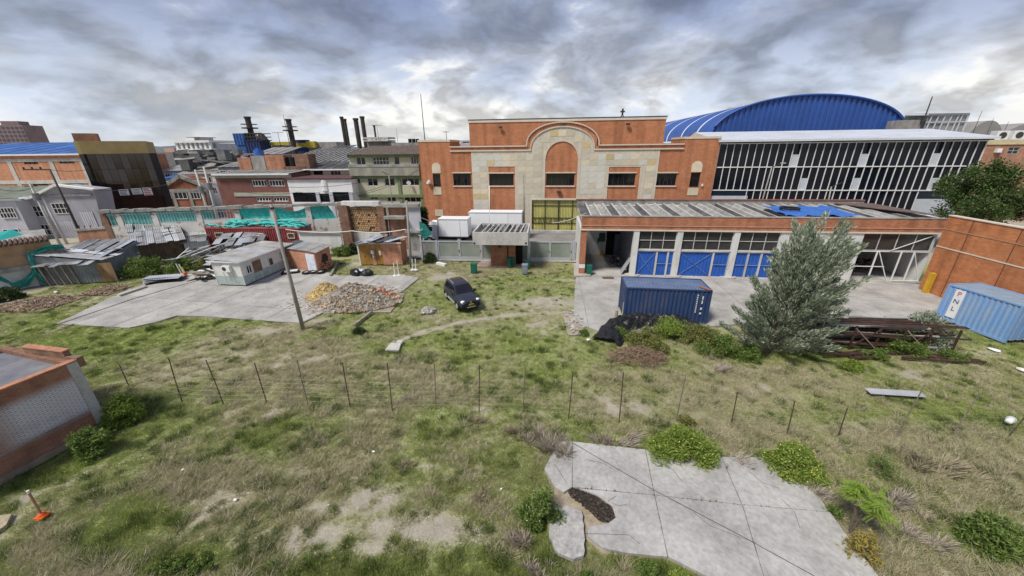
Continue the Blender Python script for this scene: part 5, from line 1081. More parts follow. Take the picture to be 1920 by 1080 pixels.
# mid roofs
def roofhouse(px0, py0, px1, py1, pyw, Y, wm_, rm_, label, ang=0., ns=5, cat='house'):
    f = far_frame((px0+px1)/2, pyw, Y, ang); a, b = f.x(px0, py1), f.x(px1, py1); z0 = f.z((px0+px1)/2, py1); dep = 9.; z1 = f.z((px0+px1)/2, py0, dep); t = tframe('town_house', label, cat, f)
    part('wall', MB().box(a+.2, b-.2, .3, dep, 0, z0-.1), wm_, t)
    for k in range(ns): x = a+(b-a)*k/ns; part('roof_sheet', MB().corr(x, x+(b-a)/ns-.04, 0, dep, z0, z1, .5, .04), rm_, t)
    for k in range(3): x = a+(b-a)*(k+.3)/3.2; window(t, x, x+1.2, z0-1.9, z0-.7, 2, 1, .25, white, glass, .07)
    return t
roofhouse(300, 302, 352, 320, 345, 92, greyw, M('pale_sheet_roof', (.34, .34, .34), .6, .3, .4, island=.12), 'low house with pale sheet roof behind the red gabled house', 3)
roofhouse(330, 304, 402, 326, 350, 84, whited, M('smooth_grey_roof', (.27, .26, .25)), 'white walled house with long grey roof left of the brown brick building', -2, 7)
roofhouse(300, 321, 345, 334, 345, 88, greyw, tarpb, 'low house under a bright blue roof sheet behind the red gable', 0, 3)
roofhouse(404, 299, 452, 313, 330, 78, greyw, M('smooth_grey_roof', (.27, .26, .25)), 'low grey roofed house just behind the brown brick building', -3, 4)
roofhouse(470, 276, 530, 289, 300, 92, greyl, M('smooth_grey_roof', (.27, .26, .25)), 'pale walled shed with a light roof below the blue clad plant', -3, 4)
roofhouse(330, 292, 372, 300, 312, 105, ochw, dark_rf, 'ochre walled house in front of the white concrete frame building', 0, 3)
roofhouse(392, 288, 440, 297, 308, 100, whited, tiled, 'tiled roof house amid the roof clutter left of the stacks', 0, 3)
roofhouse(610, 272, 650, 279, 290, 100, greyw, dark_rf, 'dark roofed house between the lone stack and the four stacks', 0, 3)
# clutter of tanks, vents and ducts on the far roofs: nobody could count it
mb = MB(); rg = random.Random(3)
for k in range(230):
    px = rg.uniform(338, 445); Y = rg.uniform(86, 150); p = V(px, rg.uniform(280, 303), Y); w_ = rg.uniform(.3, 1.2); h_ = rg.uniform(.4, 2.2); mb.box(p.x-w_, p.x+w_, p.y-w_, p.y+w_, p.z-h_, p.z)
o = part('rooftop_clutter', mb, M('clutter_grey', (.16, .16, .16), .7, .4, .5, island=.5), None, kind='stuff'); tag(o, 'dark jumble of vents, pipes and tanks on the roofs left of the stacks', 'rooftop equipment')
mb = MB()
for k in range(90):
    px = rg.uniform(338, 445); Y = rg.uniform(84, 120); p = V(px, rg.uniform(284, 306), Y); q = p+Vector((rg.uniform(-4, 4), rg.uniform(-1, 1), rg.uniform(-.8, .8))); mb.bar(p, q, rg.uniform(.12, .35))
o = part('rooftop_pipes', mb, M('clutter_pale', (.42, .42, .40), .6, .4, .5, island=.4), None, kind='stuff'); tag(o, 'pale pipes and rails tangled across the far left roofs', 'pipework')
mb = MB()
for k in range(420):
    Y = rg.uniform(150, 900); X = rg.uniform(-1.2, .9)*Y; w_ = rg.uniform(4, 10); h_ = rg.uniform(6, 10.5); mb.box(X-w_, X+w_, Y, Y+rg.uniform(8, 16), 0, h_)
o = part('distant_city', mb, M('far_city', (.34, .32, .31), .9, .3, .05, island=.4), None, kind='stuff'); tag(o, 'distant low city roofs along the horizon', 'city')
hm = MB(); hp_ = []
for k in range(61):
    X = -2600+k*90; hp_.append((X, 2500, 20+22*abs(math.sin(k*.7))+25*math.exp(-((X+1900)/450)**2)))
for a, b in zip(hp_, hp_[1:]): hm.quad((a[0], 2500, -5), (b[0], 2500, -5), b, a).quad(a, b, (b[0], 3200, 0), (a[0], 3200, 0))
structure('hills', hm, M('hazy_hills', (.22, .25, .28), 1, .1, .01))
# ------------------------------------------------------------------ far right
f = Fr(1850, 400, -14, Y=62); f.o = V(1842, 390, 60); f.o.z = 0; T = tframe('right_brick_building', 'orange brick building with cream bands and a row of fans at the right edge', 'building', f)
a = f.x(1838, 300); b = a+26; zt4 = f.z(1880, 262); W = [prect(f, 1890, 276, 1911, 289), prect(f, 1886, 322, 1906, 337)]
part('wall', wall_open(a, b, 0, zt4, W), brick_f, T); part('side_wall', MB().quad((a, 0, 0), (a, 0, zt4), (a, 20, zt4), (a, 20, 0)), brick_f, T)
for w_ in W: window(T, *w_, 2, 2, .12, alu, glass, .07)
for y0, y1 in ((262, 271), (317, 320.5), (365, 369)): part('cream_band', MB().box(a-.1, b, -.15, -.003, f.z(1880, y1), f.z(1880, y0)), M('cream_band', (.55, .48, .30), .8, .2), T)
part('roof', MB().box(a, b, .1, 20, zt4-.2, zt4-.02), conc_d, T)
for k in range(6):
    x = a+.8+k*2.0; ac = part('roof_fan', MB().box(x, x+1.5, .1, 1.3, zt4, zt4+1.3), white, T); part('fan_ring', MB().cyl((x+.75, .04, zt4+.65), .45, .05, 'y', 14), steel, ac)
x, z = f.s(1869, 282); part('floodlight', MB().box(x-.3, x+.3, -.5, -.004, z-.3, z+.3), white, T)
f = Fr(1850, 400, -6, Y=84); T = tframe('grey_vault_roofs', 'low grey arched warehouse roofs behind the right brick building', 'building', f); 
for (p0, p1, yt) in ((1818, 1882, 226), (1880, 1990, 230)):
    a, b = f.x(p0, 245), f.x(p1, 245); z = f.z((p0+p1)/2, yt); q = [(a+(b-a)*k/12, z-2.6*abs(k/6-1)**2.2) for k in range(13)]; mb = MB()
    for (x0_, z0_), (x1_, z1__) in zip(q, q[1:]): mb.quad((x0_, 0, z0_), (x1_, 0, z1__), (x1_, 30, z1__), (x0_, 30, z0_)).quad((x0_, 0, 5), (x1_, 0, 5), (x1_, 0, z1__), (x0_, 0, z0_))
    part('roof_vault', mb, M('vault_grey', (.27, .26, .25), .8, .2, .3), T)
f = Fr(1780, 400, -6, Y=72); T = tframe('rooftop_greenhouse', 'pale steel and glass rooftop shelter behind the white metal roof', 'shelter', f)
a, b, c, d = prect(f, 1738, 214, 1812, 242); frm = MB()
pts = [(a+1.2, d), (b-1.5, d+.0), (b+.6, (c+d)/2+.4)]
for x in np.linspace(a, b, 7): frm.bar((x, 0, 8), (x+ (.5 if x < b-2 else 0), 0, d-.1), .14).bar((x, 5, 8), (x, 5, d-.1), .12).bar((x, 0, d-.1), (x, 5, d+.2), .1)
frm.bar((a, 0, d), (b, 0, d), .2).bar((a, 5, d), (b, 5, d), .2).bar((a, 0, c+1.2), (b, 0, c+1.2), .14)
part('frame', frm, M('pale_steel', (.55, .56, .58), .5, .1), T); part('glazing', MB().box(a, b, .2, .24, 8, d-.15).box(a, b, 5.1, 5.14, 8, d-.1), M('dusty_glazing', (.30, .31, .33), .3, .3, .4, alpha=.75), T); part('canopy', MB().quad((a-.3, -.3, d+.05), (b+.3, -.3, d+.1), (b+.3, 5.3, d+.5), (a-.3, 5.3, d+.5)), M('dark_canopy', (.12, .12, .12), .8), T)
part('block', MB().box(a+.4, a+4.5, 2, 4.5, 8, c+1.6), greyl, T); part('block', MB().box(a-3.5, a-.3, 1, 6, 8, c+1.7), conc_d, T)
mast(1725, 245, 181, Fr(1725, 400, 0, Y=66), 0, 'slanting white mast rising behind the white metal roof', .14)
mast(1846, 262, 222, Fr(1846, 400, 0, Y=70), 0, 'thin steel mast above the row of roof fans', .05); mast(1822, 255, 208, Fr(1822, 400, 0, Y=72), 0, 'thin pole at the right of the rooftop shelter', .06); mast(1878, 258, 228, Fr(1878, 400, 0, Y=66), 0, 'short pole near the right edge above the roof fans', .05)
f = Fr(1355, 400, -6, Y=200); T = thing('tower_crane', 'distant pale tower crane jib above the blue vault', 'crane', f.o); p = V(1355, 203, 200); part('jib', MB().bar((-8, 0, p.z), (11, 0, p.z+.2), .9), whited, T); part('mast', MB().bar((0, 0, 0), (0, 0, p.z+2), .9), whited, T)
f = Fr(870, 300, -6, Y=90); simple_house('roof_hut', 'small grey roof hut peeking over the orange brick parapet', 'hut', f, f.x(863, 268), f.x(892, 268), f.z(875, 263), 5, greyl, [(868, 265.5, 880, 269, 2, 1)])
# ================================================================== NEARER OBJECTS
def at(px, py, z=0.): return G(px, py, z)
def yaw(a, b): d = b-a; return math.atan2(d.y, d.x)
# ---------------------------------------------------------------- guard booth
f = Fr(921, 499, -5.5); f.o.z = 0; T = tframe('guard_booth', 'brick guard booth under a heavy flat concrete canopy with slatted top', 'booth', f)
zb_, zt_ = f.z(940, 459.5, -1.6), f.z(940, 436, -1.6); a, b = f.x(886, 447, -1.6), f.x(990, 447, -1.6); yb = 3.2
h_ = f.z(945, 480)
part('wall', MB().box(0, f.x(966, 495), 0, 2.2, 0, zb_), M('booth_brick', (.40, .19, .11), .85, .3, 1.2, .2, col2=(.22, .10, .06), fine=.15), T)
for p in ((a, b, -1.6, -1.45), (a, b, yb-.15, yb)): part('canopy_side', MB().box(p[0], p[1], p[2], p[3], zb_, zt_), conc_l, T)
for p in ((a, a+.15), (b-.15, b)): part('canopy_side', MB().box(p[0], p[1], -1.449, yb-.151, zb_, zt_), conc_l, T)
part('canopy_base', MB().box(a+.16, b-.16, -1.44, yb-.16, zb_+.02, zb_+.2), conc_d, T)
n = 11
for k in range(n): x = a+.3+(b-a-.6)*(k+.3)/n; part('canopy_sheet', MB().corr(x, x+(b-a)/n*.62, -1.4, yb-.2, zt_-.32, zt_-.2, .4, .05), asb if k % 3 else dark_rf, T)
for k in range(8): x = a+.9+(b-a-1.2)*k/8; part('canopy_rib', MB().bar((x, -1.4, zt_-.1), (x+.25, yb-.2, zt_-.05), .1), bladr, T)
for px in (889, 986): x = f.x(px, 456, -1.62); part('drain_hole', MB().cyl((x, -1.63, f.z(px, 456, -1.62)), .1, .06, 'y', 10), black, T)
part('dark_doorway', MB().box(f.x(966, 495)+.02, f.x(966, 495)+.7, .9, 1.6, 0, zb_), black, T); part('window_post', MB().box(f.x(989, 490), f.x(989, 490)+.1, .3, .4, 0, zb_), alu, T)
part('floor_slab', MB().prism([f.g(893, 500), f.g(990, 500), f.g(992, 488), f.g(905, 487)], -.1, .03), M('reddish_floor', (.30, .22, .20), .9, .3, 1), T)
part('conduit', MB().tube([f_ for f_ in ((f.x(952, 478, -.06), -.06, zb_), (f.x(952, 490, -.06), -.06, .6), (f.x(951, 496, -.06), -.06, .3))], .06, 5), steel, T); part('wall_panel', MB().box(f.x(934, 463, -.02), f.x(938, 463, -.02)+.1, -.05, -.003, zb_-.7, zb_-.35), steel, T)
# ---------------------------------------------------------------- glazed fence and gates
f = Fr(790, 487, -4.4); T = tframe('glazed_gate_fence', 'grey metal framed glazed fence and double gates closing off the street', 'fence', f)
gpan = M('greenish_acrylic', (.20, .24, .20), .22, .35, .5, col2=(.30, .33, .30), spec=.5, alpha=.9); Hf = f.z(850, 451.5)
def fpanel(p0, p1, py, dark=False, gate_=False, door=False):
    a, b = f.x(p0, py), f.x(p1, py); g_ = part('gate_leaf' if gate_ else 'fence_panel', MB().box(a, a+.12, -.05, .07, .02, Hf).box(b-.12, b, -.05, .07, .02, Hf).box(a+.12, b-.12, -.05, .07, Hf-.14, Hf).box(a+.12, b-.12, -.06, .08, .05, .42 if gate_ else .2), alu, T)
    part('acrylic_pane', MB().box(a+.12, b-.12, 0, .02, .42 if gate_ else .2, Hf-.14), gpan if not dark else M('grimy_acrylic', (.17, .17, .15), .4, .5, 1, col2=(.30, .30, .27), streak=.6, alpha=.95), g_)
    if gate_: part('handle', MB().box(b-.1, b-.04, -.12, -.05, 1.0, 1.25), steel, g_)
for q in ((791, 819, 470, True, False), (822, 862, 470, False, True), (862, 902, 470, False, True), (904, 925, 470), (968, 990, 470), (993, 1031, 472, False, True), (1031, 1072, 472, False, True), (1077, 1093, 473)): fpanel(*q)
for px in (791, 820, 903, 991, 1075): x = f.x(px, 472); part('post', MB().box(x-.09, x+.09, -.09, .1, 0, Hf+.08), alu, T)
part('sill', MB().box(f.x(820, 487), f.x(1093, 492), -.15, .15, -.02, .04), conc_l, T)
# ---------------------------------------------------------------- poles
def pole(px, py, pt, r0_, r1_, mat, name, label, cat='pole', Y=None):
    g_ = G(px, py) if Y is None else V(px, py, Y); top = V(pt[0], pt[1], g_.y); t = thing(name, label, cat, (g_.x, g_.y, 0)); part('shaft', MB().tube([(0, 0, -.1), ((top.x-g_.x)*.5, 0, top.z*.5), (top.x-g_.x, 0, top.z)], r0_, 8, r1_), mat, t, smooth=True); return t, top-Vector((g_.x, g_.y, 0))
tp, top = pole(568, 615, (508, 383), .14, .09, poleM, 'utility_pole', 'tall grey wooden pole standing at the near edge of the yard paving'); part('collar', MB().cyl((top.x, top.y, top.z-.3), .14, .12, 'z', 8), steel, tp)
pole(771, 499, (762, 376), .16, .1, poleM, 'utility_pole', 'weathered grey pole beside the pink brick latrine hut'); pole(983, 445, (981.5, 326), .14, .09, conc_d, 'utility_pole', 'slim concrete pole in front of the arched stone facing', Y=51.5)
pole(918, 470, (917.5, 348), .05, .04, white, 'white_mast', 'thin white pipe mast rising through the guard booth canopy'); 
for px, py, tx, ty, lb in ((104, 440, 55, 343, 'concrete utility pole with transformer clutter before the grey house'), (118, 440, 80, 372, 'thinner leaning pole close beside the grey house pole'), (148, 430, 93, 318, 'dark steel pole with a crossarm in front of the grey house')):
    t, top = pole(px, py, (tx, ty), .16, .1, conc_l if px != 148 else steel, 'utility_pole', lb, Y=50)
    if px == 148: part('cross_arm', MB().bar(top, top+Vector((-3.4, 0, .05)), .16), steel, t); [part('insulator', MB().cyl(top+Vector((-3.3+1.1*k, 0, .1)), .1, .25, 'z', 6), steel, t) for k in range(3)]
    elif px == 104: part('cross_arm', MB().bar(top+Vector((-.8, 0, -.4)), top+Vector((.8, 0, -.4)), .12), steel, t); part('transformer', MB().cyl(top+Vector((.3, -.2, -2.2)), .35, .9, 'z', 10), M('transformer_grey', (.2, .2, .2), .6), t)
for px, tx, ty, lb in ((385, 366, 318, 'concrete utility pole left of the brown brick building'), (398, 382, 312, 'taller utility pole touching the brown brick building corner')):
    t, top = pole(px, 380, (tx, ty), .2, .14, conc_l, 'utility_pole', lb, Y=58)
    for dz in (.3, 1.4): part('cross_arm', MB().bar(top+Vector((-1.1, 0, -dz)), top+Vector((1.1, 0, -dz)), .12), steel, t)
    part('transformer', MB().cyl(top+Vector((.2, -.3, -3.4)), .38, 1, 'z', 10), M('transformer_grey', (.2, .2, .2)), t)
for px, py, tx, ty, Y, lb in ((735, 384, 729, 328, 57, 'thin street light pole before the cream apartment block'), (1420, 400, 1447, 314, 48, 'concrete street lamp pole in front of the dark glazing'), (1552, 400, 1559, 350, 48, 'short grey pole in front of the dark glazing, right of the street lamp')):
    t, top = pole(px, py, (tx, ty), .10, .07, conc_d, 'street_pole', lb, Y=Y); part('lamp_arm', MB().bar(top, top+Vector((-1. if px < 1000 else 1.2, 0, .5)), .08), steel, t)
    if px == 1420: part('lamp_head', MB().box(top.x+1, top.x+1.6, -.1, .1, top.z+.45, top.z+.58), alu, t)
t, top = pole(1636, 400, (1654, 345), .13, .1, M('mossy_timber', (.13, .12, .08), .95), 'dark_pole', 'dark slanting timber pole behind the annex roof')
t_ = None
def cable(pts, r, mat, name, label, sag=0., seg=10, cat='cable', p3=None):
    P3 = p3 or [V(*p) for p in pts]; out = []
    for a, b in zip(P3, P3[1:]):
        for k in range(seg): u = k/seg; p = a+(b-a)*u; p = p-Vector((0, 0, sag*4*u*(1-u))); out.append(p)
    out.append(P3[-1]); return tag(part(name, MB().tube(out, r, 4, cap=False), mat, None), label, cat)
cable([(535, 430, 36), (660, 433, 38), (760, 430, 38), (792, 430, 41)], .05, wirew, 'white_hose', 'pale hose strung across the brick ruin between the two wooden poles', .25, cat='hose')
cable([(790, 408, 45), (822, 418, 47)], .05, wirew, 'white_cable', 'white cable from the ruin to the roof of the white truck', .1); cable([(1036, 418, 40), (1100, 399, 36)], .03, wirew, 'white_cable', 'pale cable slanting across the yellow gate to the annex corner', .2)
cable([(100, 606, 24.6), (347, 540, 32), (412, 500, 33), (505, 430, 30)], .02, wire, 'black_cable', 'black cable crossing the left yard paving towards the cabin', 0, p3=[G(100, 611, .03), G(250, 560, .04), G(390, 520, .04), G(402, 514, .3)])
cable(0, .011, wire, 'black_cable', 'black cable lying diagonally across the near concrete floor', 0, p3=[G(1073, 830, .07), G(1225, 918, .07), G(1400, 1010, .07), G(1560, 1098, .07)])
cable([(104, 350, 50), (366, 330, 58)], .035, wire, 'overhead_wire', 'upper overhead wire between the grey house pole and the far left poles', 1.2); cable([(60, 352, 50), (-60, 335, 40)], .03, wire, 'overhead_wire', 'overhead wire leaving the photo at the left edge', .8)
cable([(93, 318, 50), (170, 316, 60)], .03, wire, 'overhead_wire', 'short overhead wire running to the black glass building', .3); cable([(382, 330, 58), (729, 332, 57)], .03, wire, 'overhead_wire', 'sagging overhead wire in front of the white building and apartments', 1.6); cable([(668, 366, 58), (785, 318, 58)], .03, wire, 'overhead_wire', 'wire slanting up across the cream apartment block', .6); cable([(385, 340, 58), (560, 360, 57), (729, 345, 57)], .03, wire, 'overhead_wire', 'lower sagging wire across the brown brick building', 1.0)
# ---------------------------------------------------------------- truck
def truck(px, py, Y, Lbox, label, cab=True, hbox=2.35, z0=1.0):
    p = V(px, py, Y); t = thing('box_truck', label, 'truck', (p.x, p.y, 0), rad(-6.2)); W_ = 2.3
    part('cargo_box', MB().box(0, Lbox, 0, W_, z0, z0+hbox), M('truck_white', (.78, .79, .80), .4, .06, .5, spec=.4), t)
    part('box_rail', MB().box(-.02, Lbox+.02, -.03, -.003, z0, z0+.12).box(-.02, Lbox+.02, -.03, -.003, z0+hbox-.1, z0+hbox).box(-.02, .1, -.04, -.004, z0+.121, z0+hbox-.101).box(Lbox*.74, Lbox*.745, -.03, -.003, z0+.121, z0+hbox-.101), alu, t)
    part('chassis', MB().box(-1.2, Lbox, .3, W_-.3, .6, z0-.01), black, t)
    if cab:
        part('cab', MB().yprism([(-2.0, .65), (-.15, .65), (-.15, 2.6), (-1.35, 2.6), (-1.85, 1.7), (-2.05, 1.5)], .08, W_-.08), M('truck_white', (.78, .79, .8)), t); part('side_window', MB().yprism([(-1.55, 1.75), (-.85, 1.75), (-.85, 2.3), (-1.3, 2.3)], .05, .078), glass, t)
        part('windscreen', MB().quad((-1.86, .2, 1.72), (-1.86, W_-.2, 1.72), (-1.37, W_-.2, 2.55), (-1.37, .2, 2.55)), glass, t); part('headlight', MB().box(-2.08, -1.9, .1, .4, .95, 1.2), alu, t); part('air_deflector', MB().box(-1.2, -.3, .3, W_-.3, 2.601, 2.85), M('truck_white', (.78, .79, .8)), t)
    for x in ((-1.3, Lbox*.68) if cab else (Lbox*.2, Lbox*.85)):
        for y in (.02, W_-.3):
            wh = part('wheel', MB().cyl((x, y, .48), .48, .28, 'y', 20), rubber, t); part('rim', MB().cyl((x, y-.02, .48), .26, .05, 'y', 14), alu, wh)
    return t
truck(823, 449, 47.6, 4.0, 'small white box truck with cab facing left behind the glazed fence')
truck(880, 445, 50.2, 7.4, 'long white box trailer truck parked behind the small box truck', cab=False, hbox=2.75, z0=1.0)
# ---------------------------------------------------------------- SUV
cpos = G(866, 566); T = thing('parked_car', 'dark grey compact SUV with roof rails parked on the grass', 'car', (cpos.x, cpos.y, .0), rad(-62))
paint = M('dark_grey_car_paint', (.045, .052, .07), .28, .1, .5, spec=.6, metal=.4); trim = M('black_car_plastic', (.02, .02, .022), .6, .1)
def loft(st, mat, name, parent, smooth=True):
    mb = MB(); n = len(st[0][1])
    for x, sec in st:
        for y, z in sec: mb.v.append((x, y, z))
    for i in range(len(st)-1):
        for j in range(n): mb.f.append((i*n+j, i*n+(j+1) % n, (i+1)*n+(j+1) % n, (i+1)*n+j))
    mb.f.append(tuple(range(n))); mb.f.append(tuple((len(st)-1)*n+j for j in reversed(range(n)))); return part(name, mb, mat, parent, smooth)
def sec(w_, zl, zt, wt=.88): return [(-w_*.93, zl), (-w_, zl+(zt-zl)*.3), (-w_*.98, zl+(zt-zl)*.75), (-w_*wt, zt-.02), (-w_*.45, zt+.03), (w_*.45, zt+.03), (w_*wt, zt-.02), (w_*.98, zl+(zt-zl)*.75), (w_, zl+(zt-zl)*.3), (w_*.93, zl)]
body = loft([(-2.12, sec(.74, .45, .95)), (-2.05, sec(.84, .36, 1.08)), (-1.5, sec(.9, .33, 1.12)), (-.4, sec(.91, .33, 1.12)), (.8, sec(.91, .33, 1.10)), (1.15, sec(.91, .33, 1.07)), (1.75, sec(.89, .34, .98)), (2.02, sec(.84, .38, .86)), (2.13, sec(.74, .42, .72))], paint, 'body', T)
def gsec(w0_, z0_, w1_, z1_): return [(-w0_, z0_), (-w1_, z1_-.04), (-w1_*.8, z1_), (w1_*.8, z1_), (w1_, z1_-.04), (w0_, z0_)]
cabn = loft([(-2.05, gsec(.76, 1.02, .74, 1.08)), (-1.82, gsec(.80, 1.02, .62, 1.58)), (-1.4, gsec(.83, 1.02, .65, 1.66)), (-.3, gsec(.84, 1.02, .66, 1.68)), (.12, gsec(.84, 1.02, .64, 1.63)), (.95, gsec(.80, 1.02, .76, 1.10))], paint, 'roof', T)
part('windscreen', MB().quad((.90, -.70, 1.15), (.90, .70, 1.15), (.20, .60, 1.62), (.20, -.60, 1.62)), glass, T); part('rear_window', MB().quad((-2.03, -.62, 1.15), (-1.86, -.52, 1.55), (-1.86, .52, 1.55), (-2.03, .62, 1.15)), glass, T)
for s_ in (-1, 1):
    for (x0_, x1_, xt0, xt1) in ((.05, .72, .02, .12), (-.85, -.02, -.8, -.02), (-1.6, -.93, -1.45, -.88)): part('side_window', MB().quad((x0_, s_*.85, 1.13), (x1_, s_*.85, 1.13), (xt1, s_*.695, 1.57), (xt0, s_*.70, 1.58)), glass, T)
    part('roof_rail', MB().tube([(-1.5, s_*.6, 1.69), (-1.4, s_*.6, 1.76), (-.2, s_*.6, 1.77), (-.1, s_*.6, 1.69)], .025, 6), alu, T); mi = part('wing_mirror', MB().box(.55, .75, s_*.9-.06, s_*.9+.14*s_, 1.05, 1.22), trim, T)
    part('sill', MB().box(-.9, .85, s_*.9-.03, s_*.9+.03, .32, .44), alu, T); part('headlight', MB().sphere((1.93, s_*.62, .84), .17, 10, 6, (.8, 1.1, .6)), M('headlamp_glass', (.75, .76, .8), .15, .05, spec=.7), T, smooth=True); part('fog_lamp', MB().cyl((2.08, s_*.6, .55), .06, .05, 'x', 10), alu, T)
    part('wheel_arch', MB().tube([(1.32+.44*math.cos(t), s_*.905, .36+.42*math.sin(t)) for t in np.linspace(0, math.pi, 10)], .05, 5), trim, T); part('wheel_arch', MB().tube([(-1.33+.44*math.cos(t), s_*.905, .36+.42*math.sin(t)) for t in np.linspace(0, math.pi, 10)], .05, 5), trim, T)
    for x in (1.32, -1.33): wh = part('wheel', MB().cyl((x, s_*.80-.11, .33), .345, .22, 'y', 22), rubber, T); part('rim', MB().cyl((x, s_*.80-.11 if s_ < 0 else s_*.80+.085, .33), .21, .03, 'y', 12) if s_ > 0 else MB().cyl((x, s_*.8-.125, .33), .21, .03, 'y', 12), alu, wh)
part('grille', MB().box(2.03, 2.10, -.42, .42, .72, .84), black, T); part('bumper', MB().box(2.05, 2.16, -.62, .62, .4, .66), trim, T); part('skid_plate', MB().box(2.1, 2.18, -.35, .35, .36, .43), alu, T); pl = part('number_plate', MB().box(2.165, 2.185, -.2, .2, .54, .66), M('plate_yellow', (.75, .48, .03), .5), T); part('plate_print', MB().box(2.187, 2.19, -.15, -.03, .57, .63).box(2.187, 2.19, .02, .15, .57, .63), black, pl, kind='stuff')
part('badge', MB().cyl((2.10, 0, .79), .06, .03, 'x', 8), M('chrome', (.7, .7, .72), .2, metal=.8), T)
# ---------------------------------------------------------------- containers
def text_mesh(s, size, mat, ext=.004):
    c = bpy.data.curves.new('lettering', 'FONT'); c.body = s; c.size = size; c.extrude = ext; c.align_x = 'CENTER'; c.align_y = 'CENTER'; o = bpy.data.objects.new('lettering', c); COL.objects.link(o)
    bpy.context.view_layer.update(); me = bpy.data.meshes.new_from_object(o.evaluated_get(bpy.context.evaluated_depsgraph_get())); bpy.data.objects.remove(o); me.materials.clear(); me.materials.append(mat); return me
def container(label, P0, an, paint_, roofp, L_=6.06, W_=2.44, h=2.59):
    t = thing('shipping_container', label, 'container', P0, an)
    part('side_wall', MB().corrv(.1, L_-.1, .16, h-.1, .05, .28, .022, True), paint_, t); part('side_wall', MB().corrv(.1, L_-.1, .16, h-.1, W_-.05, .28, .022, True), paint_, t)
    for x in (.05, L_-.05):
        e = MB(); n = 9
        for k in range(n): y0 = .1+(W_-.2)*k/n; y1 = .1+(W_-.2)*(k+1)/n; o_ = .025 if k % 2 else -.025; e.quad((x+o_, y0, .16), (x+o_, y1, .16), (x+o_, y1, h-.1), (x+o_, y0, h-.1)); e.quad((x-o_, y1, .16), (x+o_, y1, .16), (x+o_, y1, h-.1), (x-o_, y1, h-.1))
        part('end_wall', e, paint_, t)
    for x in (0, L_-.12):
        for y in (0, W_-.12): part('corner_post', MB().box(x, x+.12, y, y+.12, 0, h), paint_, t)
    part('bottom_rail', MB().box(.121, L_-.121, .01, .09, 0, .16).box(.121, L_-.121, W_-.09, W_-.01, 0, .16), paint_, t)
    for y in (.0, W_-.08): part('top_rail', MB().box(.121, L_-.121, y, y+.08, h-.1, h), paint_, t)
    for x in (0, L_-.08): part('top_rail', MB().box(x, x+.08, .121, W_-.121, h-.1, h), paint_, t)
    part('roof', MB().box(.09, L_-.09, .09, W_-.09, h-.08, h-.05), roofp, t)
    r_ = MB().box(0, .09, 0, W_-.3, 0, .02).mesh('roof_rib', roofp)
    for k in range(26): o = link('roof_rib', r_, t); o.location = (.2+k*.22, .15, h-.049)
    return t
c0, c1 = G(1174, 539, 2.59), G(1337, 545, 2.59); print('container len', (c1-c0).length)
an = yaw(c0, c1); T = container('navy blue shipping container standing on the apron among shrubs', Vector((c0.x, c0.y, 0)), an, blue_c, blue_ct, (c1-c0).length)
Lc = (c1-c0).length; mk = MB(); rr_ = random.Random(5)
for k in range(9): z = 2.15-.16*k; mk.box(Lc-.95, Lc-.87, -.012, -.003, z, z+.1)
part('marking', mk, white, T); mk = MB().box(Lc-.6, Lc-.52, -.012, -.003, 1.9, 2.15).box(Lc-.6, Lc-.52, -.012, -.003, 1.55, 1.82); part('marking', mk, white, T); part('marking', MB().box(Lc-.62, Lc-.5, -.012, -.003, 1.1, 1.28), white, T); part('marking', MB().box(Lc-.62, Lc-.5, -.012, -.003, .75, .9), white, T)
tag(part('timber_plank', MB().bar(T.matrix_world @ Vector((0, 0, 0)) if False else (0, 0, 0), (.5, -.75, .02), .12, .05), M('orange_board', (.45, .14, .06), .8), None), 'short orange board lying on the right end of the navy container roof', 'plank'); bpy.data.objects['timber_plank'].location = c1+Vector((-.62, .75, .03))
p0, p1 = G(1779, 532, 2.59), G(1921, 574, 2.59); print('cont2', (p1-p0).length); an2 = yaw(p0, p1); q = G(1895, 652); print(q)
# light container: nose corner under (1890,650)
rgt = G(1897, 648); an2 = rad(-62)
an2 = yaw(p0, p1); T = container('light blue shipping container with a white lettered panel by the right wall', Vector((p0.x, p0.y, 0)), an2, blue_l, M('faded_blue_roof', (.30, .38, .46), .6, .3, 1.2, .1, col2=(.20, .26, .33)), (p1-p0).length)
part('white_panel', MB().box(.55, 1.1, -.006, .021, .35, 2.4), white, T)
for k, (ch, mm_) in enumerate((('P', M('letter_red', (.42, .08, .14), .6)), ('N', M('letter_navy', (.06, .08, .25), .6)), ('L', M('letter_navy', (.06, .08, .25))))):
    o = link('letter', text_mesh(ch, .44, mm_), T); o.location = (.82, -.02, 2.1-.55*k); o.rotation_euler = (rad(90), 0, 0)
part('label_plate', MB().box(4.6, 5.0, -.006, .021, .62, .85), white, T); o = link('emblem', text_mesh('+', .9, M('faded_white_print', (.5, .58, .68), .7)), T); o.location = (4.85, -.02, 1.95); o.rotation_euler = (rad(90), 0, 0); part('plate_print', MB().box(4.66, 4.94, -.012, -.007, .7, .77), black, T)
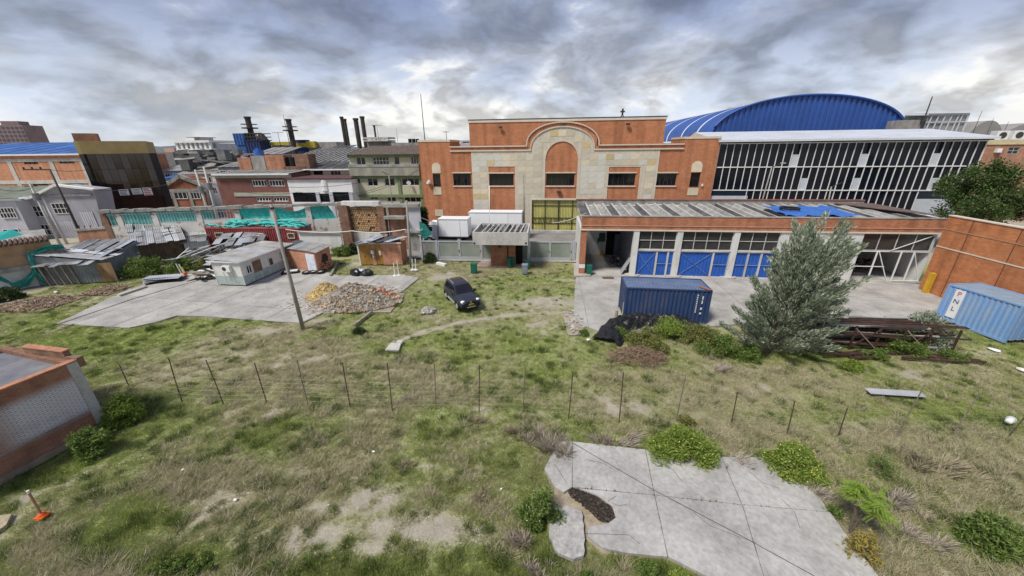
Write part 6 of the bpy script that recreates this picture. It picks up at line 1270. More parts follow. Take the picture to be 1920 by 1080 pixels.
# ---------------------------------------------------------------- small objects
def bin_(px, py, w_, h, mat, label, name='waste_bin', lid=None):
    t = thing(name, label, 'bin', G(px, py), rad(-6)); part('body', MB().tube([(0, 0, 0), (0, 0, h)], w_*.42, 4, w_*.62) if False else MB().prism([(-w_/2, -w_/2), (w_/2, -w_/2), (w_/2, w_/2), (-w_/2, w_/2)], 0, h*.85), mat, t); part('lid', MB().box(-w_*.55, w_*.55, -w_*.55, w_*.55, h*.85+.002, h), lid or mat, t); part('handle', MB().bar((-w_*.3, w_*.6, h*.9), (w_*.3, w_*.6, h*.9), .03), steel, t)
grn = M('bin_green', (.015, .12, .08), .5, .2)
bin_(889, 511, .55, 1.0, grn, 'dark green bin alone on the grass left of the guard booth'); bin_(955, 500, .42, 1.05, grn, 'left of the two green bins beside the guard booth wall'); bin_(962, 499, .42, 1.1, grn, 'right of the two green bins beside the guard booth wall'); bin_(984, 512, .55, .95, M('bin_grey', (.20, .23, .28), .5), 'blue grey bin at the right corner of the guard booth'); bin_(989, 503, .4, .9, grn, 'green bin half hidden behind the blue grey bin'); bin_(1104, 515, .5, 1.0, grn, 'green bin beside the annex corner pier')
def bollard(px, py, h, mat, label, lean=0, r=.05, group=None):
    t = thing('marker_post', label, 'post', G(px, py), 0, group); part('pole', MB().tube([(0, 0, .1), (lean, 0, h)], r, 8), mat, t); part('base', MB().cyl((0, 0, 0), .24, .12, 'z', 12, .1), whited, t)
    part('band', MB().tube([(lean*.55, 0, h*.55), (lean*.68, 0, h*.68)], r*1.15, 8), yel, t)
bollard(741, 517, 1.35, white, 'left of the two white marker posts at the paving corner'); bollard(748, 516, 1.5, white, 'right of the two white marker posts at the paving corner'); bollard(774, 506, 1.2, white, 'white marker post just right of the weathered pole base', .05); bollard(780, 506, 1.2, white, 'outermost right white marker post near the weathered pole', .05)
bollard(341, 515, 1.2, white, 'leftmost of the three slim posts by the metal sheets', -.2); bollard(346, 515, 1.15, white, 'middle of the three slim posts by the metal sheets', -.2); bollard(350, 518, 1.0, M('post_yellow', (.6, .45, .05), .6), 'yellow slim post with orange base by the metal sheets', -.15)
tag(part('cone_base', MB().cyl((0, 0, 0), .22, .45, 'z', 12, .12), M('safety_orange', (.75, .12, .02), .6), None), 'small orange cone stump beside the slim yellow post', 'cone'); bpy.data.objects['cone_base'].location = G(348, 519)
# sheets pile
t = thing('sheet_stack', 'stack of crumpled zinc sheets at the far edge of the yard paving', 'metal sheets', G(307, 528), rad(25))
for k in range(7): o = part('sheet', MB().corr(-1.6, 1.4, -.5, .5, 0, random.uniform(-.1, .15), .2, .02), (galv_l if k > 1 else dark_rf), t); o.location = (random.uniform(-.3, .3), random.uniform(-.2, .2), .08+.07*k); o.rotation_euler = (rad(random.uniform(-4, 4)), rad(random.uniform(-3, 3)), rad(random.uniform(-15, 15)))
t = thing('board_pile', 'jumble of white boards and planks against the cabin end', 'boards', G(390, 524), 0)
for k in range(18): o = part('board', MB().box(-.9, .9, -.14, .14, 0, .04), random.choice((white, wood, wood, whited, steel)), t); o.location = (random.uniform(-1.2, .9), random.uniform(-.5, .6), .1+.045*k); o.rotation_euler = (rad(random.uniform(-12, 12)), rad(random.uniform(-12, 22)), random.uniform(-.8, .9))
for k, (px, py) in enumerate(((575, 512), (588, 511), (601, 511))):
    t = thing('old_tyre', ['leftmost of three old tyres lying before the small brick hut', 'middle of three old tyres lying before the small brick hut', 'rightmost of three old tyres lying before the small brick hut'][k], 'tyre', G(px, py+1), 0, 'old tyres before the small hut')
    part('tyre', MB().tube([(.32*math.cos(a), .32*math.sin(a), .12) for a in np.linspace(0, 2*math.pi, 19)], .13, 8, cap=False), rubber, t, smooth=True); part('filling', MB().cyl((0, 0, .05), .22, .12, 'z', 12), conc_l, t)
t = thing('pallet_slabs', 'white topped flat slabs beside the cabin and small brick hut', 'slabs', G(545, 512), rad(20)); part('slab', MB().box(-.8, .8, -.4, .4, .02, .2), rubber, t); part('slab', MB().box(-.5, .7, -.3, .3, .202, .28), whited, t)
def bag(px, py, r, mat, label, sq=(1, 1, .6)):
    mb = MB().sphere((0, 0, r*sq[2]*.8), r, 12, 8, sq); mb.v = [(x*(1+random.uniform(-.12, .12)), y*(1+random.uniform(-.12, .12)), max(0, z*(1+random.uniform(-.15, .15)))) for x, y, z in mb.v]; o = tag(part('rubbish_bag', mb, mat, None), label, 'bag'); o.location = G(px, py)
plas = M('black_plastic', (.02, .022, .025), .3, .3, 3, .5)
bag(669, 516, .55, plas, 'black rubbish bag on the left of the bag cluster on the paving', (1.1, .9, .7)); bag(678, 515, .42, M('white_plastic', (.6, .64, .7), .4, .1), 'white rubbish bag between the two black bags', (.9, .9, .85)); bag(689, 516, .55, plas, 'black rubbish bag on the right of the bag cluster', (1.2, .9, .6))
def plank(p0, p1, w_, mat, label, name='timber_beam', z=.1): return tag(part(name, MB().bar(G(*p0)+Vector((0, 0, z)), G(*p1)+Vector((0, 0, z)), w_, w_*.7), mat, None), label, 'beam')
plank((635, 490), (620, 518), .2, wood, 'grey timber beam lying at the top edge of the yard paving'); plank((697, 586), (664, 612), .2, wood, 'grey timber beam lying in the grass below the rubble heap'); plank((226, 556), (276, 539), .14, wood, 'dark thin beam along the left far edge of the yard paving')
plank((820, 494), (836, 498), .4, whited, 'pale flat board in the grass near the glazed fence', 'flat_board', .03); 
# metal sheet, bucket, litter
tag(part('zinc_sheet', MB().corr(0, 2.5, -.22, .22, .12, .16, .12, .015), galv_l, None), 'long narrow zinc sheet lying in the dry grass on the right', 'metal sheet'); o = bpy.data.objects['zinc_sheet']; o.location = G(1626, 737); o.rotation_euler = (0, 0, yaw(G(1626, 737), G(1706, 742)))
t = thing('white_bucket', 'white bucket lying in the grass near the right edge', 'bucket', G(1890, 794)+Vector((0, 0, .14)), .4); part('body', MB().tube([(-.16, 0, 0), (.16, 0, .03)], .11, 14, .15), white, t, smooth=True); part('rim', MB().tube([(.13, 0, .03), (.17, 0, .03)], .16, 14), whited, t)
t = thing('orange_marker', 'orange based marker with a faded striped post in the grass at lower left', 'marker', G(80, 968), 0); part('base', MB().cyl((0, 0, 0), .16, .14, 'z', 12, .08).box(-.14, .14, -.14, .14, 0, .05), M('safety_orange', (.75, .12, .02)), t); p_ = V(52, 921, G(80, 968).y)-G(80, 968); part('post', MB().tube([(0, 0, .1), tuple(p_*.5), tuple(p_)], .035, 8), M('faded_orange', (.42, .20, .13), .7, .3, 3), t); part('tip', MB().tube([tuple(p_*.93), tuple(p_*1.02)], .04, 8), whited, t)
lit = [(440, 935, .13, .03, 'small white plastic bottle on the bare ground, lower left'), (1103, 637, .3, .12, 'crumpled white sack beside the apron corner'), (105, 548, .35, .16, 'crumpled white sack on the turned soil at left'), (228, 522, .22, .15, 'small pale stone block before the open shack'), (1915, 693, .3, .14, 'white litter scrap at the far right edge below the blue container'), (1865, 655, .5, .08, 'pale flat concrete piece below the light blue container'), (343, 880, .12, .08, 'tiny white scrap on the lower left grass'), (268, 858, .05, .05, 'white pebble in the grass near the left bush'), (940, 915, .09, .05, 'white scrap left of the slab bush'), (615, 945, .06, .03, 'white wrapper on the grass in the lower middle'), (700, 845, .12, .04, 'pale flat scrap right of the lower middle bare patch')]
for px, py, sx_, sz_, lb in lit:
    mb = MB().sphere((0, 0, sz_*.5), sx_, 8, 5, (.6, .4, .6*sz_/sx_)); mb.v = [(x*(1+random.uniform(-.25, .25)), y*(1+random.uniform(-.25, .25)), z) for x, y, z in mb.v]; o = tag(part('litter', mb, white, None), lb, 'litter'); o.location = G(px, py)-Vector((0, 0, .06)); o.rotation_euler = (0, 0, random.uniform(0, 3))
# motorcycle
mp = G(1153, 497); T = thing('motorcycle', 'dark motorcycle parked in the open annex bay', 'motorcycle', mp, rad(-70))
for x in (-.62, .62): wh = part('wheel', MB().tube([(x+.28*math.cos(a), 0, .32+.28*math.sin(a)) for a in np.linspace(0, 2*math.pi, 17)], .055, 6, cap=False), rubber, T); part('rim', MB().cyl((x, -.03, .32), .1, .06, 'y', 10), alu, wh)
part('frame', MB().bar((-.62, 0, .32), (-.1, 0, .4), .1).bar((.62, 0, .32), (.35, 0, .95), .07).bar((-.1, 0, .35), (.35, 0, .85), .08), steel, T); part('engine', MB().box(-.2, .2, -.14, .14, .28, .58), steel, T); part('fuel_tank', MB().sphere((.12, 0, .8), .2, 10, 6, (1.4, .7, .7)), paint, T, smooth=True); part('seat', MB().box(-.6, -.05, -.12, .12, .74, .84), trim, T); part('handlebar', MB().tube([(.25, -.35, 1.05), (.36, 0, 1.0), (.25, .35, 1.05)], .025, 6), steel, T); part('headlight', MB().sphere((.46, 0, .9), .1, 8, 6), alu, T)
# things leaning in the bay
tb_ = G(1158, 516); tag(part('leaning_panel', MB().box(0, .06, 0, 1.2, 0, 1.9), alu, None), 'grey metal panel leaning inside the open annex bay', 'panel'); o = bpy.data.objects['leaning_panel']; o.location = G(1163, 515); o.rotation_euler = (rad(-4), rad(28), rad(-12))
tag(part('yellow_jug', MB().box(-.15, .15, -.12, .12, 0, .5).box(-.05, .05, -.05, .05, .5, .6), M('jug_yellow', (.6, .33, .03), .6), None), 'small yellow jug on the floor by the bay back wall', 'jug'); bpy.data.objects['yellow_jug'].location = fa.w(fa.x(1126, 492, 7.3), 7.2)
tag(part('drain_grate', MB().box(-.55, .55, -.3, .3, .004, .012), M('rusty_grate', (.12, .08, .06), .9), None), 'rusty rectangular drain cover on the apron by the bay', 'drain cover'); bpy.data.objects['drain_grate'].location = G(1140, 521)+Vector((0, 0, .01))
# step slab left of annex
stp = [G(1076, 496), G(1102, 496), G(1107, 519), G(1076, 520)]; tag(part('entrance_step', MB().prism([p[:2] for p in stp], -.05, .14), M('pink_concrete', (.38, .33, .30), .9, .25, .8), None), 'low pinkish concrete step at the foot of the annex corner pier', 'step')
# junk inside the far right bay
t = thing('scrap_machinery', 'dark heap of scrap behind the glazed gate of the right bay', 'scrap', fa.w(last0+2, 3.5), fa.a)
for k in range(26): o = part('scrap_piece', MB().bar((0, 0, 0), (random.uniform(.4, 1.8), random.uniform(-.5, .5), random.uniform(-.2, .6)), random.uniform(.08, .3)), random.choice((steel, rust, black, conc_d)), t); o.location = (random.uniform(-1.2, 2.2), random.uniform(-1.5, 1.5), random.uniform(0, .9))
# ---------------------------------------------------------------- rubble heap
def heap(name, label, px0, px1, py, h, depth, mat, rocks, rmats, seed, rs=(.03, .115)):
    a, b = G(px0, py), G(px1, py); c = (a+b)/2; L_ = (b-a).length/2; t = thing(name, label, 'heap', c, yaw(a, b)); r = np.random.default_rng(seed); n = 40; mb = MB(); r2 = random.Random(seed); NG = 64; gx_, gy_ = np.meshgrid(np.linspace(-L_*1.3, L_*1.3, NG), np.linspace(-depth*1.3, depth*1.3, NG)); NZ = fbm(gx_+9, gy_+9, 1.1, seed, 3)
    def H_(x, y): d = math.hypot(x/L_, y/depth); q = NZ[min(NG-1, max(0, int((y/depth/2.6+.5)*NG))), min(NG-1, max(0, int((x/L_/2.6+.5)*NG)))]; return max(0, h*max(0, 1-d**1.5)*(.75+.5*float(q))-.02)
    for i in range(n+1):
        for j in range(n+1): x = -L_*1.05+2.1*L_*i/n; y = -depth*1.05+2.1*depth*j/n; mb.v.append((x, y, H_(x, y)-(.05 if H_(x, y) <= 0 else 0)))
    for i in range(n):
        for j in range(n): q = i*(n+1)+j; mb.f.append((q, q+n+1, q+n+2, q+1))
    part('mound', mb, mat, t, smooth=True)
    for mi, (m_, share) in enumerate(rmats):
        mb = MB()
        for k in range(int(rocks*share)):
            a_ = r2.uniform(0, 6.28); d = r2.random()**.55*1.12; x, y = L_*d*math.cos(a_), depth*d*math.sin(a_)
            if mi == len(rmats)-1 and name == 'rubble_heap': x = abs(x)*.6+L_*.42; y = abs(y)*.5
            s_ = r2.uniform(*rs)*(1 if r2.random() > .1 else 1.7); q = MB().box(-s_, s_, -s_*r2.uniform(.5, 1), s_*r2.uniform(.5, 1), -s_*.5, s_*.5)
            Rm = Matrix.Rotation(r2.uniform(0, 6.28), 3, 'Z') @ Matrix.Rotation(r2.uniform(-.9, .9), 3, 'X'); i0 = len(mb.v); z = H_(x, y)
            mb.v += [tuple(Rm @ Vector([c_*r2.uniform(.7, 1.15) for c_ in v]) + Vector((x, y, z+s_*.25))) for v in q.v]; mb.f += [tuple(i0+i for i in f_) for f_ in q.f]
        part('debris', mb, m_, t, kind='stuff')
    return t
heap('rubble_heap', 'large heap of broken concrete, brick and stones on the yard paving', 596, 745, 563, 1.35, 2.2, M('rubble_dust', (.33, .28, .22), .95, .35, 2.5, .8, fine=.3), 4800, [(M('rubble_grey', (.31, .29, .26), .95, .3, 2, island=.4), .4), (M('rubble_tan', (.35, .27, .19), .95, .3, 2, island=.35), .5), (M('rubble_red', (.42, .19, .12), .95, .3, 2, island=.3), .1)], 21)
heap('sand_heap', 'yellow sandy gravel heap at the left side of the rubble', 580, 640, 553, 1.15, 1.5, M('yellow_sand', (.48, .36, .16), .95, .25, 3, .6, fine=.25), 700, [(M('gravel_yellow', (.50, .38, .18), .95, .3, 2, island=.25), 1.)], 8, (.03, .09))
t = heap('stone_scatter', 'scatter of pale stones along the left edge of the apron', 1060, 1092, 603, .04, 1.9, M('rubble_dust', (0, 0, 0)), 110, [(M('pale_stone', (.40, .385, .35), .9, .2, 2, island=.2), 1.)], 4, (.03, .09)); heap('stone_pile', 'small pile of whitish stones in the grass left of the car', 790, 815, 582, .22, .5, M('rubble_dust', (0, 0, 0)), 90, [(M('pale_stone', (0, 0, 0)), 1.)], 5, (.04, .11))
# turned soil clods at left
t = heap('soil_heap', 'low ridge of turned brown soil and stones near the left shacks', 20, 120, 568, .3, 1.6, M('turned_soil', (.23, .165, .11), 1, .4, 2, .8, fine=.3), 1000, [(M('soil_clod', (.24, .175, .12), 1, .3, 2, island=.3), .95), (M('pale_stone', (0, 0, 0)), .05)], 14, (.02, .07)); heap('soil_heap', 'small patch of turned soil between the shack and the yard paving', 172, 225, 543, .25, 1.2, M('turned_soil', (0, 0, 0)), 500, [(M('soil_clod', (0, 0, 0)), 1.)], 15, (.02, .07))
# ---------------------------------------------------------------- wire fence
POSTS = [((240, 720), (223, 683)), ((340, 750), (316, 671)), ((418, 755), (386, 675)), ((500, 754), (477, 680)), ((577, 757), (557, 675)), ((656, 760), (642, 680)), ((735, 765), (726, 680)), ((817, 765), (814, 682)), ((898, 770), (899, 685)), ((980, 773), (985, 688)), ((1066, 781), (1074, 697)), ((1161, 788), (1169, 698)), ((1268, 786), (1286, 703)), ((1372, 790), (1383, 735)), ((1477, 808), (1490, 752)), ((1574, 812), (1589, 765)), ((1684, 814), (1734, 722)), ((1787, 815), (1836, 738)), ((1893, 815), (1950, 748))]
b0 = G(*POSTS[8][0]); T = thing('wire_fence', 'rusty posts strung with thin wires crossing the grass', 'fence', (b0.x, b0.y, 0)); bases = []
pm_ = [M('rusty_post', (.10, .065, .05), .9, .4, 4), M('grey_post', (.20, .17, .14), .9, .3, 4)]
for k, (b, t_) in enumerate(POSTS):
    g_ = G(*b); tp_ = V(t_[0], t_[1], g_.y); bases.append((g_, tp_)); part('post', MB().tube([g_-T.location-Vector((0, 0, .15)), (g_+tp_)/2-T.location+Vector((random.uniform(-.02, .02), 0, 0)), tp_-T.location], .028, 6, .024), pm_[1 if k in (4, 7, 9, 12, 16, 17) else 0], T)
for lv in (.22, .48, .74, 1.0, 1.26, 1.52):
    pts = []
    for k, (g_, tp_) in enumerate(bases):
        p = g_+(tp_-g_)*(lv/max(1.5, (tp_-g_).z))-T.location; pts.append(p+Vector((0, -.03, random.uniform(-.03, .03))))
    out = []
    for a, b in zip(pts, pts[1:]): out += [a, (a+b)/2-Vector((0, 0, .03+random.random()*.02))]
    out.append(pts[-1]); part('wire', MB().tube(out, .0035, 3, cap=False), M('galvanised_wire', (.30, .28, .24), .6, .1, metal=.3), T)
# ---------------------------------------------------------------- near left brick building
A, Bq = G(0, 900), G(203, 791); f = Fr(0, 900, math.degrees(yaw(A, Bq))); Lw = (Bq-A).length; hz = f.z(146, 676); T = tframe('near_brick_building', 'near flat roofed brick building at the left edge with faded whitewash', 'building', f)
def whitewash(name, zlo, zhi, k):
    m = BR(name, (.40, .17, .10), (.31, .125, .075), (.30, .21, .16), .24, .085, .014, .4); nt = m.node_tree; N = nt.nodes.new; L = nt.links.new; b = nt.nodes['Principled BSDF']; src = b.inputs['Base Color'].links[0].from_socket
    tc = N('ShaderNodeTexCoord'); sx = N('ShaderNodeSeparateXYZ'); L(tc.outputs['Object'], sx.inputs[0]); n = N('ShaderNodeTexNoise'); n.inputs['Scale'].default_value = 1.1; n.inputs['Detail'].default_value = 7; L(tc.outputs['Object'], n.inputs['Vector'])
    def mr(f_, a, b_, c=0., d=1.):
        q = N('ShaderNodeMapRange'); L(f_, q.inputs[0]); q.inputs[1].default_value = a; q.inputs[2].default_value = b_; q.inputs[3].default_value = c; q.inputs[4].default_value = d; return q.outputs[0]
    def mul(a, b_):
        q = N('ShaderNodeMath'); q.operation = 'MULTIPLY'; L(a, q.inputs[0]); L(b_, q.inputs[1]) if not isinstance(b_, float) else None; return q.outputs[0]
    fz = mul(mr(sx.outputs[2], zlo-.25, zlo+.15), mr(sx.outputs[2], zhi+.25, zhi-.15)); fx = mr(sx.outputs[0], .2, 1.2); fac = mul(mul(fz, fx), mr(n.outputs[0], .2, .45, .6, 1.))
    br = [q for q in nt.nodes if q.type == 'TEX_BRICK'][0]; inv = mr(br.outputs['Fac'], 0., 1., 1., .35); fac = mul(fac, inv)
    mx = N('ShaderNodeMix'); mx.data_type = 'RGBA'; L(fac, mx.inputs[0]); L(src, mx.inputs[6]); mx.inputs[7].default_value = (.60, .61, .66, 1); L(mx.outputs[2], b.inputs['Base Color']); return m
wm_ = whitewash('whitewashed_brick', hz*.30, hz*.78, 1)
part('front_wall', MB().box(-4, Lw-.35, 0, .25, 0, hz), wm_, T); part('corner_column', MB().box(Lw-.349, Lw, -.02, .3, 0, hz), conc_l, T); part('ledge', MB().box(-4, Lw-.36, -.04, -.003, hz*.27, hz*.285), conc_d, T)
gb = f.g(-10, 662, hz)[1]
part('end_wall', MB().box(Lw-.25, Lw-.002, .301, 5.2, 0, hz), brick_old, T); part('parapet_cap', MB().box(-4, Lw, -.03, .27, hz+.002, hz+.07), M('brick_course', (.42, .2, .12), .9, .3, 4), T)
part('roof', MB().box(-4, Lw-.26, .28, 5.2, hz-.35, hz-.2), M('bitumen_roof', (.13, .13, .155), .75, .35, .8, .15, col2=(.21, .21, .22)), T)
pa, pb = f.g(50, 664, hz), f.g(145, 676, hz); dd_ = Vector((pb[0]-pa[0], pb[1]-pa[1], 0)); o = part('back_parapet', MB().box(-.05, dd_.length*.78, 0, .22, hz-.35, hz+.35).box(dd_.length*.78, dd_.length, 0, .22, hz-.35, hz+.12), brick_old, T); o.location = (pa[0], pa[1], 0); o.rotation_euler = (0, 0, math.atan2(dd_.y, dd_.x)); o = part('parapet_cap', MB().box(-.08, dd_.length*.79, -.03, .25, hz+.352, hz+.4), M('brick_course', (.42, .2, .12)), T); o.location = (pa[0], pa[1], 0); o.rotation_euler = (0, 0, math.atan2(dd_.y, dd_.x))
part('white_edge', MB().box(-4, f.g(52, 668, hz)[0], 5.0, 5.25, hz-.3, hz-.05), whited, T); part('roof_debris', MB().box(0, .5, 0, .25, hz-.19, hz-.16), white, T).location = (f.g(108, 680, hz)[0], f.g(108, 680, hz)[1], 0)
part('plinth', MB().box(-4, Lw+.1, -.35, -.042, -.05, .12), M('earthy_plinth', (.30, .24, .17), .95, .3, 2, .5), T)
tag(part('floor_remnant', MB().prism([p[:2] for p in Pl([(-10, 968), (22, 965), (12, 985), (-10, 1000)])], -.08, .03), M('yellowish_slab', (.42, .36, .25), .95, .3, 3, .4), None), 'yellowish slab remnant in the grass at the lower left edge', 'slab')
# ---------------------------------------------------------------- rusty steel rack
A, Bq = G(1500, 648), G(1815, 664); T = thing('steel_stock_rack', 'long low rack stacked with rusty steel profiles among weeds', 'rack', A, yaw(A, Bq)); Lr = (Bq-A).length
rg = random.Random(9)
for k in range(80):
    z = rg.choice((.25, .3, .85, .9, 1.35, 1.4, 1.45)); x0 = rg.uniform(-.5, Lr*.45); x1 = rg.uniform(Lr*.5, Lr); y = rg.uniform(0, 1.5); part('steel_profile', MB().bar((x0, y, z+rg.uniform(0, .15)), (x1, y+rg.uniform(-.15, .15), z+rg.uniform(0, .15)), rg.uniform(.06, .14), rg.uniform(.05, .1)), rg.choice((rust, rust, steel, rust, conc_d)), T)
for k in range(7):
    x = Lr*.9*k/6
    for y in (0, 1.6): part('upright', MB().bar((x, y, 0), (x+rg.uniform(-.08, .08), y, 1.55), .09), rust, T)
    if k < 5 and k % 2 == 0: part('brace', MB().bar((x, -.02, .1), (x+Lr*.15, -.02, 1.4), .06), rust, T); part('brace', MB().bar((x, -.04, 1.4), (x+Lr*.15, -.04, .1), .05), wood, T)
for k in range(12): a = rg.uniform(-1, Lr-2); part('loose_bar', MB().bar((a, rg.uniform(-1.4, -.3), .08), (a+rg.uniform(1.5, 3.5), rg.uniform(-1.2, -.3), .1), .09), rust, T)
# stumps + black tarp
TP = [G(px, py) for px, py in ((1128, 640), (1150, 612), (1185, 600), (1225, 597), (1262, 603), (1300, 618), (1325, 640))]
T = thing('black_tarp', 'crumpled black plastic sheet draped along a mound before the navy container', 'tarpaulin', (TP[2].x, TP[2].y, 0)); mb = MB(); nx, ny = 60, 14
for i in range(nx+1):
    u = i/nx*(len(TP)-1); k = min(int(u), len(TP)-2); p = TP[k]+(TP[k+1]-TP[k])*(u-k)-T.location; d = (TP[k+1]-TP[k]).normalized(); n_ = Vector((d.y, -d.x, 0))
    for j in range(ny+1):
        v = j/ny; hh = (.62 if u > .8 else .3+.32*u/.8)*math.sin(math.pi*min(1, v*1.05))**.6; w_ = (v-.35)*1.9; mb.v.append(tuple(p+n_*w_+Vector((random.uniform(-.05, .05), random.uniform(-.05, .05), hh+.10*math.sin(i*1.3+j*.5)*math.sin(j*1.1)+random.uniform(-.05, .05)))))
for i in range(nx):
    for j in range(ny): q = i*(ny+1)+j; mb.f.append((q, q+ny+1, q+ny+2, q+1))
part('sheet', mb, M('black_sheet', (.018, .018, .02), .42, .4, 2, .3), T)
for k, (px, py) in enumerate(((1154, 608), (1168, 596), (1185, 592), (1208, 590))): tag(part('timber_stump', MB().tube([(0, 0, 0), (0, 0, 1.1+.15*(k % 2))], .11, 8), M('pale_timber', (.34, .30, .18), .9, .3, 3), None), ['first pale stump from the left behind the black sheet', 'second pale stump from the left behind the black sheet', 'third pale stump from the left behind the black sheet', 'rightmost pale stump behind the black sheet'][k], 'stump', 'pale stumps behind the black sheet'); o = [q for q in COL.objects if q.name.startswith('timber_stump')][-1]
for k, o in enumerate(sorted([q for q in COL.objects if q.name.startswith('timber_stump')], key=lambda q: q.name)): o.location = G(*((1154, 608), (1168, 596), (1185, 592), (1208, 590))[k])
# ================================================================== VEGETATION
def quads_mesh(name, P0, A, B, mat):
    """N quads centred at P0 with half axes A,B"""
    N_ = len(P0); v = np.empty((N_, 4, 3), np.float32); v[:, 0] = P0-A*.15-B*0+0*A; v[:, 0] = P0-A; v[:, 1] = P0+B; v[:, 2] = P0+A; v[:, 3] = P0-B
    me = bpy.data.meshes.new(name); me.vertices.add(N_*4); me.vertices.foreach_set('co', v.ravel()); me.loops.add(N_*4); me.loops.foreach_set('vertex_index', np.arange(N_*4)); me.polygons.add(N_)
    me.polygons.foreach_set('loop_start', np.arange(0, N_*4, 4)); me.polygons.foreach_set('loop_total', np.full(N_, 4)); me.update(calc_edges=True); me.materials.append(mat); return me
def rdir(n, r, up=0.):
    d = r.normal(size=(n, 3)); d[:, 2] += up; return d/np.linalg.norm(d, axis=1)[:, None]
def leaves(name, P_, size, asp, mat, parent, r, outward=None, up=.4, kind=None):
    n = len(P_); d = rdir(n, r, up)
    if outward is not None: d = d+outward*.9; d /= np.linalg.norm(d, axis=1)[:, None]
    e = np.cross(d, rdir(n, r)); e /= np.linalg.norm(e, axis=1)[:, None]+1e-9; s = size*r.uniform(.6, 1.3, (n, 1)); return link(name, quads_mesh(name, P_.astype(np.float32), (d*s).astype(np.float32), (e*s*asp).astype(np.float32), mat), parent, kind)
G_BRIGHT = leafmat('leaf_bright_green', [(.12, .20, .025), (.19, .28, .045), (.28, .36, .07), (.36, .42, .12)], .35); G_MID = leafmat('leaf_mid_green', [(.07, .13, .025), (.12, .19, .04), (.18, .25, .06), (.27, .33, .11)], .35)
G_DARK = leafmat('leaf_dark_green', [(.02, .04, .012), (.035, .06, .018), (.05, .085, .025), (.08, .12, .04)]); G_GREY = leafmat('leaf_grey_green', [(.14, .20, .12), (.20, .26, .16), (.28, .33, .22), (.35, .40, .29), (.46, .50, .39), (.72, .74, .64)], .45)
G_OLIVE = leafmat('leaf_olive', [(.10, .13, .03), (.16, .18, .05), (.24, .25, .08), (.30, .27, .10)]); G_FEATH = leafmat('leaf_feathery_lime', [(.16, .26, .03), (.24, .35, .05), (.32, .42, .08)], .35); G_YEL = leafmat('leaf_yellowing', [(.38, .26, .05), (.30, .28, .07), (.42, .30, .10), (.18, .20, .05)])
STRAW = leafmat('dry_straw', [(.48, .43, .28), (.58, .52, .37), (.40, .35, .22), (.62, .56, .42)], .3); TWIG = M('dry_twig', (.25, .17, .12), .95, .4, 3, island=.3); BARK = M('bark', (.13, .10, .075), .95, .4, 4, .3)
FLW = leafmat('yellow_flower', [(.75, .65, .10), (.8, .75, .3)], .1); FLWW = leafmat('white_flower', [(.75, .75, .62), (.8, .8, .7)], .1)
def bush(name, label, cat, px, py, w_, h, n, size, mat, seed, asp=.32, dep=None, clumps=26, flowers=0, fm_=None, stems=6, loc=None, group=None, base=.0, flat=1.):
    p = G(px, py) if loc is None else loc; t = thing(name, label, cat, (p.x, p.y, p.z-.06), 0, group); r = np.random.default_rng(seed); dep = dep or w_*.8
    C_ = rdir(clumps, r, .5); C_[:, 2] = np.abs(C_[:, 2]); rad_ = r.uniform(.45, .86, (clumps, 1)); sc_ = np.array([w_/2, dep/2, h*flat]); C_ = C_*rad_*sc_; C_[:, 2] = np.maximum(C_[:, 2], h*.1+base); cs = r.uniform(.14, .3, clumps)*min(w_, dep, h*1.4)
    k = r.integers(0, clumps, n); off = rdir(n, r)*(r.random((n, 1))**.45); P_ = C_[k]+off*cs[k][:, None]*np.array([1, 1, .85]); P_[:, 2] = np.maximum(P_[:, 2], .03+base)
    leaves('foliage', P_, size, asp, mat, t, r, off, .5)
    mb = MB()
    for i in range(stems): c = C_[r.integers(0, clumps)]; mb.tube([(r.uniform(-.06, .06), r.uniform(-.06, .06), 0), (c[0]*.4, c[1]*.4, c[2]*.55), tuple(c)], .018*h+.006, 5, .006)
    part('stem', mb, BARK, t, kind='stuff')
    if flowers:
        kk = r.integers(0, clumps, flowers); of = rdir(flowers, r, .8); PF = C_[kk]+of*cs[kk][:, None]*1.05; PF[:, 2] = np.maximum(PF[:, 2], .1); leaves('blossom', PF, size*.33, .9, fm_ or FLW, t, r, None, 1., 'stuff')
    return t
bush('round_bush', 'bright green rounded bush beside the near brick building corner', 'bush', 229, 788, 2.1, 1.5, 7000, .075, G_BRIGHT, 1)
bush('leafy_bush', 'upright bright green bush in front of the near whitewashed wall', 'bush', 181, 848, 1.5, 1.45, 5200, .085, G_MID, 2, .3)
bush('spreading_bush', 'wide light green bush at the far edge of the near concrete floor', 'bush', 1278, 850, 3.7, 1.3, 15000, .07, G_BRIGHT, 3, .28, 1.7, 40, 120)
bush('flowering_bush', 'rounded bush with pale yellow flowers at the far right corner of the near concrete floor', 'bush', 1482, 882, 2.3, 1.15, 10000, .06, G_BRIGHT, 4, .4, None, 30, 420)
bush('slab_bush', 'leafy green bush at the broken left edge of the near concrete floor', 'bush', 1012, 972, 1.5, 1.35, 7500, .06, G_MID, 5, .3, None, 28, 40, FLWW)
bush('corner_bush', 'blurred green bush near the bottom right corner', 'bush', 1855, 1018, 1.7, .95, 6500, .07, G_MID, 6, .35)
bush('bottom_bush', 'small green weed bush at the bottom edge below the loose slab', 'bush', 1100, 1090, .6, .5, 2200, .05, G_MID, 7); bush('bottom_bush', 'green weed bush at the bottom edge growing against the concrete floor', 'bush', 1215, 1072, .7, .55, 2600, .055, G_MID, 8); bush('bottom_bush', 'bright green weed bush cut by the bottom edge of the photo', 'bush', 1275, 1092, .7, .5, 2600, .055, G_BRIGHT, 9)
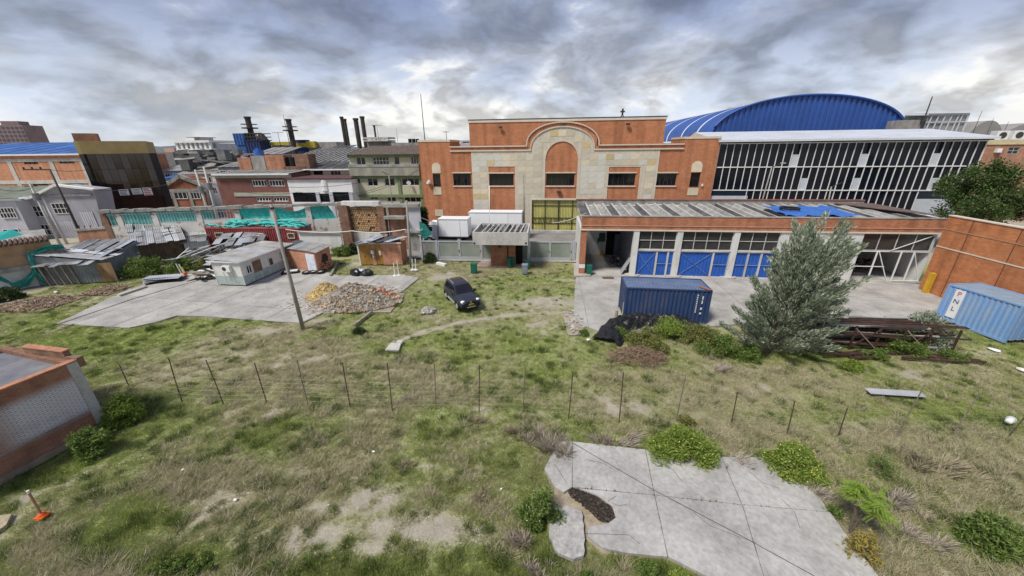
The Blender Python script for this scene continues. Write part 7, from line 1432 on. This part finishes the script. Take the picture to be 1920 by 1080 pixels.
bush('white_flower_bush', 'dark bush dotted with white flowers in front of the tin shacks', 'bush', 272, 513, 3.6, 2.3, 7000, .1, G_MID, 10, .4, None, 30, 90, FLWW); bush('yard_shrub', 'low green shrub behind the slim marker posts in the yard', 'bush', 340, 507, 4.2, 1.7, 7000, .1, G_MID, 11, .35, 2.5, 30); bush('yard_shrub', 'small shrub by the tin sheets left of the portable cabin', 'bush', 382, 505, 1.8, 1.4, 2500, .1, G_OLIVE, 12)
bush('edge_shrub', 'dark green shrub at the foot of the ochre wall, left edge', 'bush', 10, 560, 3.0, 1.2, 4000, .1, G_DARK, 13)
bush('ruin_bush', 'dark green bush growing inside the brick ruin', 'bush', 692, 478, 2.8, 3.6, 4000, .15, G_DARK, 14, .3, None, 20, loc=Vector((G(692, 466).x, 47, 0))); bush('ruin_weeds', 'tall weeds at the foot of the ragged brick pier', 'bush', 640, 478, 2.6, 1.3, 2500, .12, G_MID, 15); bush('ruin_weeds', 'weeds between the brick pier and latrine hut', 'bush', 662, 474, 1.8, 1.4, 2200, .12, G_DARK, 16); bush('fence_weeds', 'dark weeds against the left glazed fence panel', 'bush', 806, 489, 2.2, 1.0, 3000, .09, G_DARK, 17)
# tarpaulin mound plants
for k, (px, py, w_, h, m_, lb) in enumerate(((1205, 640, 2.0, 1.1, G_OLIVE, 'yellow green shrub on the mound left of the navy container centre'), (1255, 628, 1.9, 1.25, G_BRIGHT, 'bright green shrub rising in front of the black sheet'), (1310, 640, 1.9, 1.3, G_OLIVE, 'olive shrub at the right end of the black sheet'), (1345, 660, 2.2, 1.1, G_MID, 'leafy green shrub between black sheet and feathery tree'), (1160, 628, .9, .6, G_MID, 'small weed at the left foot of the black sheet'), (1400, 668, 1.6, .8, G_MID, 'low weed at the left foot of the feathery tree'), (1228, 655, 1.6, .7, G_OLIVE, 'sparse shrub right behind the dry twig heap'))):
    bush('mound_shrub', lb, 'bush', px, py, w_*1.35, h*1.1, 5200, .075, m_, 40+k, .3)
bush('rack_bush', 'grey green bush growing through the rusty steel rack', 'bush', 1722, 640, 3.2, 2.6, 9000, .09, G_GREY, 50, .35, None, 34); bush('rack_bush', 'dark green creeper hanging over the middle of the rusty rack', 'bush', 1690, 655, 2.8, 1.5, 6000, .08, G_MID, 51, .35); bush('rack_weed', 'bright green weed patch below the left part of the rusty rack', 'bush', 1600, 690, 1.5, .55, 3500, .06, G_BRIGHT, 52); bush('rack_weed', 'green weed patch in front of the rusty rack centre', 'bush', 1640, 668, 1.8, .6, 3000, .06, G_MID, 53); bush('rack_weed', 'green weed patch at the right foot of the rusty rack', 'bush', 1790, 672, 2.0, .6, 3000, .06, G_MID, 54)
bush('fence_shrub', 'small yellow flowering weed at the wire fence behind the wide bush', 'bush', 1288, 793, .9, .5, 1800, .05, G_OLIVE, 55, .3, None, 16, 60)
bush('apron_weed', 'weed tuft among the stones at the apron corner', 'bush', 1095, 625, .9, .4, 1200, .06, G_MID, 56); bush('pad_weed', 'small green weed on the near edge of the yard paving', 'bush', 283, 616, .8, .35, 900, .05, G_MID, 57); bush('beam_weed', 'dark green weed clump by the timber beam below the rubble', 'bush', 674, 622, 1.1, .5, 2000, .06, G_DARK, 58)
# low creeping weeds at lower left
bush('ground_weeds', 'spreading low green weeds with yellow dots at the bottom, left of centre', 'weeds', 345, 1062, 2.6, .28, 9000, .035, G_MID, 60, .5, .9, 60, 90, FLW, 0)
# sapling with feathery leaves
p = G(1592, 1000); T = thing('feathery_sapling', 'slender sapling with lime green feathery leaves beside the near concrete floor', 'sapling', p); r = np.random.default_rng(70); mb = MB(); tips = []
for k in range(6):
    a = r.uniform(0, 6.28); q = Vector((.35*math.cos(a)+.25, .35*math.sin(a)+.1, 1.35+.35*r.random())); mb.tube([(0, 0, 0), (q.x*.3, q.y*.3, q.z*.5), tuple(q)], .022, 5, .01); tips.append(q)
part('stem', mb, BARK, T); PL, DL = [], []
for k in range(110):
    q = tips[k % 6]; a = r.uniform(0, 6.28); d = Vector((math.cos(a), math.sin(a), r.uniform(-.15, .5))); d.normalize(); L_ = r.uniform(.25, .5)
    s0 = q+Vector((r.uniform(-.1, .1), r.uniform(-.1, .1), r.uniform(-.35, .1)))
    for j in range(16):
        for sd in (-1, 1): sdv = d.cross(Vector((0, 0, 1))).normalized()*sd; pt = s0+d*L_*(j+1)/16+sdv*.035-Vector((0, 0, .12*(j/16)**2)); PL.append(pt[:]); DL.append(((sdv+d*.3)*.032)[:])
PL = np.array(PL); DL = np.array(DL); E_ = np.cross(DL, np.array([0, 0, 1.])); o = link('foliage', quads_mesh('foliage', PL, DL, E_*.38, G_FEATH), T)
bush('yellowing_shrub', 'sparse shrub with yellowing leaves at the right edge of the near concrete floor', 'bush', 1615, 1040, 1.1, 1.2, 900, .07, G_YEL, 71, .3, None, 40, 0, None, 12); bush('bare_shrub', 'thin branched green shrub behind the feathery sapling', 'bush', 1650, 880, 1.3, .9, 900, .05, G_MID, 72, .3, None, 40, 0, None, 14); bush('small_weed', 'small green weed at the concrete floor edge left of the sapling', 'bush', 1563, 962, .6, .5, 900, .05, G_MID, 73)
# big feathery tree
def feather_tree(name, label, p, H_, W_, n, mat, seed, size=.10, trunk=.22):
    T = thing(name, label, 'tree', p); r = np.random.default_rng(seed); tr = MB(); tr.tube([(0, 0, -.1), (.2, 0, H_*.3), (.55, .1, H_*.6), (.95, .1, H_*.85)], trunk, 8, .03); part('trunk', tr, BARK, T)
    lm = MB(); PP, DD = [], []; nb = 150
    for k in range(nb):
        u = (k+.5)/nb; z0 = H_*(.03+.70*u); a = k*2.39996+r.uniform(-.4, .4); env = (W_/2)*math.sqrt(max(.05, 1-.92*max(0, u-.1)**1.6))*(.5+.5*r.random())*(.86+.14*math.cos(a)); rise = (.9+1.4*u)*(1-.1)*r.uniform(.6, 1.3); c0 = np.array([.8*u, 0, z0*.8])
        tip = np.array([env*math.cos(a)*(1-.25*u)+1.25*u, env*.8*math.sin(a), z0*.8+rise+(.25 if u < .2 else .6)]); mid = (c0+tip)/2+np.array([0, 0, -.12*env]); lm.tube([tuple(c0), tuple(mid), tuple(tip)], .035*(1-u*.6), 4, .006)
        m = int(n/nb*(1.25-.5*u)); t_ = r.random(m)**.55; t_ = .22+.82*t_; base_ = ((1-t_)**2)[:, None]*c0+(2*t_*(1-t_))[:, None]*mid+(t_**2)[:, None]*tip; wid = .30*(1.15-.7*t_)*(.6+.4*(W_/8)); o_ = r.normal(size=(m, 3))*wid[:, None]*np.array([.62, .62, .5]); PP.append(base_+o_); dd = (tip-mid)/np.linalg.norm(tip-mid); DD.append(np.tile(dd, (m, 1))+o_*.8+np.array([0, 0, .25]))
    PP = np.concatenate(PP); DD = np.concatenate(DD)+r.normal(size=(len(PP), 3))*.35; DD /= np.linalg.norm(DD, axis=1)[:, None]; PP[:, 2] = np.maximum(PP[:, 2], .05)
    E_ = np.cross(DD, rdir(len(PP), r)); E_ /= np.linalg.norm(E_, axis=1)[:, None]+1e-9; s = size*r.uniform(.6, 1.4, (len(PP), 1)); part('limb', lm, BARK, T, kind='stuff'); link('crown', quads_mesh('crown', PP, DD*s, E_*s*.24, mat), T); return T
pt_ = G(1440, 655); zt_ = V(1522, 392, pt_.y).z; print('tree', pt_, zt_)
feather_tree('feathery_tree', 'large feathery grey green tree in front of the workshop annex', pt_, zt_, 8.0, 44000, G_GREY, 80, .12)
# dark tree at right, yucca by the truck
def round_tree(name, label, p, zc, rx, rz, n, size, mat, seed, cl=60, trunk=.3):
    T = thing(name, label, 'tree', p); r = np.random.default_rng(seed); part('trunk', MB().tube([(0, 0, 0), (.1, 0, zc*.6), (.2, 0, zc)], trunk, 8, trunk*.4), BARK, T); C_ = rdir(cl, r, .2)*r.uniform(.35, .92, (cl, 1))*np.array([rx, rx, rz]); cs = r.uniform(.2, .36, cl)*rx*.8
    k = r.integers(0, cl, n); off = rdir(n, r)*(r.random((n, 1))**.5); P_ = C_[k]+off*cs[k][:, None]+np.array([0, 0, zc]); leaves('crown', P_, size, .35, mat, T, r, off, .3); lm = MB()
    for i in range(14): c = C_[i]; lm.tube([(0, 0, zc*.55), (c[0]*.5, c[1]*.5, zc+c[2]*.4), (c[0], c[1], zc+c[2])], .1, 5, .02)
    part('limb', lm, BARK, T, kind='stuff'); return T
pr = V(1843, 372, 41); round_tree('dark_tree', 'dense dark green tree behind the right orange yard wall', Vector((pr.x, 41, 0)), pr.z+.2, 4.3, 3.5, 24000, .16, leafmat('leaf_evergreen', [(.03, .06, .015), (.055, .095, .025), (.09, .14, .04), (.15, .20, .07)], .3), 90, 80)
yp = V(802, 450, 46.5); T = thing('spiky_palm', 'dark spiky leaved yucca tree beside the white truck', 'tree', (yp.x-.3, 46.5, 0)); part('trunk', MB().tube([(0, 0, 0), (.1, 0, 2), (-.1, 0, 4.4)], .22, 8, .14), BARK, T); r = np.random.default_rng(5); P_, A_ = [], []
for zc in (2.6, 3.5, 4.4):
    d = rdir(420, r, .2); P_.append(d*.45+np.array([-.05, 0, zc])); A_.append(d*.45)
P_ = np.concatenate(P_); A_ = np.concatenate(A_); E_ = np.cross(A_, rdir(len(A_), r)); E_ /= np.linalg.norm(E_, axis=1)[:, None]; link('fronds', quads_mesh('fronds', P_, A_, E_*.045, G_DARK), T)
nt3 = thing('green_mesh', 'torn dark green shade mesh hanging beside the spiky yucca', 'netting', V(795, 430, 44)); part('sheet', MB().quad((-.5, 0, 1.0), (.2, .1, .6), (.9, .2, -.6), (.1, .1, -1.2), (-.5, 0, -1.0)), teal_d, nt3)
# dry twig heap
p = G(1195, 672); T = thing('twig_heap', 'heap of dry brown twigs and branches in front of the black sheet', 'branches', p, rad(-5)); rg = random.Random(4); mb = MB()
for k in range(620):
    a = rg.uniform(0, 6.28); d = rg.random()**.6; x, y = 1.75*d*math.cos(a), .95*d*math.sin(a); z = .75*(1-d)*rg.random()+.08; L_ = rg.uniform(.25, .75); b = rg.uniform(0, 6.28); cv = rg.uniform(-.2, .2); pts = [Vector((x+L_*(s_-.5)*math.cos(b)-cv*math.sin(b)*(1-(2*s_-1)**2), y+L_*(s_-.5)*math.sin(b)+cv*math.cos(b)*(1-(2*s_-1)**2), z+.1*math.sin(3.14*s_))) for s_ in (0, .33, .66, 1)]; mb.tube(pts, rg.uniform(.008, .02), 3, .005, cap=False)
part('twigs', mb, TWIG, T, kind='stuff')
def straw_clump(px, py, r_, h, n, label, seed, mat=None, loc=None):
    p = G(px, py); T = thing('straw_clump', label, 'grass clump', p-Vector((0, 0, .08))); r = np.random.default_rng(seed); a = r.uniform(0, 6.28, n); d = r.random(n)**.6*r_; n = int(n*.6); a = a[:n]; d = d[:n]; sub_ = r.integers(0, 7, n); sa = r.uniform(0, 6.28, 7); so_ = np.stack([np.cos(sa), np.sin(sa)*.8], 1)*r.uniform(.2, 1., (7, 1))*r_*.9; B = np.stack([d*np.cos(a)*.3+so_[sub_, 0], d*np.sin(a)*.3+so_[sub_, 1], np.zeros(n)], 1); hh = h*r.uniform(.35, 1.1, n)*r.uniform(.6, 1.1, 7)[sub_]; wnd = r.uniform(-.5, .9); lean = (np.stack([np.cos(a), np.sin(a), np.zeros(n)], 1)*r.uniform(.2, .9, n)[:, None]+np.array([wnd, -.25, 0]))*hh[:, None]*.75
    tip = B+lean; tip[:, 2] = hh*(1-.3*d/r_); w_ = rdir(n, r)*.011; w_[:, 2] = 0; mid = B*.5+tip*.5; mid[:, 2] += hh*.12; v = np.stack([B-w_, B+w_, mid+w_*.8, tip, mid-w_*.8], 1).astype(np.float32); me = bpy.data.meshes.new('blades'); me.vertices.add(n*5); me.vertices.foreach_set('co', v.ravel()); me.loops.add(n*5); me.loops.foreach_set('vertex_index', np.arange(n*5)); me.polygons.add(n); me.polygons.foreach_set('loop_start', np.arange(0, n*5, 5)); me.polygons.foreach_set('loop_total', np.full(n, 5)); me.update(calc_edges=True); me.materials.append(mat or STRAW); link('blades', me, T, 'stuff'); return T
PINKY = leafmat('pinkish_straw', [(.54, .47, .38), (.64, .57, .48), (.44, .37, .30)], .3)
for q in ((1040, 838, .75, .85, 1500, 'tall pinkish straw clump at the far left corner of the near concrete floor', PINKY), (1000, 822, .6, .6, 900, 'straw clump just left of the tall pinkish one', PINKY), (960, 812, .5, .5, 800, 'yellowish straw clump right of the lower middle grass', None), (1130, 825, .6, .5, 800, 'dry straw clump behind the first floor slab', PINKY), (1180, 822, .6, .55, 900, 'dry straw clump left of the wide green bush', PINKY), (890, 785, .5, .4, 700, 'straw tuft at the foot of the middle fence post', None), (1392, 862, .5, .45, 700, 'straw clump between the wide bush and the flowering bush', PINKY), (1540, 930, .55, .5, 800, 'straw clump right of the flowering bush', PINKY), (1720, 860, .8, .6, 1200, 'large dry grass clump in the right middle field', None), (1790, 880, .8, .6, 1200, 'dry grass clump between the sapling and the right edge', None), (1690, 940, .7, .6, 1000, 'pale dry grass clump right of the feathery sapling', PINKY), (1730, 1010, .7, .6, 1000, 'dry grass clump at the lower right, left of the corner bush', PINKY), (970, 1010, .5, .5, 800, 'straw clump left of the loose slab', PINKY), (1010, 1060, .5, .4, 700, 'straw clump at the bottom edge beneath the loose slab', PINKY), (905, 930, .5, .35, 700, 'straw tuft left of the slab bush', None), (1360, 690, .9, .5, 900, 'dry straw clump under the left side of the feathery tree', PINKY), (1340, 672, .5, .3, 500, 'small straw tuft below the mound shrubs', PINKY), (760, 870, .4, .3, 500, 'pale grass tuft by the wheel rut', None)):
    straw_clump(*q[:6], int(q[0]+q[1]), q[6])
# ---- grass cover by instancing of tufts
def tuft(name, n, h, spread, wd, lean, mat, seed):
    r = np.random.default_rng(seed); a = r.uniform(0, 6.28, n); d = r.random(n)**.5*spread; B = np.stack([d*np.cos(a), d*np.sin(a), np.full(n, -.03)], 1); hh = h*r.uniform(.5, 1.15, n); b = r.uniform(0, 6.28, n); L_ = np.stack([np.cos(b), np.sin(b), np.zeros(n)], 1)*(hh*lean*r.uniform(.3, 1.4, n))[:, None]+np.stack([np.cos(a), np.sin(a), np.zeros(n)], 1)*(hh*.3)[:, None]
    tip = B+L_; tip[:, 2] = hh; c = r.uniform(0, 6.28, n); w_ = np.stack([np.cos(c), np.sin(c), np.zeros(n)], 1)*wd; v = np.stack([B-w_, B+w_, tip], 1).astype(np.float32)
    me = bpy.data.meshes.new(name); me.vertices.add(n*3); me.vertices.foreach_set('co', v.ravel()); me.loops.add(n*3); me.loops.foreach_set('vertex_index', np.arange(n*3)); me.polygons.add(n); me.polygons.foreach_set('loop_start', np.arange(0, n*3, 3)); me.polygons.foreach_set('loop_total', np.full(n, 3)); me.update(calc_edges=True); me.materials.append(mat); return bpy.data.objects.new(name, me)
GRG = leafmat('grass_green', [(.23, .30, .065), (.31, .37, .10), (.39, .43, .15), (.26, .33, .08), (.46, .48, .20)], .4); GRM = leafmat('grass_mixed', [(.34, .37, .16), (.43, .45, .22), (.51, .50, .29), (.36, .40, .16), (.58, .55, .37)], .4); GRD = leafmat('grass_dry', [(.44, .39, .25), (.54, .48, .32), (.62, .56, .40), (.36, .33, .19), (.39, .39, .21)], .35)
def scatter(name, label, pts, scl, tufts):
    me = bpy.data.meshes.new(name); me.vertices.add(len(pts)); me.vertices.foreach_set('co', pts.astype(np.float32).ravel()); at_ = me.attributes.new('sc', 'FLOAT', 'POINT'); at_.data.foreach_set('value', scl.astype(np.float32)); ra = me.attributes.new('ra', 'FLOAT', 'POINT'); ra.data.foreach_set('value', RNG.uniform(0, 6.28, len(pts)).astype(np.float32)); me.update()
    o = link(name, me, None, 'stuff'); tag(o, label, 'grass'); col = bpy.data.collections.new(name+'_tufts'); [col.objects.link(t) for t in tufts]
    ng = bpy.data.node_groups.new(name, 'GeometryNodeTree'); ng.interface.new_socket('Geometry', in_out='INPUT', socket_type='NodeSocketGeometry'); ng.interface.new_socket('Geometry', in_out='OUTPUT', socket_type='NodeSocketGeometry'); N = ng.nodes.new; L = ng.links.new
    gi = N('NodeGroupInput'); go = N('NodeGroupOutput'); ip = N('GeometryNodeInstanceOnPoints'); ci = N('GeometryNodeCollectionInfo'); ci.inputs['Collection'].default_value = col; ci.inputs['Separate Children'].default_value = True; ci.inputs['Reset Children'].default_value = True; ip.inputs['Pick Instance'].default_value = True
    a1 = N('GeometryNodeInputNamedAttribute'); a1.data_type = 'FLOAT'; a1.inputs[0].default_value = 'sc'; a2 = N('GeometryNodeInputNamedAttribute'); a2.data_type = 'FLOAT'; a2.inputs[0].default_value = 'ra'; cx = N('ShaderNodeCombineXYZ'); L(a2.outputs[0], cx.inputs[2]); L(gi.outputs[0], ip.inputs['Points']); L(ci.outputs[0], ip.inputs['Instance']); L(a1.outputs[0], ip.inputs['Scale']); L(cx.outputs[0], ip.inputs['Rotation']); L(ip.outputs[0], go.inputs[0])
    md = o.modifiers.new('tufts', 'NODES'); md.node_group = ng; return o
A_f, B_f = G(0, 900), G(203, 791); uf = (B_f-A_f).normalized(); nf = Vector((-uf.y, uf.x, 0)); FOOT = [A_f-uf*5, B_f, B_f+nf*5.2, A_f-uf*5+nf*5.2]
def candidates(n, seed):
    """positions in the field, denser near the camera"""
    r = np.random.default_rng(seed); Y = 4.5+(43-4.5)*r.random(n)**1.8; X = (r.random(n)*2-1)*np.minimum(44, 6+Y*1.55); keep = ~(inpoly(X, Y, PAD_YARD) | inpoly(X, Y, PAD_APRON)); keep &= ~inpoly(X, Y, SLAB_FG)
    keep &= ~((X > 6.6) & (Y > 33.5-.1*(X-6.6))) & ~((Y > 40.3) & (X > -12)) & (Y < 41); nb_ = [G(-60, 935), G(203, 791), G(150, 640), G(-60, 640)]; keep &= ~inpoly(X, Y, FOOT); X, Y = X[keep], Y[keep]
    near = np.clip((47-Y)/5, 0, 1)*np.clip((47-np.abs(X))/5, 0, 1); Z = -.02-near*(.16*fbm(X, Y, 3.2, 5)+.06*fbm(X, Y, .8, 6)); return X, Y, Z, r
X, Y, Z, r = candidates(380000, 100); d_, g_, s_ = masks(X, Y); u = r.random(len(X)); n2 = fbm(X, Y, .5, 200, 2)
bare = np.clip((d_-.15)*1.5, 0, .97); alive = r.random(len(X)) > bare*(.6+.8*(n2 < .55)); X, Y, Z, d_, g_, s_, n2 = [q[alive] for q in (X, Y, Z, d_, g_, s_, n2)]; u = r.random(len(X)); pg = .10+g_*.80; pd = (.13+s_*.55)*(1-g_*.75)
isg = u < pg; isd = (~isg) & (u < pg+pd*(1-pg)); ism = ~(isg | isd)
def sub(mask, f_): m = mask & (r.random(len(X)) < f_); return m
base_s = .40+.55*r.random(len(X))+.7*(n2-.5); base_s = np.maximum(base_s, .2); base_s *= (1-.45*np.clip(d_, 0, 1))
print('grass', isg.sum(), isd.sum(), ism.sum())
P3 = np.stack([X, Y, Z], 1)
scatter('green_grass', 'short green grass covering the waste ground', P3[isg], base_s[isg], [tuft('tuft', 16, .10, .13, .012, .5, GRG, 1), tuft('tuft', 20, .15, .15, .012, .6, GRG, 2), tuft('tuft', 14, .07, .12, .014, .6, GRG, 3), tuft('tuft', 16, .20, .12, .012, .5, GRG, 4)])
scatter('mixed_grass', 'olive and yellowing grass between green and bare patches', P3[ism], base_s[ism], [tuft('tuft', 16, .09, .14, .013, .7, GRM, 5), tuft('tuft', 18, .14, .15, .012, .8, GRM, 6), tuft('tuft', 12, .07, .12, .014, .8, GRM, 7)])
scatter('dry_grass', 'straw coloured dry grass leaning over the waste ground', P3[isd], base_s[isd]*(1+.5*s_[isd]), [tuft('tuft', 16, .14, .15, .011, 1.3, GRD, 8), tuft('tuft', 20, .22, .14, .010, 1.2, GRD, 9), tuft('tuft', 14, .10, .14, .012, 1.5, GRD, 10)])
k3 = np.where((s_ > .35) & (r.random(len(X)) < .016) & (Y < 24))[0]; scatter('dry_tussocks', 'taller straw tussocks standing in the dry parts of the field', P3[k3], np.maximum(base_s[k3], .6), [tuft('tuft', 55, .34, .13, .011, .9, STRAW, 21), tuft('tuft', 45, .26, .16, .012, 1.2, PINKY, 22), tuft('tuft', 50, .42, .12, .010, .8, STRAW, 23)])
# darker broad tussocks and tiny flowers
kk = np.where((n2 > .62) & (g_+.35 > r.random(len(X))) & (r.random(len(X)) < .045))[0]; kk2 = np.where(((n2 > .52) & (r.random(len(X)) < .014) & (Y < 26)))[0]; kk = np.concatenate([kk, kk2]); scatter('green_tussocks', 'scattered darker green tussocks standing above the turf', P3[kk], np.maximum(base_s[kk], .55), [tuft('tuft', 60, .22, .17, .013, .7, G_DARK if False else leafmat('tussock_green', [(.06, .10, .02), (.09, .14, .03), (.13, .17, .05)], .3), 11), tuft('tuft', 50, .30, .15, .012, .8, leafmat('tussock_green', []), 12)])
ff = np.where((Y < 14) & (X < 0) & (fbm(X, Y, 1.5, 300, 2) > .56) & (r.random(len(X)) < .035))[0]; PF = P3[ff]+np.array([0, 0, .14]); o = link('wildflowers', quads_mesh('wildflowers', PF, rdir(len(PF), r)*.013, rdir(len(PF), r)*.013, FLW), None, 'stuff'); tag(o, 'tiny yellow wildflowers sprinkled in the near left grass', 'flowers')
# small stones and clods on bare ground
cc = np.where((d_ > .45) & (r.random(len(X)) < .12))[0][:2600]; mb = MB()
for i in cc: s_0 = .012+.03*random.random()**2; x, y, z = P3[i]+np.array([random.uniform(-.1, .1), random.uniform(-.1, .1), .0]); mb.box(x-s_0, x+s_0, y-s_0*.7, y+s_0*.7, z-s_0, z+s_0*.6)
o = part('pebbles', mb, M('pebble', (.42, .37, .30), .95, .3, 3, island=.35), None, kind='stuff'); tag(o, 'small stones and crumbs on the bare soil patches', 'stones')
# weeds along the joints of the near floor, and more small finds in the field
rg = random.Random(77); mb = MB()
for (a_, b_, n_) in (((1080, 916), (1227, 931), 16), ((1227, 931), (1390, 949), 12), ((1390, 949), (1545, 962), 8), ((1210, 846), (1227, 930), 3), ((1352, 858), (1391, 948), 4)):
    A_, B_ = G(*a_), G(*b_)
    for k in range(n_):
        p = A_+(B_-A_)*rg.random(); hh = rg.uniform(.03, .10)*(3 if rg.random() < .12 else 1)
        for q in range(5): a = rg.uniform(0, 6.28); t = p+Vector((math.cos(a)*hh*.5, math.sin(a)*hh*.5, .05+hh)); w_ = Vector((-math.sin(a), math.cos(a), 0))*.008; mb.quad(p+w_+Vector((0, 0, .04)), p-w_+Vector((0, 0, .04)), t)
tag(part('joint_weeds', mb, leafmat('tussock_green', []), None, kind='stuff'), 'tiny weeds rooted in the joints of the near concrete floor', 'weeds')

# loose crumbs around the heap and over the yard paving
rg = random.Random(31); mb = MB()
for k in range(900):
    if k < 520: c = G(660, 560); a = rg.uniform(0, 6.28); d = 1.0+abs(rg.gauss(0, .32)); x, y = c.x+3.6*d*math.cos(a), c.y+2.3*d*math.sin(a); s_ = rg.uniform(.015, .06)
    else: x, y = rg.uniform(-34, -9), rg.uniform(24, 36); s_ = rg.uniform(.01, .03)
    if not inpoly(np.array([x]), np.array([y]), PAD_YARD)[0]: continue
    mb.box(x-s_, x+s_, y-s_*.7, y+s_*.7, .0, s_*1.1)
tag(part('yard_crumbs', mb, M('rubble_tan', (0, 0, 0)), None, kind='stuff'), 'small crumbs of rubble strewn over the yard paving around the heap', 'debris')
